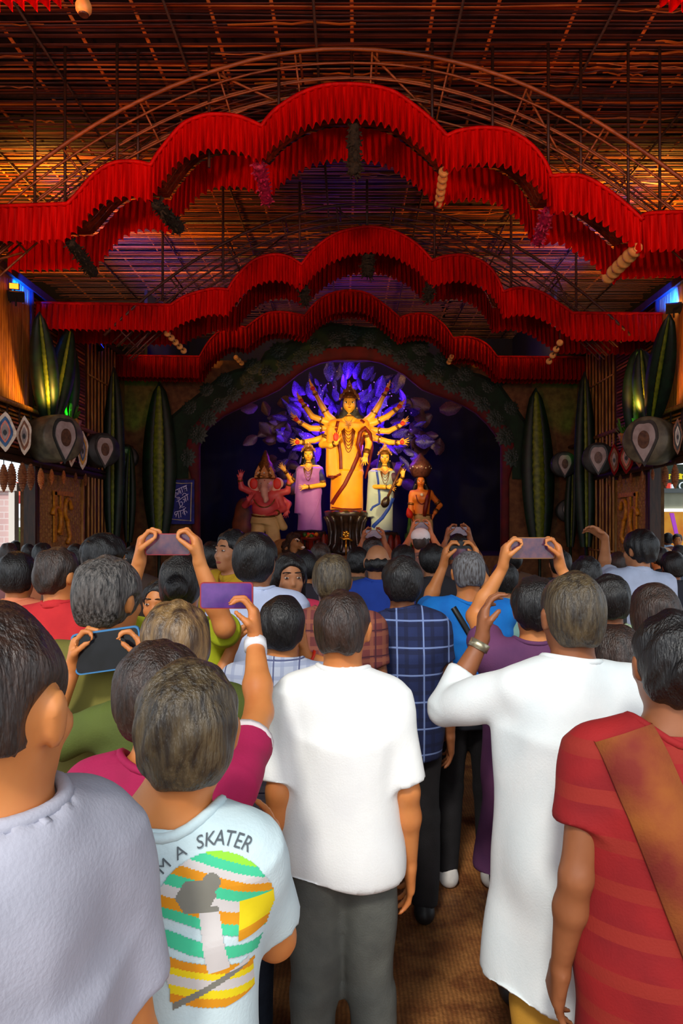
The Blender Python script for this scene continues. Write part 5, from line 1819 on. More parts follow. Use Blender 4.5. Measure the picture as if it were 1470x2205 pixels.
for ch, u, s in (([(546, 1062), (520, 1050, 0.02), (517, 1032, -0.02)], (0.2, -0.1, 1), -1), ([(545, 1075), (528, 1088, -0.05), (538, 1078, -0.22)], (0.5, -0.3, 0.8), -1),
                 ([(598, 1062), (618, 1058, 0.06), (622, 1040, 0.0)], (0.1, -0.1, 1), 1), ([(600, 1072), (610, 1096, -0.06), (596, 1106, -0.26)], (-0.7, -0.4, -0.2), 1), ([(598, 1070, 0.1), (620, 1085, 0.1), (618, 1096, 0.0)], (-0.2, -0.3, -1), 1)):
    pts = [I(*p) for p in ch]
    arm_chain(pr, pts, 0.085, 0.05, 0.03)
    idol_hand(pr, pts[-1], u, (0, -1, 0), (s, 0, 0), 1.25, 0.35)
solid_mesh('body', pr, 0.011, M_IDPINK, t, local=False)
for ch in ([(520, 1050, 0.02), (517, 1032, -0.02)], [(610, 1096, -0.06), (596, 1106, -0.26)], [(618, 1058, 0.06), (622, 1040, 0.0)]):
    a, b = I(*ch[0]), I(*ch[1])
    part('bangle', MB().tube([a.lerp(b, 0.72), a.lerp(b, 0.95)], 0.062, 12), M_GOLD, t, True)
part('necklace', MB().tube([I(572 + 24 * math.sin(a), 1062 + 30 * math.cos(a) * 0.9 + 4, -0.24 - 0.06 * math.cos(a)) for a in [-1.2 + 0.2 * k for k in range(13)]], 0.012, 6), M_GOLD, t, True)
part('belly_chain', MB().tube([I(572 + 30 * math.sin(a), 1107 + 6 * math.cos(a), -0.235 * math.cos(a)) for a in [-1.5 + 0.25 * k for k in range(13)]], 0.02, 6), M_GOLD, t, True)
pr = [cone(arr(I(572, 1108)), arr(I(570, 1128)), 0.28, 0.30, 0.05, 0.75), cone(arr(I(560, 1122)), arr(I(548, 1170)), 0.17, 0.12, 0.06), cone(arr(I(584, 1122, -0.03)), arr(I(596, 1175, -0.05)), 0.17, 0.12, 0.06),
      cap(arr(I(600, 1108, -0.12)), arr(I(612, 1135, -0.10)), 0.07, 0.09, 0.04)]
solid_mesh('dhoti', pr, 0.012, M_DHO, t, folds(0.012, 16, 0.15, 9), 1, local=False)
petalled_base(t, (g.x, 15.0, 1.24), 0.36, 0.22)
# brown cushion bolster beside it
t = thing('bolster', 'brown rounded bolster behind the left arm of the elephant-headed idol', 'cushion', I(520, 1110, 0.35))
q_ = I(522, 1100, 0.42)
solid_mesh('cover', [ell(arr(q_), (0.22, 0.16, 0.30), 0.05), ell(arr(q_ + Vector((-0.05, 0, -0.35))), (0.26, 0.18, 0.34), 0.1)], 0.02, mat('bolster_brown', (120, 58, 26), (80, 36, 16), 0.6, 5), t, folds(0.01, 12, 0.4, 4), local=False)

# ---------------- young warrior idol at the right
b0 = I(906, 1160)
t = thing('warrior_idol', 'youthful male idol with orange body and cream dhoti at the right of the stage', 'idol', Vector((b0.x, 15.0, 1.5)))
hc = I(905, 1036)
hs = 0.135
pr = head_prims(hc, hs, arr(I(905, 1056, 0.01)), 0.5)
pr += [cap(arr(I(889, 1064)), arr(I(925, 1064)), 0.085, 0.085, 0.05, 0.85), cone(arr(I(907, 1060)), arr(I(908, 1110)), 0.20, 0.16, 0.08, 0.6), ell(arr(I(898, 1074, -0.07)), (0.10, 0.08, 0.08), 0.06), ell(arr(I(916, 1074, -0.07)), (0.10, 0.08, 0.08), 0.06)]
A1 = [I(886, 1068), I(884, 1092, 0.0), I(887, 1114, -0.12)]
A2 = [I(928, 1066), I(948, 1088, 0.06), I(935, 1104, -0.10)]
arm_chain(pr, A1, 0.07, 0.045); arm_chain(pr, A2, 0.065, 0.042)
idol_hand(pr, A1[-1], (0.1, -0.4, -1), (1, 0, 0), (0, -1, 0), 1.15, 0.8)
idol_hand(pr, A2[-1], (-0.5, -0.5, -0.8), (0, 1, 0), (0, 0, 1), 1.1, 0.7)
solid_mesh('body', pr, 0.010, M_IDORG, t, local=False)
idol_face(t, hc, hs)
for A_ in (A1, A2):
    part('armlet', MB().tube([A_[0].lerp(A_[1], 0.6), A_[0].lerp(A_[1], 0.8)], 0.075, 12), M_GOLD, t, True)
    part('bangle', MB().tube([A_[-1].lerp(A_[-2], 0.3), A_[-1].lerp(A_[-2], 0.05)], 0.056, 12), M_GOLD, t, True)
part('crown_dome', MB().lathe([(0.14, 0), (0.19, 0.05), (0.24, 0.16), (0.25, 0.24), (0.18, 0.34), (0.10, 0.42), (0.02, 0.52)], 20, hc + Vector((0, 0.03, 0.08))), mat('crown_brown', (120, 70, 56), (84, 46, 40), 0.4, 20, metal=0.3, bump=0.4, bscale=60), t, True)
for k in range(7):
    a = -1.2 + 0.4 * k
    part('gem', MB().ball(hc + Vector((0.24 * math.sin(a), 0.03 - 0.24 * math.cos(a), 0.27 + 0.03 * (k % 2))), 0.014, 8), M_GEM, t, True)
pr = [ell(arr(hc + Vector((0, 0.02, 0.02))), (0.118, 0.115, 0.13), 0.03), cap(arr(hc + Vector((-0.07, 0.05, -0.03))), arr(I(891, 1054, 0.05)), 0.07, 0.05, 0.04), cap(arr(hc + Vector((0.07, 0.05, -0.03))), arr(I(920, 1054, 0.05)), 0.07, 0.05, 0.04),
      ell(arr(hc + Vector((0, -0.13, -0.035))), (0.100, 0.145, 0.128), 0.008, 's')]
solid_mesh('hair', pr, 0.010, M_HAIRI, t, folds(0.004, 50, 0.15, 8), 1, local=False)
part('necklace', MB().tube([I(906 + 12 * math.sin(a), 1062 + 24 * max(0, math.cos(a)), -0.135 - 0.03 * math.cos(a)) for a in [-1.4 + 0.2 * k for k in range(15)]], 0.011, 6), M_SM, t, True)
part('pendant', MB().ball(I(906, 1066, -0.17), (0.035, 0.02, 0.035), 10), M_GEM, t, True)
part('scarf', MB().tube([I(924, 1056, -0.06), I(918, 1075, -0.16), I(914, 1095, -0.15), I(912, 1112, -0.12)], [0.03, 0.05, 0.05, 0.04], 8), M_SM, t, True)
pr = [cone(arr(I(908, 1108)), arr(I(907, 1126)), 0.18, 0.22, 0.04, 0.7), cone(arr(I(898, 1120)), arr(I(893, 1160)), 0.14, 0.10, 0.05), cone(arr(I(918, 1120)), arr(I(922, 1160)), 0.14, 0.10, 0.05)]
solid_mesh('dhoti', pr, 0.011, M_DHO, t, folds(0.010, 18, 0.15, 19), 1, local=False)
part('belt', MB().tube([I(908, 1109) + Vector((0.185 * math.cos(a), 0.125 * math.sin(a), 0)) for a in [2 * PI * k / 20 for k in range(21)]], 0.022, 6), M_GOLD, t, True)
petalled_base(t, (b0.x, 15.0, 1.24), 0.3, 0.36)

# lotus bud at his side
c = I(880, 1150, -0.2)
t = thing('lotus_bud', 'red lotus bud on a leafy green stand beside the orange idol', 'flower', Vector((c.x, c.y, 1.24)))
part('bud', MB().lathe([(0.02, -0.1), (0.07, -0.04), (0.075, 0.02), (0.045, 0.09), (0.005, 0.15)], 12, I(880, 1108, -0.2), Matrix.Rotation(-0.3, 3, 'Y')), M_PALM, t, True)
part('stem', MB().tube([I(880, 1116, -0.2), I(879, 1140, -0.2), Vector((c.x, c.y, 1.24))], [0.03, 0.05, 0.06], 8), M_LGRN, t, True)
for k in range(8):
    a = k * 0.785
    part('leaf', MB().tube([Vector((c.x, c.y, 1.3 + 0.03 * k)), Vector((c.x + 0.09 * math.cos(a), c.y + 0.09 * math.sin(a), 1.5)), Vector((c.x + 0.10 * math.cos(a), c.y + 0.10 * math.sin(a), 1.72))], [0.02, 0.045, 0.005], 6, flat=0.3), M_LGRN, t, True)

# ---------------- lion in front of the stage
c = I(640, 1168, -0.5)
t = thing('lion_figure', 'crouching brown lion figure with pale brow and muzzle, below the violet goddess', 'animal figure', Vector((c.x, c.y, 1.24)))
pr = [ell(arr(c + Vector((0, 0.02, 0.0))), (0.10, 0.12, 0.11), 0.04), cap(arr(c + Vector((0.05, -0.03, -0.02))), arr(c + Vector((0.15, -0.10, -0.07))), 0.07, 0.05, 0.04),
      cap(arr(c + Vector((0.08, -0.05, -0.09))), arr(c + Vector((0.14, -0.10, -0.13))), 0.035, 0.03, 0.02), ell(arr(c + Vector((-0.08, 0.0, 0.12))), (0.035, 0.03, 0.05), 0.02),
      cap(arr(c + Vector((-0.05, 0.1, -0.06))), arr(c + Vector((-0.35, 0.35, -0.12))), 0.17, 0.19, 0.08), cap(arr(c + Vector((-0.05, 0.02, -0.1))), arr((c.x - 0.02, c.y - 0.02, 1.28)), 0.07, 0.045, 0.05),
      cap(arr(c + Vector((-0.2, 0.05, -0.12))), arr((c.x - 0.18, c.y + 0.05, 1.28)), 0.07, 0.045, 0.05), cap(arr((c.x - 0.02, c.y - 0.02, 1.28)), arr((c.x + 0.05, c.y - 0.08, 1.27)), 0.045, 0.035, 0.03),
      cap(arr(c + Vector((-0.38, 0.35, -0.15))), arr((c.x - 0.35, c.y + 0.3, 1.28)), 0.12, 0.05, 0.05)]
solid_mesh('body', pr, 0.011, mat('lion_tan', (176, 130, 80), (140, 96, 54), 0.6, 8), t, local=False)
pr = [ell(arr(c + Vector((-0.08, 0.06, 0.02))), (0.14, 0.12, 0.20), 0.05), ell(arr(c + Vector((-0.16, 0.10, -0.08))), (0.14, 0.13, 0.17), 0.05), ell(arr(c + Vector((-0.02, 0.06, 0.13))), (0.12, 0.10, 0.08), 0.05)]
solid_mesh('mane', pr, 0.012, mat('mane_brown', (62, 40, 26), (40, 24, 16), 0.8, 30, bump=0.6, bscale=60), t, folds(0.014, 45, 0.6, 3), 0, local=False)
part('pale_brow', MB().tube([c + Vector((0.0, -0.10, 0.07)), c + Vector((0.04, -0.11, 0.09)), c + Vector((0.09, -0.10, 0.05))], 0.014, 6), M_EYE, t, True)
part('eye', MB().ball(c + Vector((0.05, -0.10, 0.04)), 0.018, 8), M_BLK, t, True)
part('pale_muzzle', MB().ball(c + Vector((0.165, -0.13, -0.085)), (0.045, 0.03, 0.03), 10), M_EYE, t, True)
part('nose', MB().ball(c + Vector((0.19, -0.13, -0.05)), 0.02, 8), M_BLK, t, True)
# small red tray of offerings next to it
c = I(672, 1150, -0.55)
t = thing('offering_tray', 'red and yellow tray of offerings right of the lion figure', 'tray', Vector((c.x, c.y, 1.24)))
part('tray', MB().lathe([(0.05, 0), (0.06, 0.32), (0.20, 0.36), (0.22, 0.40), (0.19, 0.39)], 20, (c.x, c.y, 1.24)), M_SM, t, True)
q = random.Random(5)
for k in range(9):
    part('fruit', MB().ball((c.x + q.uniform(-0.13, 0.13), c.y + q.uniform(-0.12, 0.12), 1.66 + q.uniform(0, 0.04)), 0.045, 8), (M_PALM, M_YFL, M_LGRN)[k % 3], t, True)

# ---------------- fan of silvery violet foliage behind the goddesses
M_PET = mat('foil_petal', (96, 78, 140), (40, 30, 70), 0.25, 10, spec=0.8, trans=0.35, bump=0.4, bscale=30)
M_PETB = mat('foil_petal_brown', (92, 60, 66), (54, 34, 44), 0.35, 10, spec=0.6, bump=0.4, bscale=30)


def petal_mesh(m, seed):
    q = random.Random(seed)
    mb = MB()
    n = 6
    vs = []
    for i in range(n + 1):
        u = i / n
        w = 0.5 * math.sin(PI * (0.08 + 0.9 * u)) ** 0.8 * q.uniform(0.85, 1.1)
        y = -0.25 * u * u
        for v in (-1, -0.5, 0, 0.5, 1):
            vs.append((v * w, y - 0.18 * (1 - v * v) * (1 - u * 0.5) + q.uniform(-0.02, 0.02), u * 1.6))
    fs = []
    for i in range(n):
        for j in range(4):
            a = i * 5 + j
            fs.append((a, a + 1, a + 6, a + 5))
    mb.add(vs, fs)
    return mesh_of('petal', mb, m, True)


pm = [petal_mesh(M_PET, i) for i in range(3)]
pmb = [petal_mesh(M_PETB, i + 9) for i in range(3)]
fan = thing('foliage_backdrop', 'fan of silvery violet leaves lit blue behind the central goddess', 'backdrop', Vector((0, 15.9, STAGE_Z - 0.04)))
part('frame_post', MB().tube([(0, 15.95, STAGE_Z - 0.03), (0, 15.95, 5.2)], 0.04, 8), M_DARKB, fan, True)
q = random.Random(8)
n = 0
for ring_, (ra, cnt) in enumerate(((0.45, 12), (0.7, 16), (0.95, 20), (1.2, 26), (1.45, 30))):
    for k in range(cnt):
        a = -0.35 + (PI + 0.7) * (k + q.uniform(-0.2, 0.2)) / (cnt - 1)
        c = I(752, 935)
        p = Vector((c.x + ra * math.cos(a) * 1.02, 15.85 - 0.05 * ring_ + q.uniform(-0.05, 0.05), c.z + ra * math.sin(a) * 0.92))
        o = link('foil_leaf', pm[n % 3], fan)
        o.location = p - fan.location
        s_ = q.uniform(0.12, 0.30)
        o.scale = (s_ * q.uniform(0.5, 1.1), s_, s_ * q.uniform(0.8, 1.3))
        o.rotation_euler = (q.uniform(-0.5, 0.5), PI / 2 - a + q.uniform(-0.8, 0.8), q.uniform(-0.9, 0.9))
        n += 1
for k in range(60):
    sd = -1 if k % 2 else 1
    px = 752 + sd * q.uniform(120, 200); py = q.uniform(860, 1010)
    if q.random() < 0.3: px, py = 752 + sd * q.uniform(60, 130), q.uniform(1000, 1060)
    p = P(px, py, 16.2)
    o = link('brown_leaf', pmb[k % 3], fan)
    o.location = p - fan.location
    s_ = q.uniform(0.2, 0.34)
    o.scale = (s_, s_, s_)
    o.rotation_euler = (q.uniform(-0.5, 0.5), q.uniform(-3, 3), 0)
for k in range(40):
    a = q.uniform(0, PI)
    ra = q.uniform(0.9, 1.6)
    c = I(752, 935)
    part('sequin', MB().ball((c.x + ra * math.cos(a), 15.55, c.z + ra * math.sin(a) * 0.95), 0.014, 6), M_GEM, fan, True)
VIO = (0.13, 0.02, 1.0)
for i, (a, b, w, dy) in enumerate(((715, 905, 60, 0.45), (790, 905, 60, 0.45), (752, 815, 40, 0.4), (752, 965, 40, 0.5), (690, 955, 30, 0.4), (815, 955, 30, 0.4), (660, 860, 14, 0.4), (845, 860, 14, 0.4))):
    light('violet_lamp', 'POINT', I(a, b, dy), (0, 0, 0), w * 0.9, VIO, 0.08)

# ================================================================ the crowd
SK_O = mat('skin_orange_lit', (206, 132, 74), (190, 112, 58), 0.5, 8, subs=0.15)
SK_B = mat('skin_brown', (150, 92, 58), (132, 78, 46), 0.5, 8, subs=0.1)
SK_T = mat('skin_tan', (186, 124, 84), (168, 106, 68), 0.5, 8, subs=0.12)
HR_K = mat('hair_black', (24, 20, 20), (12, 10, 11), 0.42, 9, (9, 9, 1.4), 0.6, 22, spec=0.5)
HR_B = mat('hair_dark_brown', (58, 40, 32), (32, 22, 18), 0.42, 9, (9, 9, 1.4), 0.6, 22, spec=0.5)
HR_G = mat('hair_greying', (96, 90, 86), (22, 20, 20), 0.5, 14, (9, 9, 1.6), 0.8, 22, spec=0.5)
HR_O = mat('hair_olive_brown', (84, 70, 48), (40, 32, 24), 0.42, 9, (9, 9, 1.4), 0.6, 22, spec=0.5)
HR_H = mat('hair_highlighted', (132, 102, 62), (56, 40, 28), 0.42, 7, (7, 7, 1.2), 0.6, 20, spec=0.6)
SH_W = mat('shoe_white', (226, 220, 214), (200, 194, 190), 0.6, 20)
SH_D = mat('shoe_dark', (40, 36, 36), (24, 22, 22), 0.5, 20)
DENIM = mat('dark_denim', (44, 54, 70), (32, 40, 54), 0.8, 20, bump=0.3, bscale=300)
DGREY = mat('grey_trousers', (92, 94, 88), (78, 80, 76), 0.8, 12, bump=0.2, bscale=200)
BLKT = mat('black_trousers', (30, 27, 30), (20, 18, 20), 0.8, 12, bump=0.2, bscale=200)
EYEW = mat('real_eye_white', (190, 176, 166), None, 0.3)
EYED = mat('real_eye_dark', (24, 14, 10), None, 0.2)
LIPN = mat('lip_natural', (150, 66, 54), None, 0.5)


def cloth(name, c1, c2=None, **k):
    k.setdefault('bump', 0.12); k.setdefault('bscale', 180)
    return mat(name, c1, c2 or tuple(int(v * 0.88) for v in c1), 0.85, 6, **k)


def ik(S, W, l1, l2, pole):
    d = W - S
    L_ = d.length
    mx = (l1 + l2) * 0.985
    if L_ > mx:
        W = S + d * (mx / L_)
        d = W - S
        L_ = mx
    mn = abs(l1 - l2) + 0.04
    if L_ < mn:
        W = S + d.normalized() * mn
        d = W - S; L_ = mn
    a = (l1 * l1 - l2 * l2 + L_ * L_) / (2 * L_)
    h = math.sqrt(max(0, l1 * l1 - a * a))
    dn = d.normalized()
    p = pole - dn * pole.dot(dn)
    p = p.normalized() if p.length > 1e-4 else Vector((0, -1, 0))
    return S + dn * a + p * h, W


PEOPLE = []


def person(px, ytop, d, label, top, bottom, skin=SK_B, hair=HR_K, style='short', yaw=0.0, build=1.0, L=None, Rr=None, kind='shirt', vox=0.011,
           hem=None, sleeve=0.6, head_yaw=0.0, tilt=0.0, shoes=SH_D, face=False, child=False, group=None, beard=False, width=None, trims=None, sway=0.0):
    """a standing person whose head crown shows at pixel (px, ytop) when standing d metres away; yaw 0 looks at the stage.
    L, Rr: wrist goals ((x, y, z) world, hand direction, palm normal, thumb side, curl) for the arm on the left or right of the body"""
    h = CAM_Z - (ytop - HY) * d / F_PX
    s = h / 1.70
    X0 = (px - VX) * d / F_PX
    t = thing('person', label, 'person', (X0, d, 0), yaw, group)
    M_in = Matrix.Rotation(-yaw, 3, 'Z')
    def loc(p):
        return M_in @ (Vector(p) - Vector((X0, d, 0)))
    hsz = 1.0 if not child else 1.0 + (1.70 - h) * 0.18
    wf = build
    V = lambda x, y, z: Vector((x * s * wf, y * s, z * s))
    # ---- skeleton
    neck = V(0, -0.005, 1.44)
    hc = Vector((tilt * 0.05, 0.012 * s, 1.70 * s - 0.118 * s * hsz))
    hs = s * hsz
    shz = 1.385
    Sj = {-1: V(-0.168, 0, shz), 1: V(0.168, 0, shz)}
    bodyp = []
    Rh = Matrix.Rotation(head_yaw, 3, 'Z')
    def H(x, y, z):
        return arr(hc + Rh @ Vector((x * hs, y * hs, z * hs)))
    RM = np.array(Rh)
    def he(x, y, z, r, k, op='u'):
        return ell(H(x, y, z), (r[0] * hs, r[1] * hs, r[2] * hs), k, op, rot=RM if abs(head_yaw) > 1e-3 else None)
    bodyp += [he(0, -0.012, 0.022, (0.074, 0.092, 0.092), 0.02), he(0, 0.028, -0.045, (0.054, 0.062, 0.066), 0.03), he(0, 0.066, -0.092, (0.022, 0.02, 0.02), 0.02),
              he(0, 0.03, -0.075, (0.045, 0.05, 0.038), 0.03),
              cap(H(0, 0.080, 0.0), H(0, 0.097, -0.030), 0.008 * hs, 0.013 * hs, 0.012), he(0, 0.078, 0.022, (0.045, 0.012, 0.012), 0.015), he(0, 0.082, -0.062, (0.022, 0.009, 0.009), 0.01)]
    for sd in (-1, 1):
        bodyp += [he(sd * 0.077, -0.005, -0.008, (0.010, 0.020, 0.032), 0.012), he(sd * 0.084, -0.012, 0.008, (0.007, 0.016, 0.020), 0.006),
                  he(sd * 0.032, 0.088, 0.005, (0.015, 0.008, 0.009), 0.006, 's'), he(sd * 0.042, 0.062, -0.03, (0.02, 0.018, 0.02), 0.02)]
    bodyp += [cap(H(0, -0.022, -0.06), arr(neck), 0.054 * s, 0.056 * s, 0.03), cap(arr(neck), arr(V(0, 0.0, 1.36)), 0.055 * s, 0.06 * s, 0.03),
              cap(arr(V(-0.09, -0.005, 1.39)), arr(V(0.09, -0.005, 1.39)), 0.036 * s, 0.036 * s, 0.05)]
    torso = [('cap', V(-0.115, 0, 1.36), V(0.115, 0, 1.36), 0.066, 0.066, 1.0), ('cap', V(-0.07, 0.005, 1.25), V(0.07, 0.005, 1.25), 0.112, 0.112, 0.92),
             ('cap', V(-0.05, 0, 1.08), V(0.05, 0, 1.08), 0.102, 0.102, 0.92), ('cap', V(-0.072, -0.005, 0.92), V(0.072, -0.005, 0.92), 0.102, 0.102, 1.0)]
    def torso_prims(infl, k=0.09):
        out = [cap(arr(a), arr(b), (r0 + infl) * s * (wf if i else 1), (r1 + infl) * s * (wf if i else 1), k * s, q) for i, (_, a, b, r0, r1, q) in enumerate(torso)]
        return out
    bodyp += torso_prims(-0.022)
    # ---- arms
    arms = {}
    for sd, spec in ((-1, L), (1, Rr)):
        S = Sj[sd]
        if spec is None or spec == 'down':
            W = V(sd * 0.235, 0.03, 0.83) if spec is None else V(sd * 0.235, 0.03, 0.83)
            E, W = ik(S, W, 0.285 * s, 0.25 * s, Vector((sd * 0.3, -1, 0)))
            u, n, th, cu = (W - E).normalized() + Vector((0, 0.1, 0)), Vector((-sd, 0, 0)), Vector((0, 1, 0)), 0.45
        else:
            W0, u, n, th, cu = spec[:5]
            pole = Vector((sd * 0.45, -0.15, -1.0)) if len(spec) < 6 else Vector(spec[5])
            E, W = ik(S, loc(W0), 0.285 * s, 0.25 * s, M_in @ pole if len(spec) >= 6 else pole)
            u, n, th = M_in @ Vector(u), M_in @ Vector(n), M_in @ Vector(th)
        arms[sd] = (S, E, W)
        bodyp += [cap(arr(S), arr(S.lerp(E, 0.4)), 0.040 * s, 0.041 * s, 0.03 * s), cap(arr(S.lerp(E, 0.4)), arr(E), 0.045 * s, 0.037 * s, 0.02 * s),
                  cap(arr(E), arr(E.lerp(W, 0.35)), 0.037 * s, 0.039 * s, 0.02 * s), cap(arr(E.lerp(W, 0.35)), arr(W), 0.039 * s, 0.024 * s, 0.02 * s)]
        th = th - u.normalized() * th.dot(u.normalized())
        idol_hand(bodyp, W, u, n, th, s * (1.0 if vox < 0.009 else 1.08), cu)
    # ---- legs
    stance = sway
    for sd in (-1, 1):
        hip, kn, an, toe = V(sd * 0.088, -0.005, 0.90), V(sd * 0.098 + stance * 0.03, 0.015, 0.48), V(sd * 0.100 + stance * 0.02, -0.02, 0.085), V(sd * 0.115, 0.10, 0.035)
        bodyp += [cap(arr(hip), arr(kn), 0.084 * s * wf, 0.053 * s, 0.03), cap(arr(kn), arr(kn.lerp(an, 0.35)), 0.053 * s, 0.052 * s, 0.02), cap(arr(kn.lerp(an, 0.35)), arr(an), 0.052 * s, 0.034 * s, 0.02), cap(arr(an), arr(toe), 0.034 * s, 0.028 * s, 0.02)]
        sp = [cap(arr(V(sd * 0.1, -0.05, 0.042)), arr(V(sd * 0.118, 0.135, 0.036)), 0.042 * s, 0.040 * s, 0.03), cap(arr(V(sd * 0.1, -0.03, 0.05)), arr(V(sd * 0.1, -0.02, 0.10)), 0.044 * s, 0.042 * s, 0.03), plane((0, 0, -1), 0.001)]
        o = solid_mesh('shoe', sp, 0.010 if vox < 0.012 else 0.014, shoes, t, None, 1)
    solid_mesh('body', bodyp, vox, skin, t, None, 1)
    # ---- hair
    hd = folds(0.0035 * hs, 90, 0.12, abs(int(px)) + 3)
    hv = max(vox * 0.9, 0.006)
    if style != 'bald':
        vol = {'short': 1.0, 'crew': 0.93, 'fade': 0.93, 'full': 1.14, 'bun': 1.02, 'long': 1.08, 'cap': 0.96}[style]
        hp = [he(0, -0.02, 0.034, (0.086 * vol, 0.100 * vol, 0.094 * vol), 0.02), he(0, -0.052, -0.015, (0.074 * vol, 0.062 * vol, 0.080), 0.03)]
        if style in ('long',):
            hp += [cap(H(0, -0.06, -0.02), arr(V(0, -0.085, 1.33)), 0.080 * s, 0.085 * s, 0.04, 0.7), cap(H(-0.055, -0.03, -0.02), arr(V(-0.07, -0.05, 1.40)), 0.04 * s, 0.03 * s, 0.03), cap(H(0.055, -0.03, -0.02), arr(V(0.07, -0.05, 1.40)), 0.04 * s, 0.03 * s, 0.03)]
        if style == 'bun':
            hp += [he(0, -0.125, 0.0, (0.045, 0.040, 0.045), 0.015)]
        hp += [he(0, 0.088, -0.028, (0.078, 0.066, 0.098), 0.015, 's')]
        if style not in ('long', 'bun'):
            for sd in (-1, 1):
                hp += [he(sd * 0.096, 0.004, -0.035, (0.030, 0.040, 0.056), 0.01, 's')]
            zc = {'crew': 0.072, 'fade': 0.112}.get(style, 0.056)
            hp += [he(0, -0.06, -0.130, (0.12, 0.12, zc), 0.012, 's')]
            for sd in (-1, 1):
                hp += [he(sd * 0.085, -0.05, -0.10, (0.035, 0.05, 0.055), 0.012, 's')]
                if style == 'fade':
                    hp += [he(sd * 0.095, -0.01, -0.03, (0.040, 0.055, 0.075), 0.012, 's')]
        solid_mesh('hair', hp, hv, hair, t, hd, 0)
    else:
        hp = [he(0, -0.03, -0.005, (0.084, 0.086, 0.060), 0.02), he(0, 0.085, -0.02, (0.085, 0.075, 0.10), 0.01, 's'), he(0, -0.01, 0.085, (0.08, 0.09, 0.065), 0.02, 's'), he(0, -0.05, -0.12, (0.1, 0.1, 0.045), 0.01, 's')]
        solid_mesh('hair', hp, hv, hair, t, hd, 0)
    if style == 'cap':
        cp = [he(0, -0.015, 0.05, (0.094, 0.106, 0.085), 0.02), plane(arr(Rh @ Vector((0, 0, -1))), -(hc.z + 0.02 * hs))]
        solid_mesh('cap_crown', cp, hv, hair if trims is None else trims, t, None, 1)
    if face:
        for sd in (-1, 1):
            e = hc + Rh @ Vector((sd * 0.032 * hs, 0.081 * hs, 0.005 * hs))
            eo = part('eye', MB().ball(e, (0.0130 * hs, 0.0075 * hs, 0.0050 * hs), 10), EYEW, t, True, local=True)
            part('pupil', MB().ball(e + Rh @ Vector((0, 0.0055 * hs, 0)), 0.0052 * hs, 8), EYED, eo, True, local=True)
            part('eyebrow', MB().tube([hc + Rh @ Vector((sd * (0.032 + x * 0.022) * hs, (0.092 - 0.008 * abs(x)) * hs, (0.030 + 0.004 * (1 - x * x)) * hs)) for x in (-1, -0.4, 0.3, 1)], 0.0035 * hs, 6), EYED, t, True, local=True)
        part('lips', MB().ball(hc + Rh @ Vector((0, 0.089 * hs, -0.062 * hs)), (0.022 * hs, 0.007 * hs, 0.007 * hs), 10), LIPN, t, True, local=True)
    # ---- clothes
    hemz = {'tee': 0.84, 'shirt': 0.80, 'kurta': 0.52, 'dress': 0.12, 'saree': 0.05}[kind] if hem is None else hem
    tp = torso_prims(0.014)
    G_ = 0.013 * s
    tp += [cap(arr(neck), arr(V(0, 0.0, 1.36)), 0.056 * s + G_, 0.07 * s + G_, 0.04), cap(arr(V(-0.09, -0.005, 1.40)), arr(V(0.09, -0.005, 1.40)), 0.050 * s + G_, 0.050 * s + G_, 0.05)]
    if hemz < 0.9:
        lo = V(0, 0, hemz + (0.0 if kind in ('dress', 'saree', 'kurta') else 0.02))
        wd = {'tee': (0.180, 0.190), 'shirt': (0.180, 0.194), 'kurta': (0.188, 0.235), 'dress': (0.175, 0.27), 'saree': (0.180, 0.235)}[kind]
        tp += [cone(arr(V(0, 0, 1.24)), arr(V(0, 0, hemz)), wd[0] * s * wf * 0.90, wd[1] * s * wf, 0.08, 0.76)]
    for sd in (-1, 1):
        S, E, W = arms[sd]
        if sleeve <= 1:
            tp += [cap(arr(S), arr(S.lerp(E, 0.12)), 0.050 * s + G_, 0.050 * s + G_, 0.04 * s), cone(arr(S), arr(S.lerp(E, sleeve)), 0.061 * s, 0.064 * s, 0.035 * s)]
        else:
            tp += [cap(arr(S), arr(E), 0.066 * s, 0.056 * s, 0.035 * s), cone(arr(E), arr(E.lerp(W, sleeve - 1)), 0.057 * s, 0.050 * s, 0.02 * s)]
    ckf = 0.5 if kind in ('kurta', 'dress', 'saree') else 1.0
    tp += [plane((0, 0, -1), -hemz * s)]
    nr = {'tee': 0.083, 'shirt': 0.066, 'kurta': 0.070, 'dress': 0.088, 'saree': 0.088}[kind]
    tp += [cone(arr(V(0, 0.030, 1.395)), arr(V(0, -0.02, 1.62)), nr * s, (nr + 0.02) * s, 0.008, 1.0, 's')]
    amp = {'tee': 0.007, 'shirt': 0.010, 'kurta': 0.012, 'dress': 0.010, 'saree': 0.011}[kind] * s
    topo = solid_mesh({'tee': 'tee_shirt', 'shirt': 'shirt', 'kurta': 'kurta', 'dress': 'dress', 'saree': 'saree'}[kind], tp, max(vox, 0.009), top, t, folds(amp, 15 if kind != 'dress' else 13, 0.35 * ckf, abs(int(px * 7 + ytop)) % 9999), 1)
    if d < 5:
        bt = bvh_of(topo)
        q = []
        for k in range(29):
            a = 2 * PI * k / 28
            r_ = (nr + 0.013) * s
            hh = bt.ray_cast(Vector((r_ * math.cos(a), 0.012 * s + r_ * math.sin(a), 1.62 * s)), Vector((0, 0, -1)))[0]
            if hh is not None and hh.z > 1.3 * s:
                q.append(hh)
        if len(q) > 20:
            for _ in range(3):
                q = [(q[i - 1] + q[i] * 2 + q[(i + 1) % len(q)]) / 4 for i in range(len(q))]
            part('neckline', MB().tube(q + [q[0], q[1]], 0.0095 * s, 8), top, t, True, local=True)
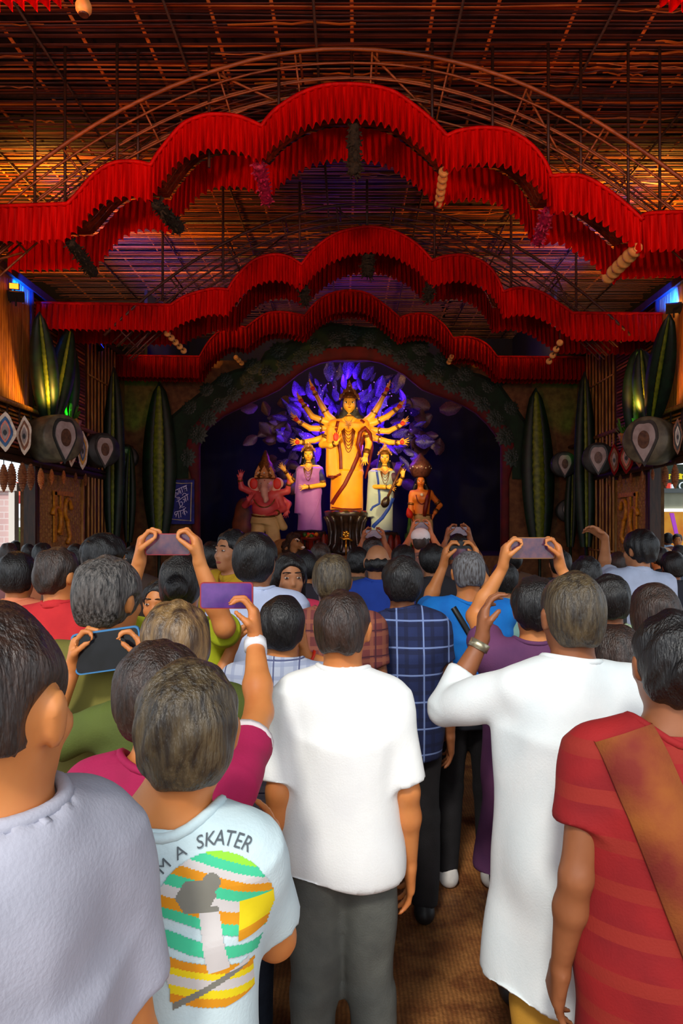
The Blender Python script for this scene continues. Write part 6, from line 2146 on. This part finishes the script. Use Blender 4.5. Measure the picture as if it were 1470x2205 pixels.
    if kind == 'shirt':
        q = [neck + Vector((0.064 * s * math.cos(a), 0.064 * s * math.sin(a) + 0.006, 0.005 * s - 0.022 * s * math.sin(a))) for a in [2 * PI * k / 18 + PI / 2 for k in range(19)]]
        part('collar', MB().tube(q, 0.011 * s, 8, flat=2.0), top, t, True, local=True)
    if bottom is not None and hemz > 0.1:
        bp = [cap(arr(V(-0.07, -0.005, 0.93)), arr(V(0.07, -0.005, 0.93)), 0.112 * s * wf, 0.112 * s * wf, 0.05)]
        for sd in (-1, 1):
            bp += [cap(arr(V(sd * 0.086, -0.005, 0.90)), arr(V(sd * 0.098 + stance * 0.03, 0.012, 0.48)), 0.100 * s * wf, 0.076 * s, 0.03), cone(arr(V(sd * 0.098 + stance * 0.03, 0.012, 0.50)), arr(V(sd * 0.102 + stance * 0.02, -0.01, 0.07)), 0.077 * s, 0.062 * s, 0.02)]
        bp += [plane((0, 0, 1), 1.0 * s)]
        solid_mesh('trousers', bp, max(vox, 0.011), bottom, t, folds(0.006 * s, 16, 0.8, abs(int(px * 3)) % 999), 1)
    PEOPLE.append((t, s, hc, arms, topo))
    return t, s, hc, arms, topo


def phone_at(c, w, h, label, m, ang=0.0, yaw=0.0, tilt=0.0, screen=None, case_extra=None, cat='phone', nm='phone'):
    """a flat handset seen from behind or in front; long side along x"""
    c = Vector(c)
    t = thing(nm, label, cat, c)
    q = Matrix.Rotation(yaw, 3, 'Z') @ Matrix.Rotation(tilt, 3, 'X') @ Matrix.Rotation(ang, 3, 'Y')
    r = min(w, h) * 0.12
    def rr(w_, h_, r_):
        pts = []
        for cx, cz, a0 in ((1, 1, 0), (-1, 1, 90), (-1, -1, 180), (1, -1, 270)):
            for k in range(4):
                a = math.radians(a0 + 30 * k)
                pts.append((cx * (w_ / 2 - r_) + r_ * math.cos(a), cz * (h_ / 2 - r_) + r_ * math.sin(a)))
        return pts
    f = q @ Vector((0, -1, 0))
    cs = part('case', MB().plate([c + q @ Vector((x, 0.004, z)) for x, z in rr(w, h, r)][::-1], f, 0.009), m, t)
    part('screen', MB().plate([c + q @ Vector((x, -0.0052, z)) for x, z in rr(w * 0.95, h * 0.92, r * 0.8)][::-1], f, 0.001), screen or M_SCR, t)
    part('lens', MB().lathe([(0.006, 0), (0.006, 0.003)], 10, c + q @ Vector((w * 0.4, 0.005, h * 0.3)), q @ Matrix.Rotation(-PI / 2, 3, 'X')), M_BLK, cs)
    return t


M_SCR = mat('phone_screen', (96, 52, 60), (60, 34, 60), 0.15, 30, spec=0.8, emit=0.25)
M_SCRP = mat('phone_screen_violet', (92, 48, 120), (64, 32, 100), 0.15, 20, spec=0.8, emit=0.3)
M_SCRD = mat('phone_screen_dark', (22, 24, 30), (12, 14, 18), 0.15, 20, spec=0.8)
M_CASEW = mat('case_white', (220, 220, 224), None, 0.4)
M_CASEK = mat('case_black', (20, 20, 22), None, 0.4)
M_CASEB = mat('case_blue', (60, 120, 170), None, 0.4)
M_CASER = mat('case_red', (150, 40, 50), None, 0.4)


def hold(px, py, d, half, fwd=0.015, drop=0.075, curl=1.15, up=(0, 0.12, 1)):
    """wrist goals of two hands gripping the ends of something centred at that pixel"""
    c = P(px, py, d)
    l = (c + Vector((-half - 0.022, fwd, -drop)), (up[0] + 0.15, up[1], up[2]), (1, 0.1, 0), (0, -1, 0), curl)
    r = (c + Vector((half + 0.022, fwd, -drop)), (up[0] - 0.15, up[1], up[2]), (-1, 0.1, 0), (0, -1, 0), curl)
    return l, r


# ---------------- the nearest people
tA = person(-2, 1302, 0.80, 'close man at the left edge, seen from behind, cropped dark hair and pale grey-white shirt', cloth('shirt_pale_grey', (176, 176, 190)), DENIM, SK_O, HR_B, 'fade', yaw=1.1, head_yaw=-1.2, build=0.76, vox=0.008, kind='shirt', sleeve=0.7)

# young man in the printed white tee
tB = person(356, 1430, 1.15, 'young man in a white tee with a printed skater design on the back', cloth('tee_white', (206, 224, 228), (184, 206, 212)), DENIM, SK_O, HR_O, 'short', yaw=-0.05, head_yaw=0.2, tilt=0.7, vox=0.008, kind='tee', sleeve=0.75, hem=0.72,
            L=(P(60, 1905, 1.25), (-0.4, 0.5, -0.6), (0.6, 0.6, 0), (0, 0.3, 1), 0.5, (-0.8, -0.2, -0.5)), build=0.84,
            Rr=((-0.16, 1.52, 1.12), (-0.2, 1, 0.3), (-1, 0, 0), (0, 0, 1), 0.5, (0.2, -0.3, -1)))
# young woman in the magenta tee raising a phone
c_ph = P(487, 1283, 1.72)
tC = person(345, 1398, 1.50, 'person in a magenta tee raising one arm with a violet-lit phone', cloth('tee_magenta', (170, 22, 78), (146, 16, 66)), DENIM, SK_O, HR_B, 'full', vox=0.008, kind='tee', sleeve=0.55,
            Rr=(P(549, 1378, 1.92), (-0.05, 0.1, 1), (-1, 0.1, 0), (0, -1, 0), 1.0, (0.5, -0.2, -1)), build=0.98)
phone_at(P(488, 1282, 1.95), 0.148, 0.074, 'violet-lit phone held up by the person in magenta', M_CASER, screen=M_SCRP)
S_, E_, W_ = tC[3][1]
part('watch_band', MB().tube([W_.lerp(E_, 0.02), W_.lerp(E_, 0.14)], 0.031, 16), M_CASEW, tC[0], True, local=True, label='wide white wrist band')
for sd in (-1, 1):
    S_, E_, W_ = tC[3][sd]
    dd = (E_ - S_)
    part('sleeve_hem', MB().tube([S_ + dd * 0.52, S_ + dd * 0.58], 0.0655 * tC[1], 18), cloth('hem_white', (226, 214, 216)), tC[0], True, local=True, label='white sleeve edge')
# person with sunlit bob holding a tablet
lD, rD = hold(232, 1398, 2.02, 0.085, drop=0.06, curl=1.1)
tD = person(372, 1308, 1.95, 'person with glossy sunlit bobbed hair filming with a dark tablet', cloth('olive_top', (84, 96, 36)), DENIM, SK_O, HR_H, 'full', head_yaw=0.25, yaw=0.35, vox=0.008, kind='shirt', sleeve=0.7, L=lD, Rr=rD)
phone_at(P(232, 1400, 2.02), 0.20, 0.12, 'dark tablet with blue edge held by the person with sunlit hair', M_CASEB, ang=-0.14, screen=M_SCRD, cat='tablet', nm='tablet')
# greying man
tE = person(236, 1212, 2.22, 'man with thick greying wavy hair seen from behind', cloth('olive_shirt', (110, 104, 40)), DGREY, SK_O, HR_G, 'full', vox=0.009, kind='shirt', head_yaw=-0.3, yaw=-0.1)
# plaid shirt man
tL = person(608, 1286, 2.5, 'man in a light blue checked shirt with arms lifted to film', cloth('plaid_light', (188, 196, 214), (176, 184, 206), pattern='plaid', pc=[(150, 160, 190), (86, 92, 130)], pscale=0.8), DENIM, SK_O, HR_K, 'short', vox=0.009, kind='shirt', sleeve=0.95, hem=0.78,
            L=(P(498, 1398, 2.75), (0.4, 0.3, 0.8), (1, 0, 0), (0, -1, 0), 0.8), Rr=(P(655, 1412, 2.7), (-0.1, 0.2, 1), (-1, 0, 0), (0, -1, 0), 0.9, (1, -0.3, -0.5)))
S_, E_, W_ = tL[3][1]
part('bracelet', MB().tube([W_.lerp(E_, 0.10), W_.lerp(E_, 0.14)], 0.036, 14), M_PALM, tL[0], True, local=True, label='red thread bracelet')
# bright white shirt man
tM = person(738, 1272, 2.06, 'man in a dazzling plain white shirt and grey trousers in the middle', cloth('shirt_white', (242, 244, 242), (234, 236, 236)), DGREY, SK_O, HR_B, 'crew', vox=0.008, kind='shirt', sleeve=0.9, hem=0.86, head_yaw=-0.1, build=0.88,
            L=None if True else (P(655, 1640, 2.25), (0.9, 0.2, -0.1), (0, 0.3, -1), (0, 0, 1), 0.6))
# white kurta man, right
tR = person(1232, 1238, 1.98, 'tall man in a long white kurta over ochre trousers, one wrist raised', cloth('kurta_white', (232, 236, 236), (218, 226, 228)), cloth('ochre_trousers', (206, 150, 50)), SK_B, HR_O, 'short', vox=0.008, kind='kurta', sleeve=1.55, hem=0.58, yaw=0.1,
            L=(P(1038, 1376, 2.2), (0.1, 0.3, 1), (1, 0, 0), (0, -1, 0), 0.7, (-0.5, -0.3, -1)), build=1.06)
S_, E_, W_ = tR[3][-1]
part('watch', MB().tube([W_.lerp(E_, 0.04), W_.lerp(E_, 0.14)], 0.033, 16), mat('steel', (190, 180, 150), None, 0.3, metal=0.8), tR[0], True, local=True, label='metal wrist watch')
# red saree woman at the right edge
tS = person(1445, 1325, 1.58, 'woman in a deep red saree with ochre stripes at the right edge', cloth('saree_red', (150, 22, 24), (124, 14, 20), pattern='hbars', pc=[(140, 34, 24)], pscale=0.8), None, SK_B, HR_K, 'bun', vox=0.009, kind='saree', sleeve=0.6, build=1.08)
bv = BVHTree.FromPolygons([v.co[:] for v in tS[4].data.vertices], [p.vertices[:] for p in tS[4].data.polygons])
part('saree_end', ribbon(bv, [(-0.13, 1.40), (-0.06, 1.2), (0.03, 0.95), (0.10, 0.65), (0.15, 0.35)], 0.13, 0.012, 1, 0.03), cloth('ochre_weave', (150, 84, 26), (116, 34, 24)), tS[0], True, local=True, label='ochre striped loose end')
# pink scarf woman just left of her
tT = person(1322, 1352, 2.3, 'woman in a rose pink dress between the white kurta and the red saree', cloth('rose_pink', (226, 140, 134), (214, 110, 112)), None, SK_O, HR_B, 'long', vox=0.011, kind='dress', sleeve=0.5)

# ---------------- second rank
person(345, 1250, 3.35, 'woman facing the camera between the greying man and the raised phone', cloth('maroon_top', (120, 40, 44)), BLKT, SK_O, HR_K, 'short', yaw=PI - 0.1, face=True, vox=0.009, group=None)
lG, rG = hold(362, 1172, 2.52, 0.088, drop=0.07)
tG = person(392, 1198, 2.85, 'woman in a yellow-green kurta holding a phone high with both hands', cloth('lime_kurta', (170, 178, 20), (140, 150, 14)), BLKT, SK_O, HR_K, 'bun', vox=0.008, kind='kurta', sleeve=0.8, L=lG, Rr=rG)
phone_at(P(362, 1172, 2.52), 0.165, 0.078, 'pinkish phone held high in two orange-lit hands', M_CASER)
for k in range(6):
    part('teal_bead', MB().ball(Vector((0.06 - 0.016 * k, -0.155 - 0.004 * k, 1.36 - 0.03 * k)) * tG[1], 0.012, 8), mat('teal_bead', (40, 190, 160), None, 0.3), tG[0], True, local=True)
person(128, 1182, 3.15, 'person in a bright red shirt, left of the greying man', cloth('red_shirt', (196, 36, 40), (170, 24, 34)), DENIM, SK_O, HR_B, 'short', head_yaw=-0.6, vox=0.011)
person(226, 1156, 3.75, 'man with black hair turned to the right, in a dull maroon shirt', cloth('dull_maroon', (110, 30, 36)), DENIM, SK_O, HR_K, 'full', yaw=-0.8, vox=0.012, face=True)
person(38, 1196, 3.7, 'person in a peach top at the left edge behind the close man', cloth('peach_top', (230, 140, 96), (214, 116, 80)), DENIM, SK_O, HR_K, 'full', vox=0.012)
tJ = person(552, 1156, 3.3, 'man with black hair and a pale blue collared shirt before the stage', cloth('pale_blue_shirt', (186, 198, 232)), DGREY, SK_T, HR_K, 'full', head_yaw=-0.25, vox=0.010)
person(500, 1142, 4.3, 'woman in a yellow scarf turned back towards the camera', cloth('yellow_top', (206, 160, 30)), DENIM, SK_T, HR_K, 'short', yaw=PI - 0.7, face=True, vox=0.012)
person(622, 1196, 3.7, 'woman in pink facing the camera, right of the pale blue shirt', cloth('pink_top', (200, 50, 84)), DENIM, SK_T, HR_K, 'long', yaw=PI + 0.3, face=True, vox=0.012)
person(715, 1196, 3.1, 'man with short grizzled hair in a maroon checked shirt', cloth('maroon_check', (110, 50, 50), pattern='plaid', pc=[(140, 80, 60), (70, 30, 40)]), DENIM, SK_B, HR_O, 'short', vox=0.011)
person(812, 1172, 4.5, 'balding man in a royal blue shirt near the stage', cloth('royal_blue', (36, 70, 170)), BLKT, SK_T, HR_K, 'bald', vox=0.012)
lN, rN = hold(878, 1255, 2.95, 0.07, drop=0.07)
person(866, 1206, 3.3, 'man in a dark blue plaid shirt behind the dazzling white shirt', cloth('plaid_navy', (34, 46, 92), (26, 36, 76), pattern='plaid', pc=[(22, 28, 60), (120, 140, 190)], pscale=1.1), BLKT, SK_B, HR_K, 'full', vox=0.010, hem=0.78)
# photographer in the bright blue tee
BT = cloth('tee_bright_blue', (10, 120, 206), (6, 92, 180), pattern='bands', pc=[(0.955, 1.01, (232, 234, 240)), (0.90, 0.955, (232, 84, 40)), (0.0, 0.90, (20, 22, 34))])
lO, rO = hold(992, 1192, 3.95, 0.075, drop=0.07, curl=1.0)
tO = person(1008, 1186, 3.63, 'photographer in a bright blue tee with white and orange stripes, camera raised', BT, BLKT, SK_O, mat('hair_thin_grey', (120, 120, 124), (60, 50, 46), 0.5, 14, (9, 9, 1.6), 0.5, 22), 'crew', vox=0.009, kind='tee', sleeve=0.7, hem=0.82, L=lO, Rr=rO, shoes=SH_W, build=1.05)
s_ = tO[1]
bv = BVHTree.FromPolygons([v.co[:] for v in tO[4].data.vertices], [p.vertices[:] for p in tO[4].data.polygons])
part('camera_strap', ribbon(bv, [(-0.09 * s_, 1.42 * s_), (-0.02 * s_, 1.30 * s_), (0.06 * s_, 1.15 * s_), (0.13 * s_, 1.0 * s_)], 0.03, 0.006, 1, 0.02), M_CASEK, tO[0], True, local=True, label='black strap across the back')
c = P(992, 1190, 3.98)
t = thing('camera', 'compact dark camera raised before the face of the photographer in blue', 'camera', c)
part('camera_body', MB().box(c, (0.13, 0.05, 0.08)), M_CASEK, t)
part('viewfinder', MB().box(c + Vector((0, -0.01, 0.05)), (0.04, 0.05, 0.03)), M_CASEK, t)
part('lens_barrel', MB().lathe([(0.035, 0), (0.035, 0.05), (0.03, 0.06)], 16, c + Vector((0, 0.02, 0)), Matrix.Rotation(-PI / 2, 3, 'X')), M_CASEK, t, True)
part('rear_screen', MB().box(c + Vector((-0.01, -0.027, -0.005)), (0.08, 0.004, 0.055)), M_SCR, t)
person(905, 1440, 4.2, 'small child in a mauve-brown dress and pale shoes behind the photographer', cloth('mauve_brown', (120, 84, 84), (96, 66, 66)), None, SK_B, HR_K, 'short', vox=0.011, kind='dress', sleeve=0.8, hem=0.42, shoes=SH_W, child=True)
lQ, rQ = hold(1146, 1182, 2.95, 0.10, drop=0.08)
person(1150, 1252, 2.75, 'woman in a plum dress lifting a wide phone overhead', cloth('plum_dress', (104, 56, 96), (84, 44, 84)), BLKT, SK_O, HR_K, 'full', vox=0.009, kind='kurta', sleeve=0.5, L=lQ, Rr=rQ)
phone_at(P(1146, 1180, 2.95), 0.19, 0.09, 'wide phone lifted over the woman in plum', mat('case_tan', (150, 100, 60), None, 0.5))
person(1085, 1212, 4.3, 'man in a pale teal shirt next to the photographer', cloth('teal_shirt', (150, 196, 186)), DENIM, SK_T, HR_K, 'short', vox=0.012)
person(1408, 1262, 2.75, 'woman in a maroon kurta with an orange border, near the right edge', cloth('maroon_kurta', (140, 30, 50), pattern='floral', pc=[(190, 80, 50)]), BLKT, SK_B, HR_B, 'long', vox=0.012, kind='kurta')
person(1312, 1240, 3.1, 'man in a pale green shirt behind the white kurta', cloth('pale_green', (176, 196, 160)), DENIM, SK_B, HR_K, 'short', vox=0.012)
tU = person(1376, 1146, 4.8, 'man in a white shirt pointing up with his left arm, right of centre', cloth('bluish_white', (196, 206, 232)), BLKT, SK_T, HR_K, 'full', head_yaw=0.5, vox=0.011, L=(P(1303, 1158, 5.0), (-0.7, 0, 0.5), (0, 0.5, -1), (0, -1, 0.5), 0.5, (0, -0.3, -1)))
person(1262, 1200, 4.1, 'dark-haired person in black before the right canes', cloth('black_top', (36, 36, 40)), BLKT, SK_B, HR_K, 'short', vox=0.013)
person(1448, 1192, 5.7, 'person in dark clothes at the right edge behind the white shirt', cloth('charcoal_top', (44, 44, 54)), BLKT, SK_B, HR_K, 'full', vox=0.013)

# ---------------- small figures close to the stage and outside
far = [
    (905, 1140, 7.2, 'person in a white knitted cap close to the stage', (120, 96, 90), 'cap', 0.0, True),
    (802, 1158, 6.2, 'man filming with a phone just left of the white cap', (70, 60, 64), 'short', 0.0, True),
    (868, 1178, 5.6, 'dark head right of the balding man', (60, 66, 84), 'full', 0.0, False),
    (930, 1176, 5.2, 'dark-haired person right below the white cap', (50, 46, 50), 'full', 0.0, False),
    (690, 1170, 6.0, 'person in dark red below the central pedestal', (100, 40, 40), 'short', 0.0, False),
    (655, 1190, 5.0, 'dark-haired person right of the woman in pink', (60, 50, 60), 'full', 0.0, False),
    (770, 1180, 5.4, 'person with black hair left of the balding man', (90, 80, 70), 'short', 0.0, False),
    (455, 1168, 5.4, 'person in grey under the blue cloth sign', (110, 110, 120), 'short', 0.3, False),
    (412, 1182, 6.3, 'person in blue behind the raised orange-lit hands', (50, 90, 150), 'full', -0.3, False),
    (290, 1176, 5.6, 'dark head left of the raised phone', (80, 60, 50), 'short', 0.0, False),
    (165, 1172, 5.4, 'grey-haired person before the woven panel', (120, 80, 60), 'crew', 0.0, False),
    (92, 1170, 6.4, 'person in pale orange at the left door jamb', (200, 120, 80), 'short', 0.2, False),
    (18, 1170, 6.8, 'person in pink at the left opening', (190, 130, 130), 'short', 0.4, False),
    (985, 1152, 5.8, 'man raising a phone behind the photographer', (70, 56, 60), 'short', 0.0, True),
    (1100, 1176, 6.0, 'person in brown right of the stage opening', (100, 70, 50), 'full', 0.0, False),
    (1205, 1186, 5.6, 'person in dark grey below the right tall leaves', (56, 56, 60), 'short', 0.0, False),
    (1330, 1190, 6.2, 'person in navy before the right woven panel', (40, 50, 90), 'short', 0.2, False),
    (1420, 1182, 7.6, 'person in black standing at the right opening', (30, 30, 36), 'full', 0.4, False),
    (1415, 1150, 12.5, 'dark-haired person at the stall counter, left one', (200, 150, 110), 'short', 2.4, False),
    (1437, 1148, 13.2, 'person in pale blue with back turned before the stall', (170, 200, 230), 'short', 0.2, False),
    (1458, 1150, 12.8, 'dark-haired person at the right end of the stall', (160, 110, 100), 'short', 2.8, False),
    (1462, 1176, 9.6, 'person in slate blue outside the right opening', (90, 104, 124), 'full', 0.0, False),
    (33, 1165, 10.8, 'person in navy cap outside the left opening', (60, 66, 80), 'short', 0.5, False),
    (60, 1172, 9.1, 'person in a striped top just outside the left jamb', (150, 150, 120), 'short', 0.5, False),
]
M_CAPW = cloth('knitted_white', (226, 230, 232))
for i, (a, b, d_, lb, col, st, yw, ph) in enumerate(far):
    l_, r_ = (None, None)
    if ph:
        l_, r_ = hold(a + 2, b - 8, d_ + 0.35, 0.08, drop=0.07)
    person(a, b, d_, lb, cloth('crowd_cloth_%d' % i, col), (BLKT, DENIM)[i % 2], (SK_T, SK_B, SK_O)[i % 3], HR_K if i % 4 else HR_B, st, yaw=yw, vox=0.015 if d_ < 8 else 0.018, L=l_, Rr=r_, trims=M_CAPW, face=abs(yw) > 2)
    if ph:
        phone_at(P(a + 2, b - 8, d_ + 0.35), 0.16, 0.08, 'phone held up by the %s' % lb.replace('filming with a phone ', '').replace('raising a phone ', ''), M_CASEK)

# ---------------- printed design on the back of the white tee
t, s, hc, arms, topo = tB
bv = BVHTree.FromPolygons([v.co[:] for v in topo.data.vertices], [p.vertices[:] for p in topo.data.polygons])


def on_back(x, z, off=0.0025):
    h, n = hit(bv, x, z, 1, -2.0)
    if h is None:
        return None
    return (h.x, h.y - off, h.z)


cx, cz, rad = 0.098, 1.262, 0.086
N_ = 84
pal = [mat('print_grey', (128, 126, 116), (110, 108, 100), 0.8), mat('print_green', (70, 200, 150), (50, 170, 130), 0.8), mat('print_yellow', (236, 214, 20), (220, 190, 10), 0.8),
       mat('print_orange', (222, 150, 20), (206, 120, 14), 0.8), mat('print_lime', (150, 220, 60), (120, 200, 50), 0.8), mat('print_pale', (206, 200, 198), (190, 186, 184), 0.8)]


def design(u, v):
    """u, v in -1..1 inside the disc; stripes, a grey figure on a board"""
    r = math.hypot(u, v)
    if v < -1.7 or abs(u) > 1.0:
        return None
    if v > -0.15 and r > 1.0:
        return None
    if v <= -0.15 and abs(u) > 1.0 - 0.35 * min(1, (-v - 0.15)):
        return None
    k = v + 0.35 * u
    fig = (abs(u + 0.28) < 0.36 - abs(v - 0.28) * 0.6 and 0.0 < v < 0.55) or math.hypot(u + 0.02, v - 0.50) < 0.16 or (abs(u - 0.05 + 0.2 * (v + 0.5)) < 0.17 and -1.0 < v < 0.1) or (abs(v + 1.25 - 0.35 * u) < 0.06 and abs(u) < 0.6)
    if fig:
        return 0 if (v > 0 or v < -1.1) else 5
    if u > 0.45 and -0.6 < v < 0.1:
        return 2 if v > -0.4 else 3
    st = [(0.92, 4), (0.76, 1), (0.62, 5), (0.45, 3), (0.25, 1), (0.05, 5), (-0.15, 3), (-0.32, 1), (-0.5, None), (-0.72, 1), (-0.85, None), (-1.0, 3), (-1.12, 2), (-1.3, 5), (-1.45, 2), (-1.6, 3)]
    for lim, c_ in st:
        if k > lim:
            return c_
    return None


vsP, fsP, miP = [], [], []
for i in range(N_):
    for j in range(int(N_ * 1.4)):
        u0, v0 = -1 + 2 * i / N_, 1 - 2 * j / N_
        du = 2 / N_
        c_ = design(u0 + du / 2, v0 - du / 2)
        if c_ is None:
            continue
        q4 = [on_back(cx + rad * a, cz + rad * b) for a, b in ((u0, v0), (u0, v0 - du), (u0 + du, v0 - du), (u0 + du, v0))]
        if any(p is None for p in q4):
            continue
        o_ = len(vsP)
        vsP += q4; fsP.append((o_, o_ + 1, o_ + 2, o_ + 3)); miP.append(c_)
mb = MB()
mb.v, mb.f, mb.mi = vsP, fsP, miP
part('printed_design', mb, pal, t, local=True, label='round print of a skater with green, yellow and orange stripes')
M_INK = mat('print_ink', (84, 92, 98), None, 0.8)
word = "I'M A SKATER"
ang0, ang1 = math.radians(152), math.radians(62)
for i, ch in enumerate(word):
    if ch == ' ':
        continue
    a = ang0 + (ang1 - ang0) * i / (len(word) - 1)
    vs, fs = text_mb(ch, 0.025)
    ctr = (cx + math.cos(a) * (rad + 0.008), cz + math.sin(a) * (rad + 0.008))
    w = max(v.x for v in vs) if vs else 0.02
    ra = a - PI / 2
    out = []
    for v in vs:
        x, z = (v.x - w / 2), v.y
        p = on_back(ctr[0] + x * math.cos(ra) - z * math.sin(ra), ctr[1] + x * math.sin(ra) + z * math.cos(ra), 0.004)
        out.append(p or (ctr[0], -0.13, ctr[1]))
    part('letter', MB().add(out, fs), M_INK, t, local=True)
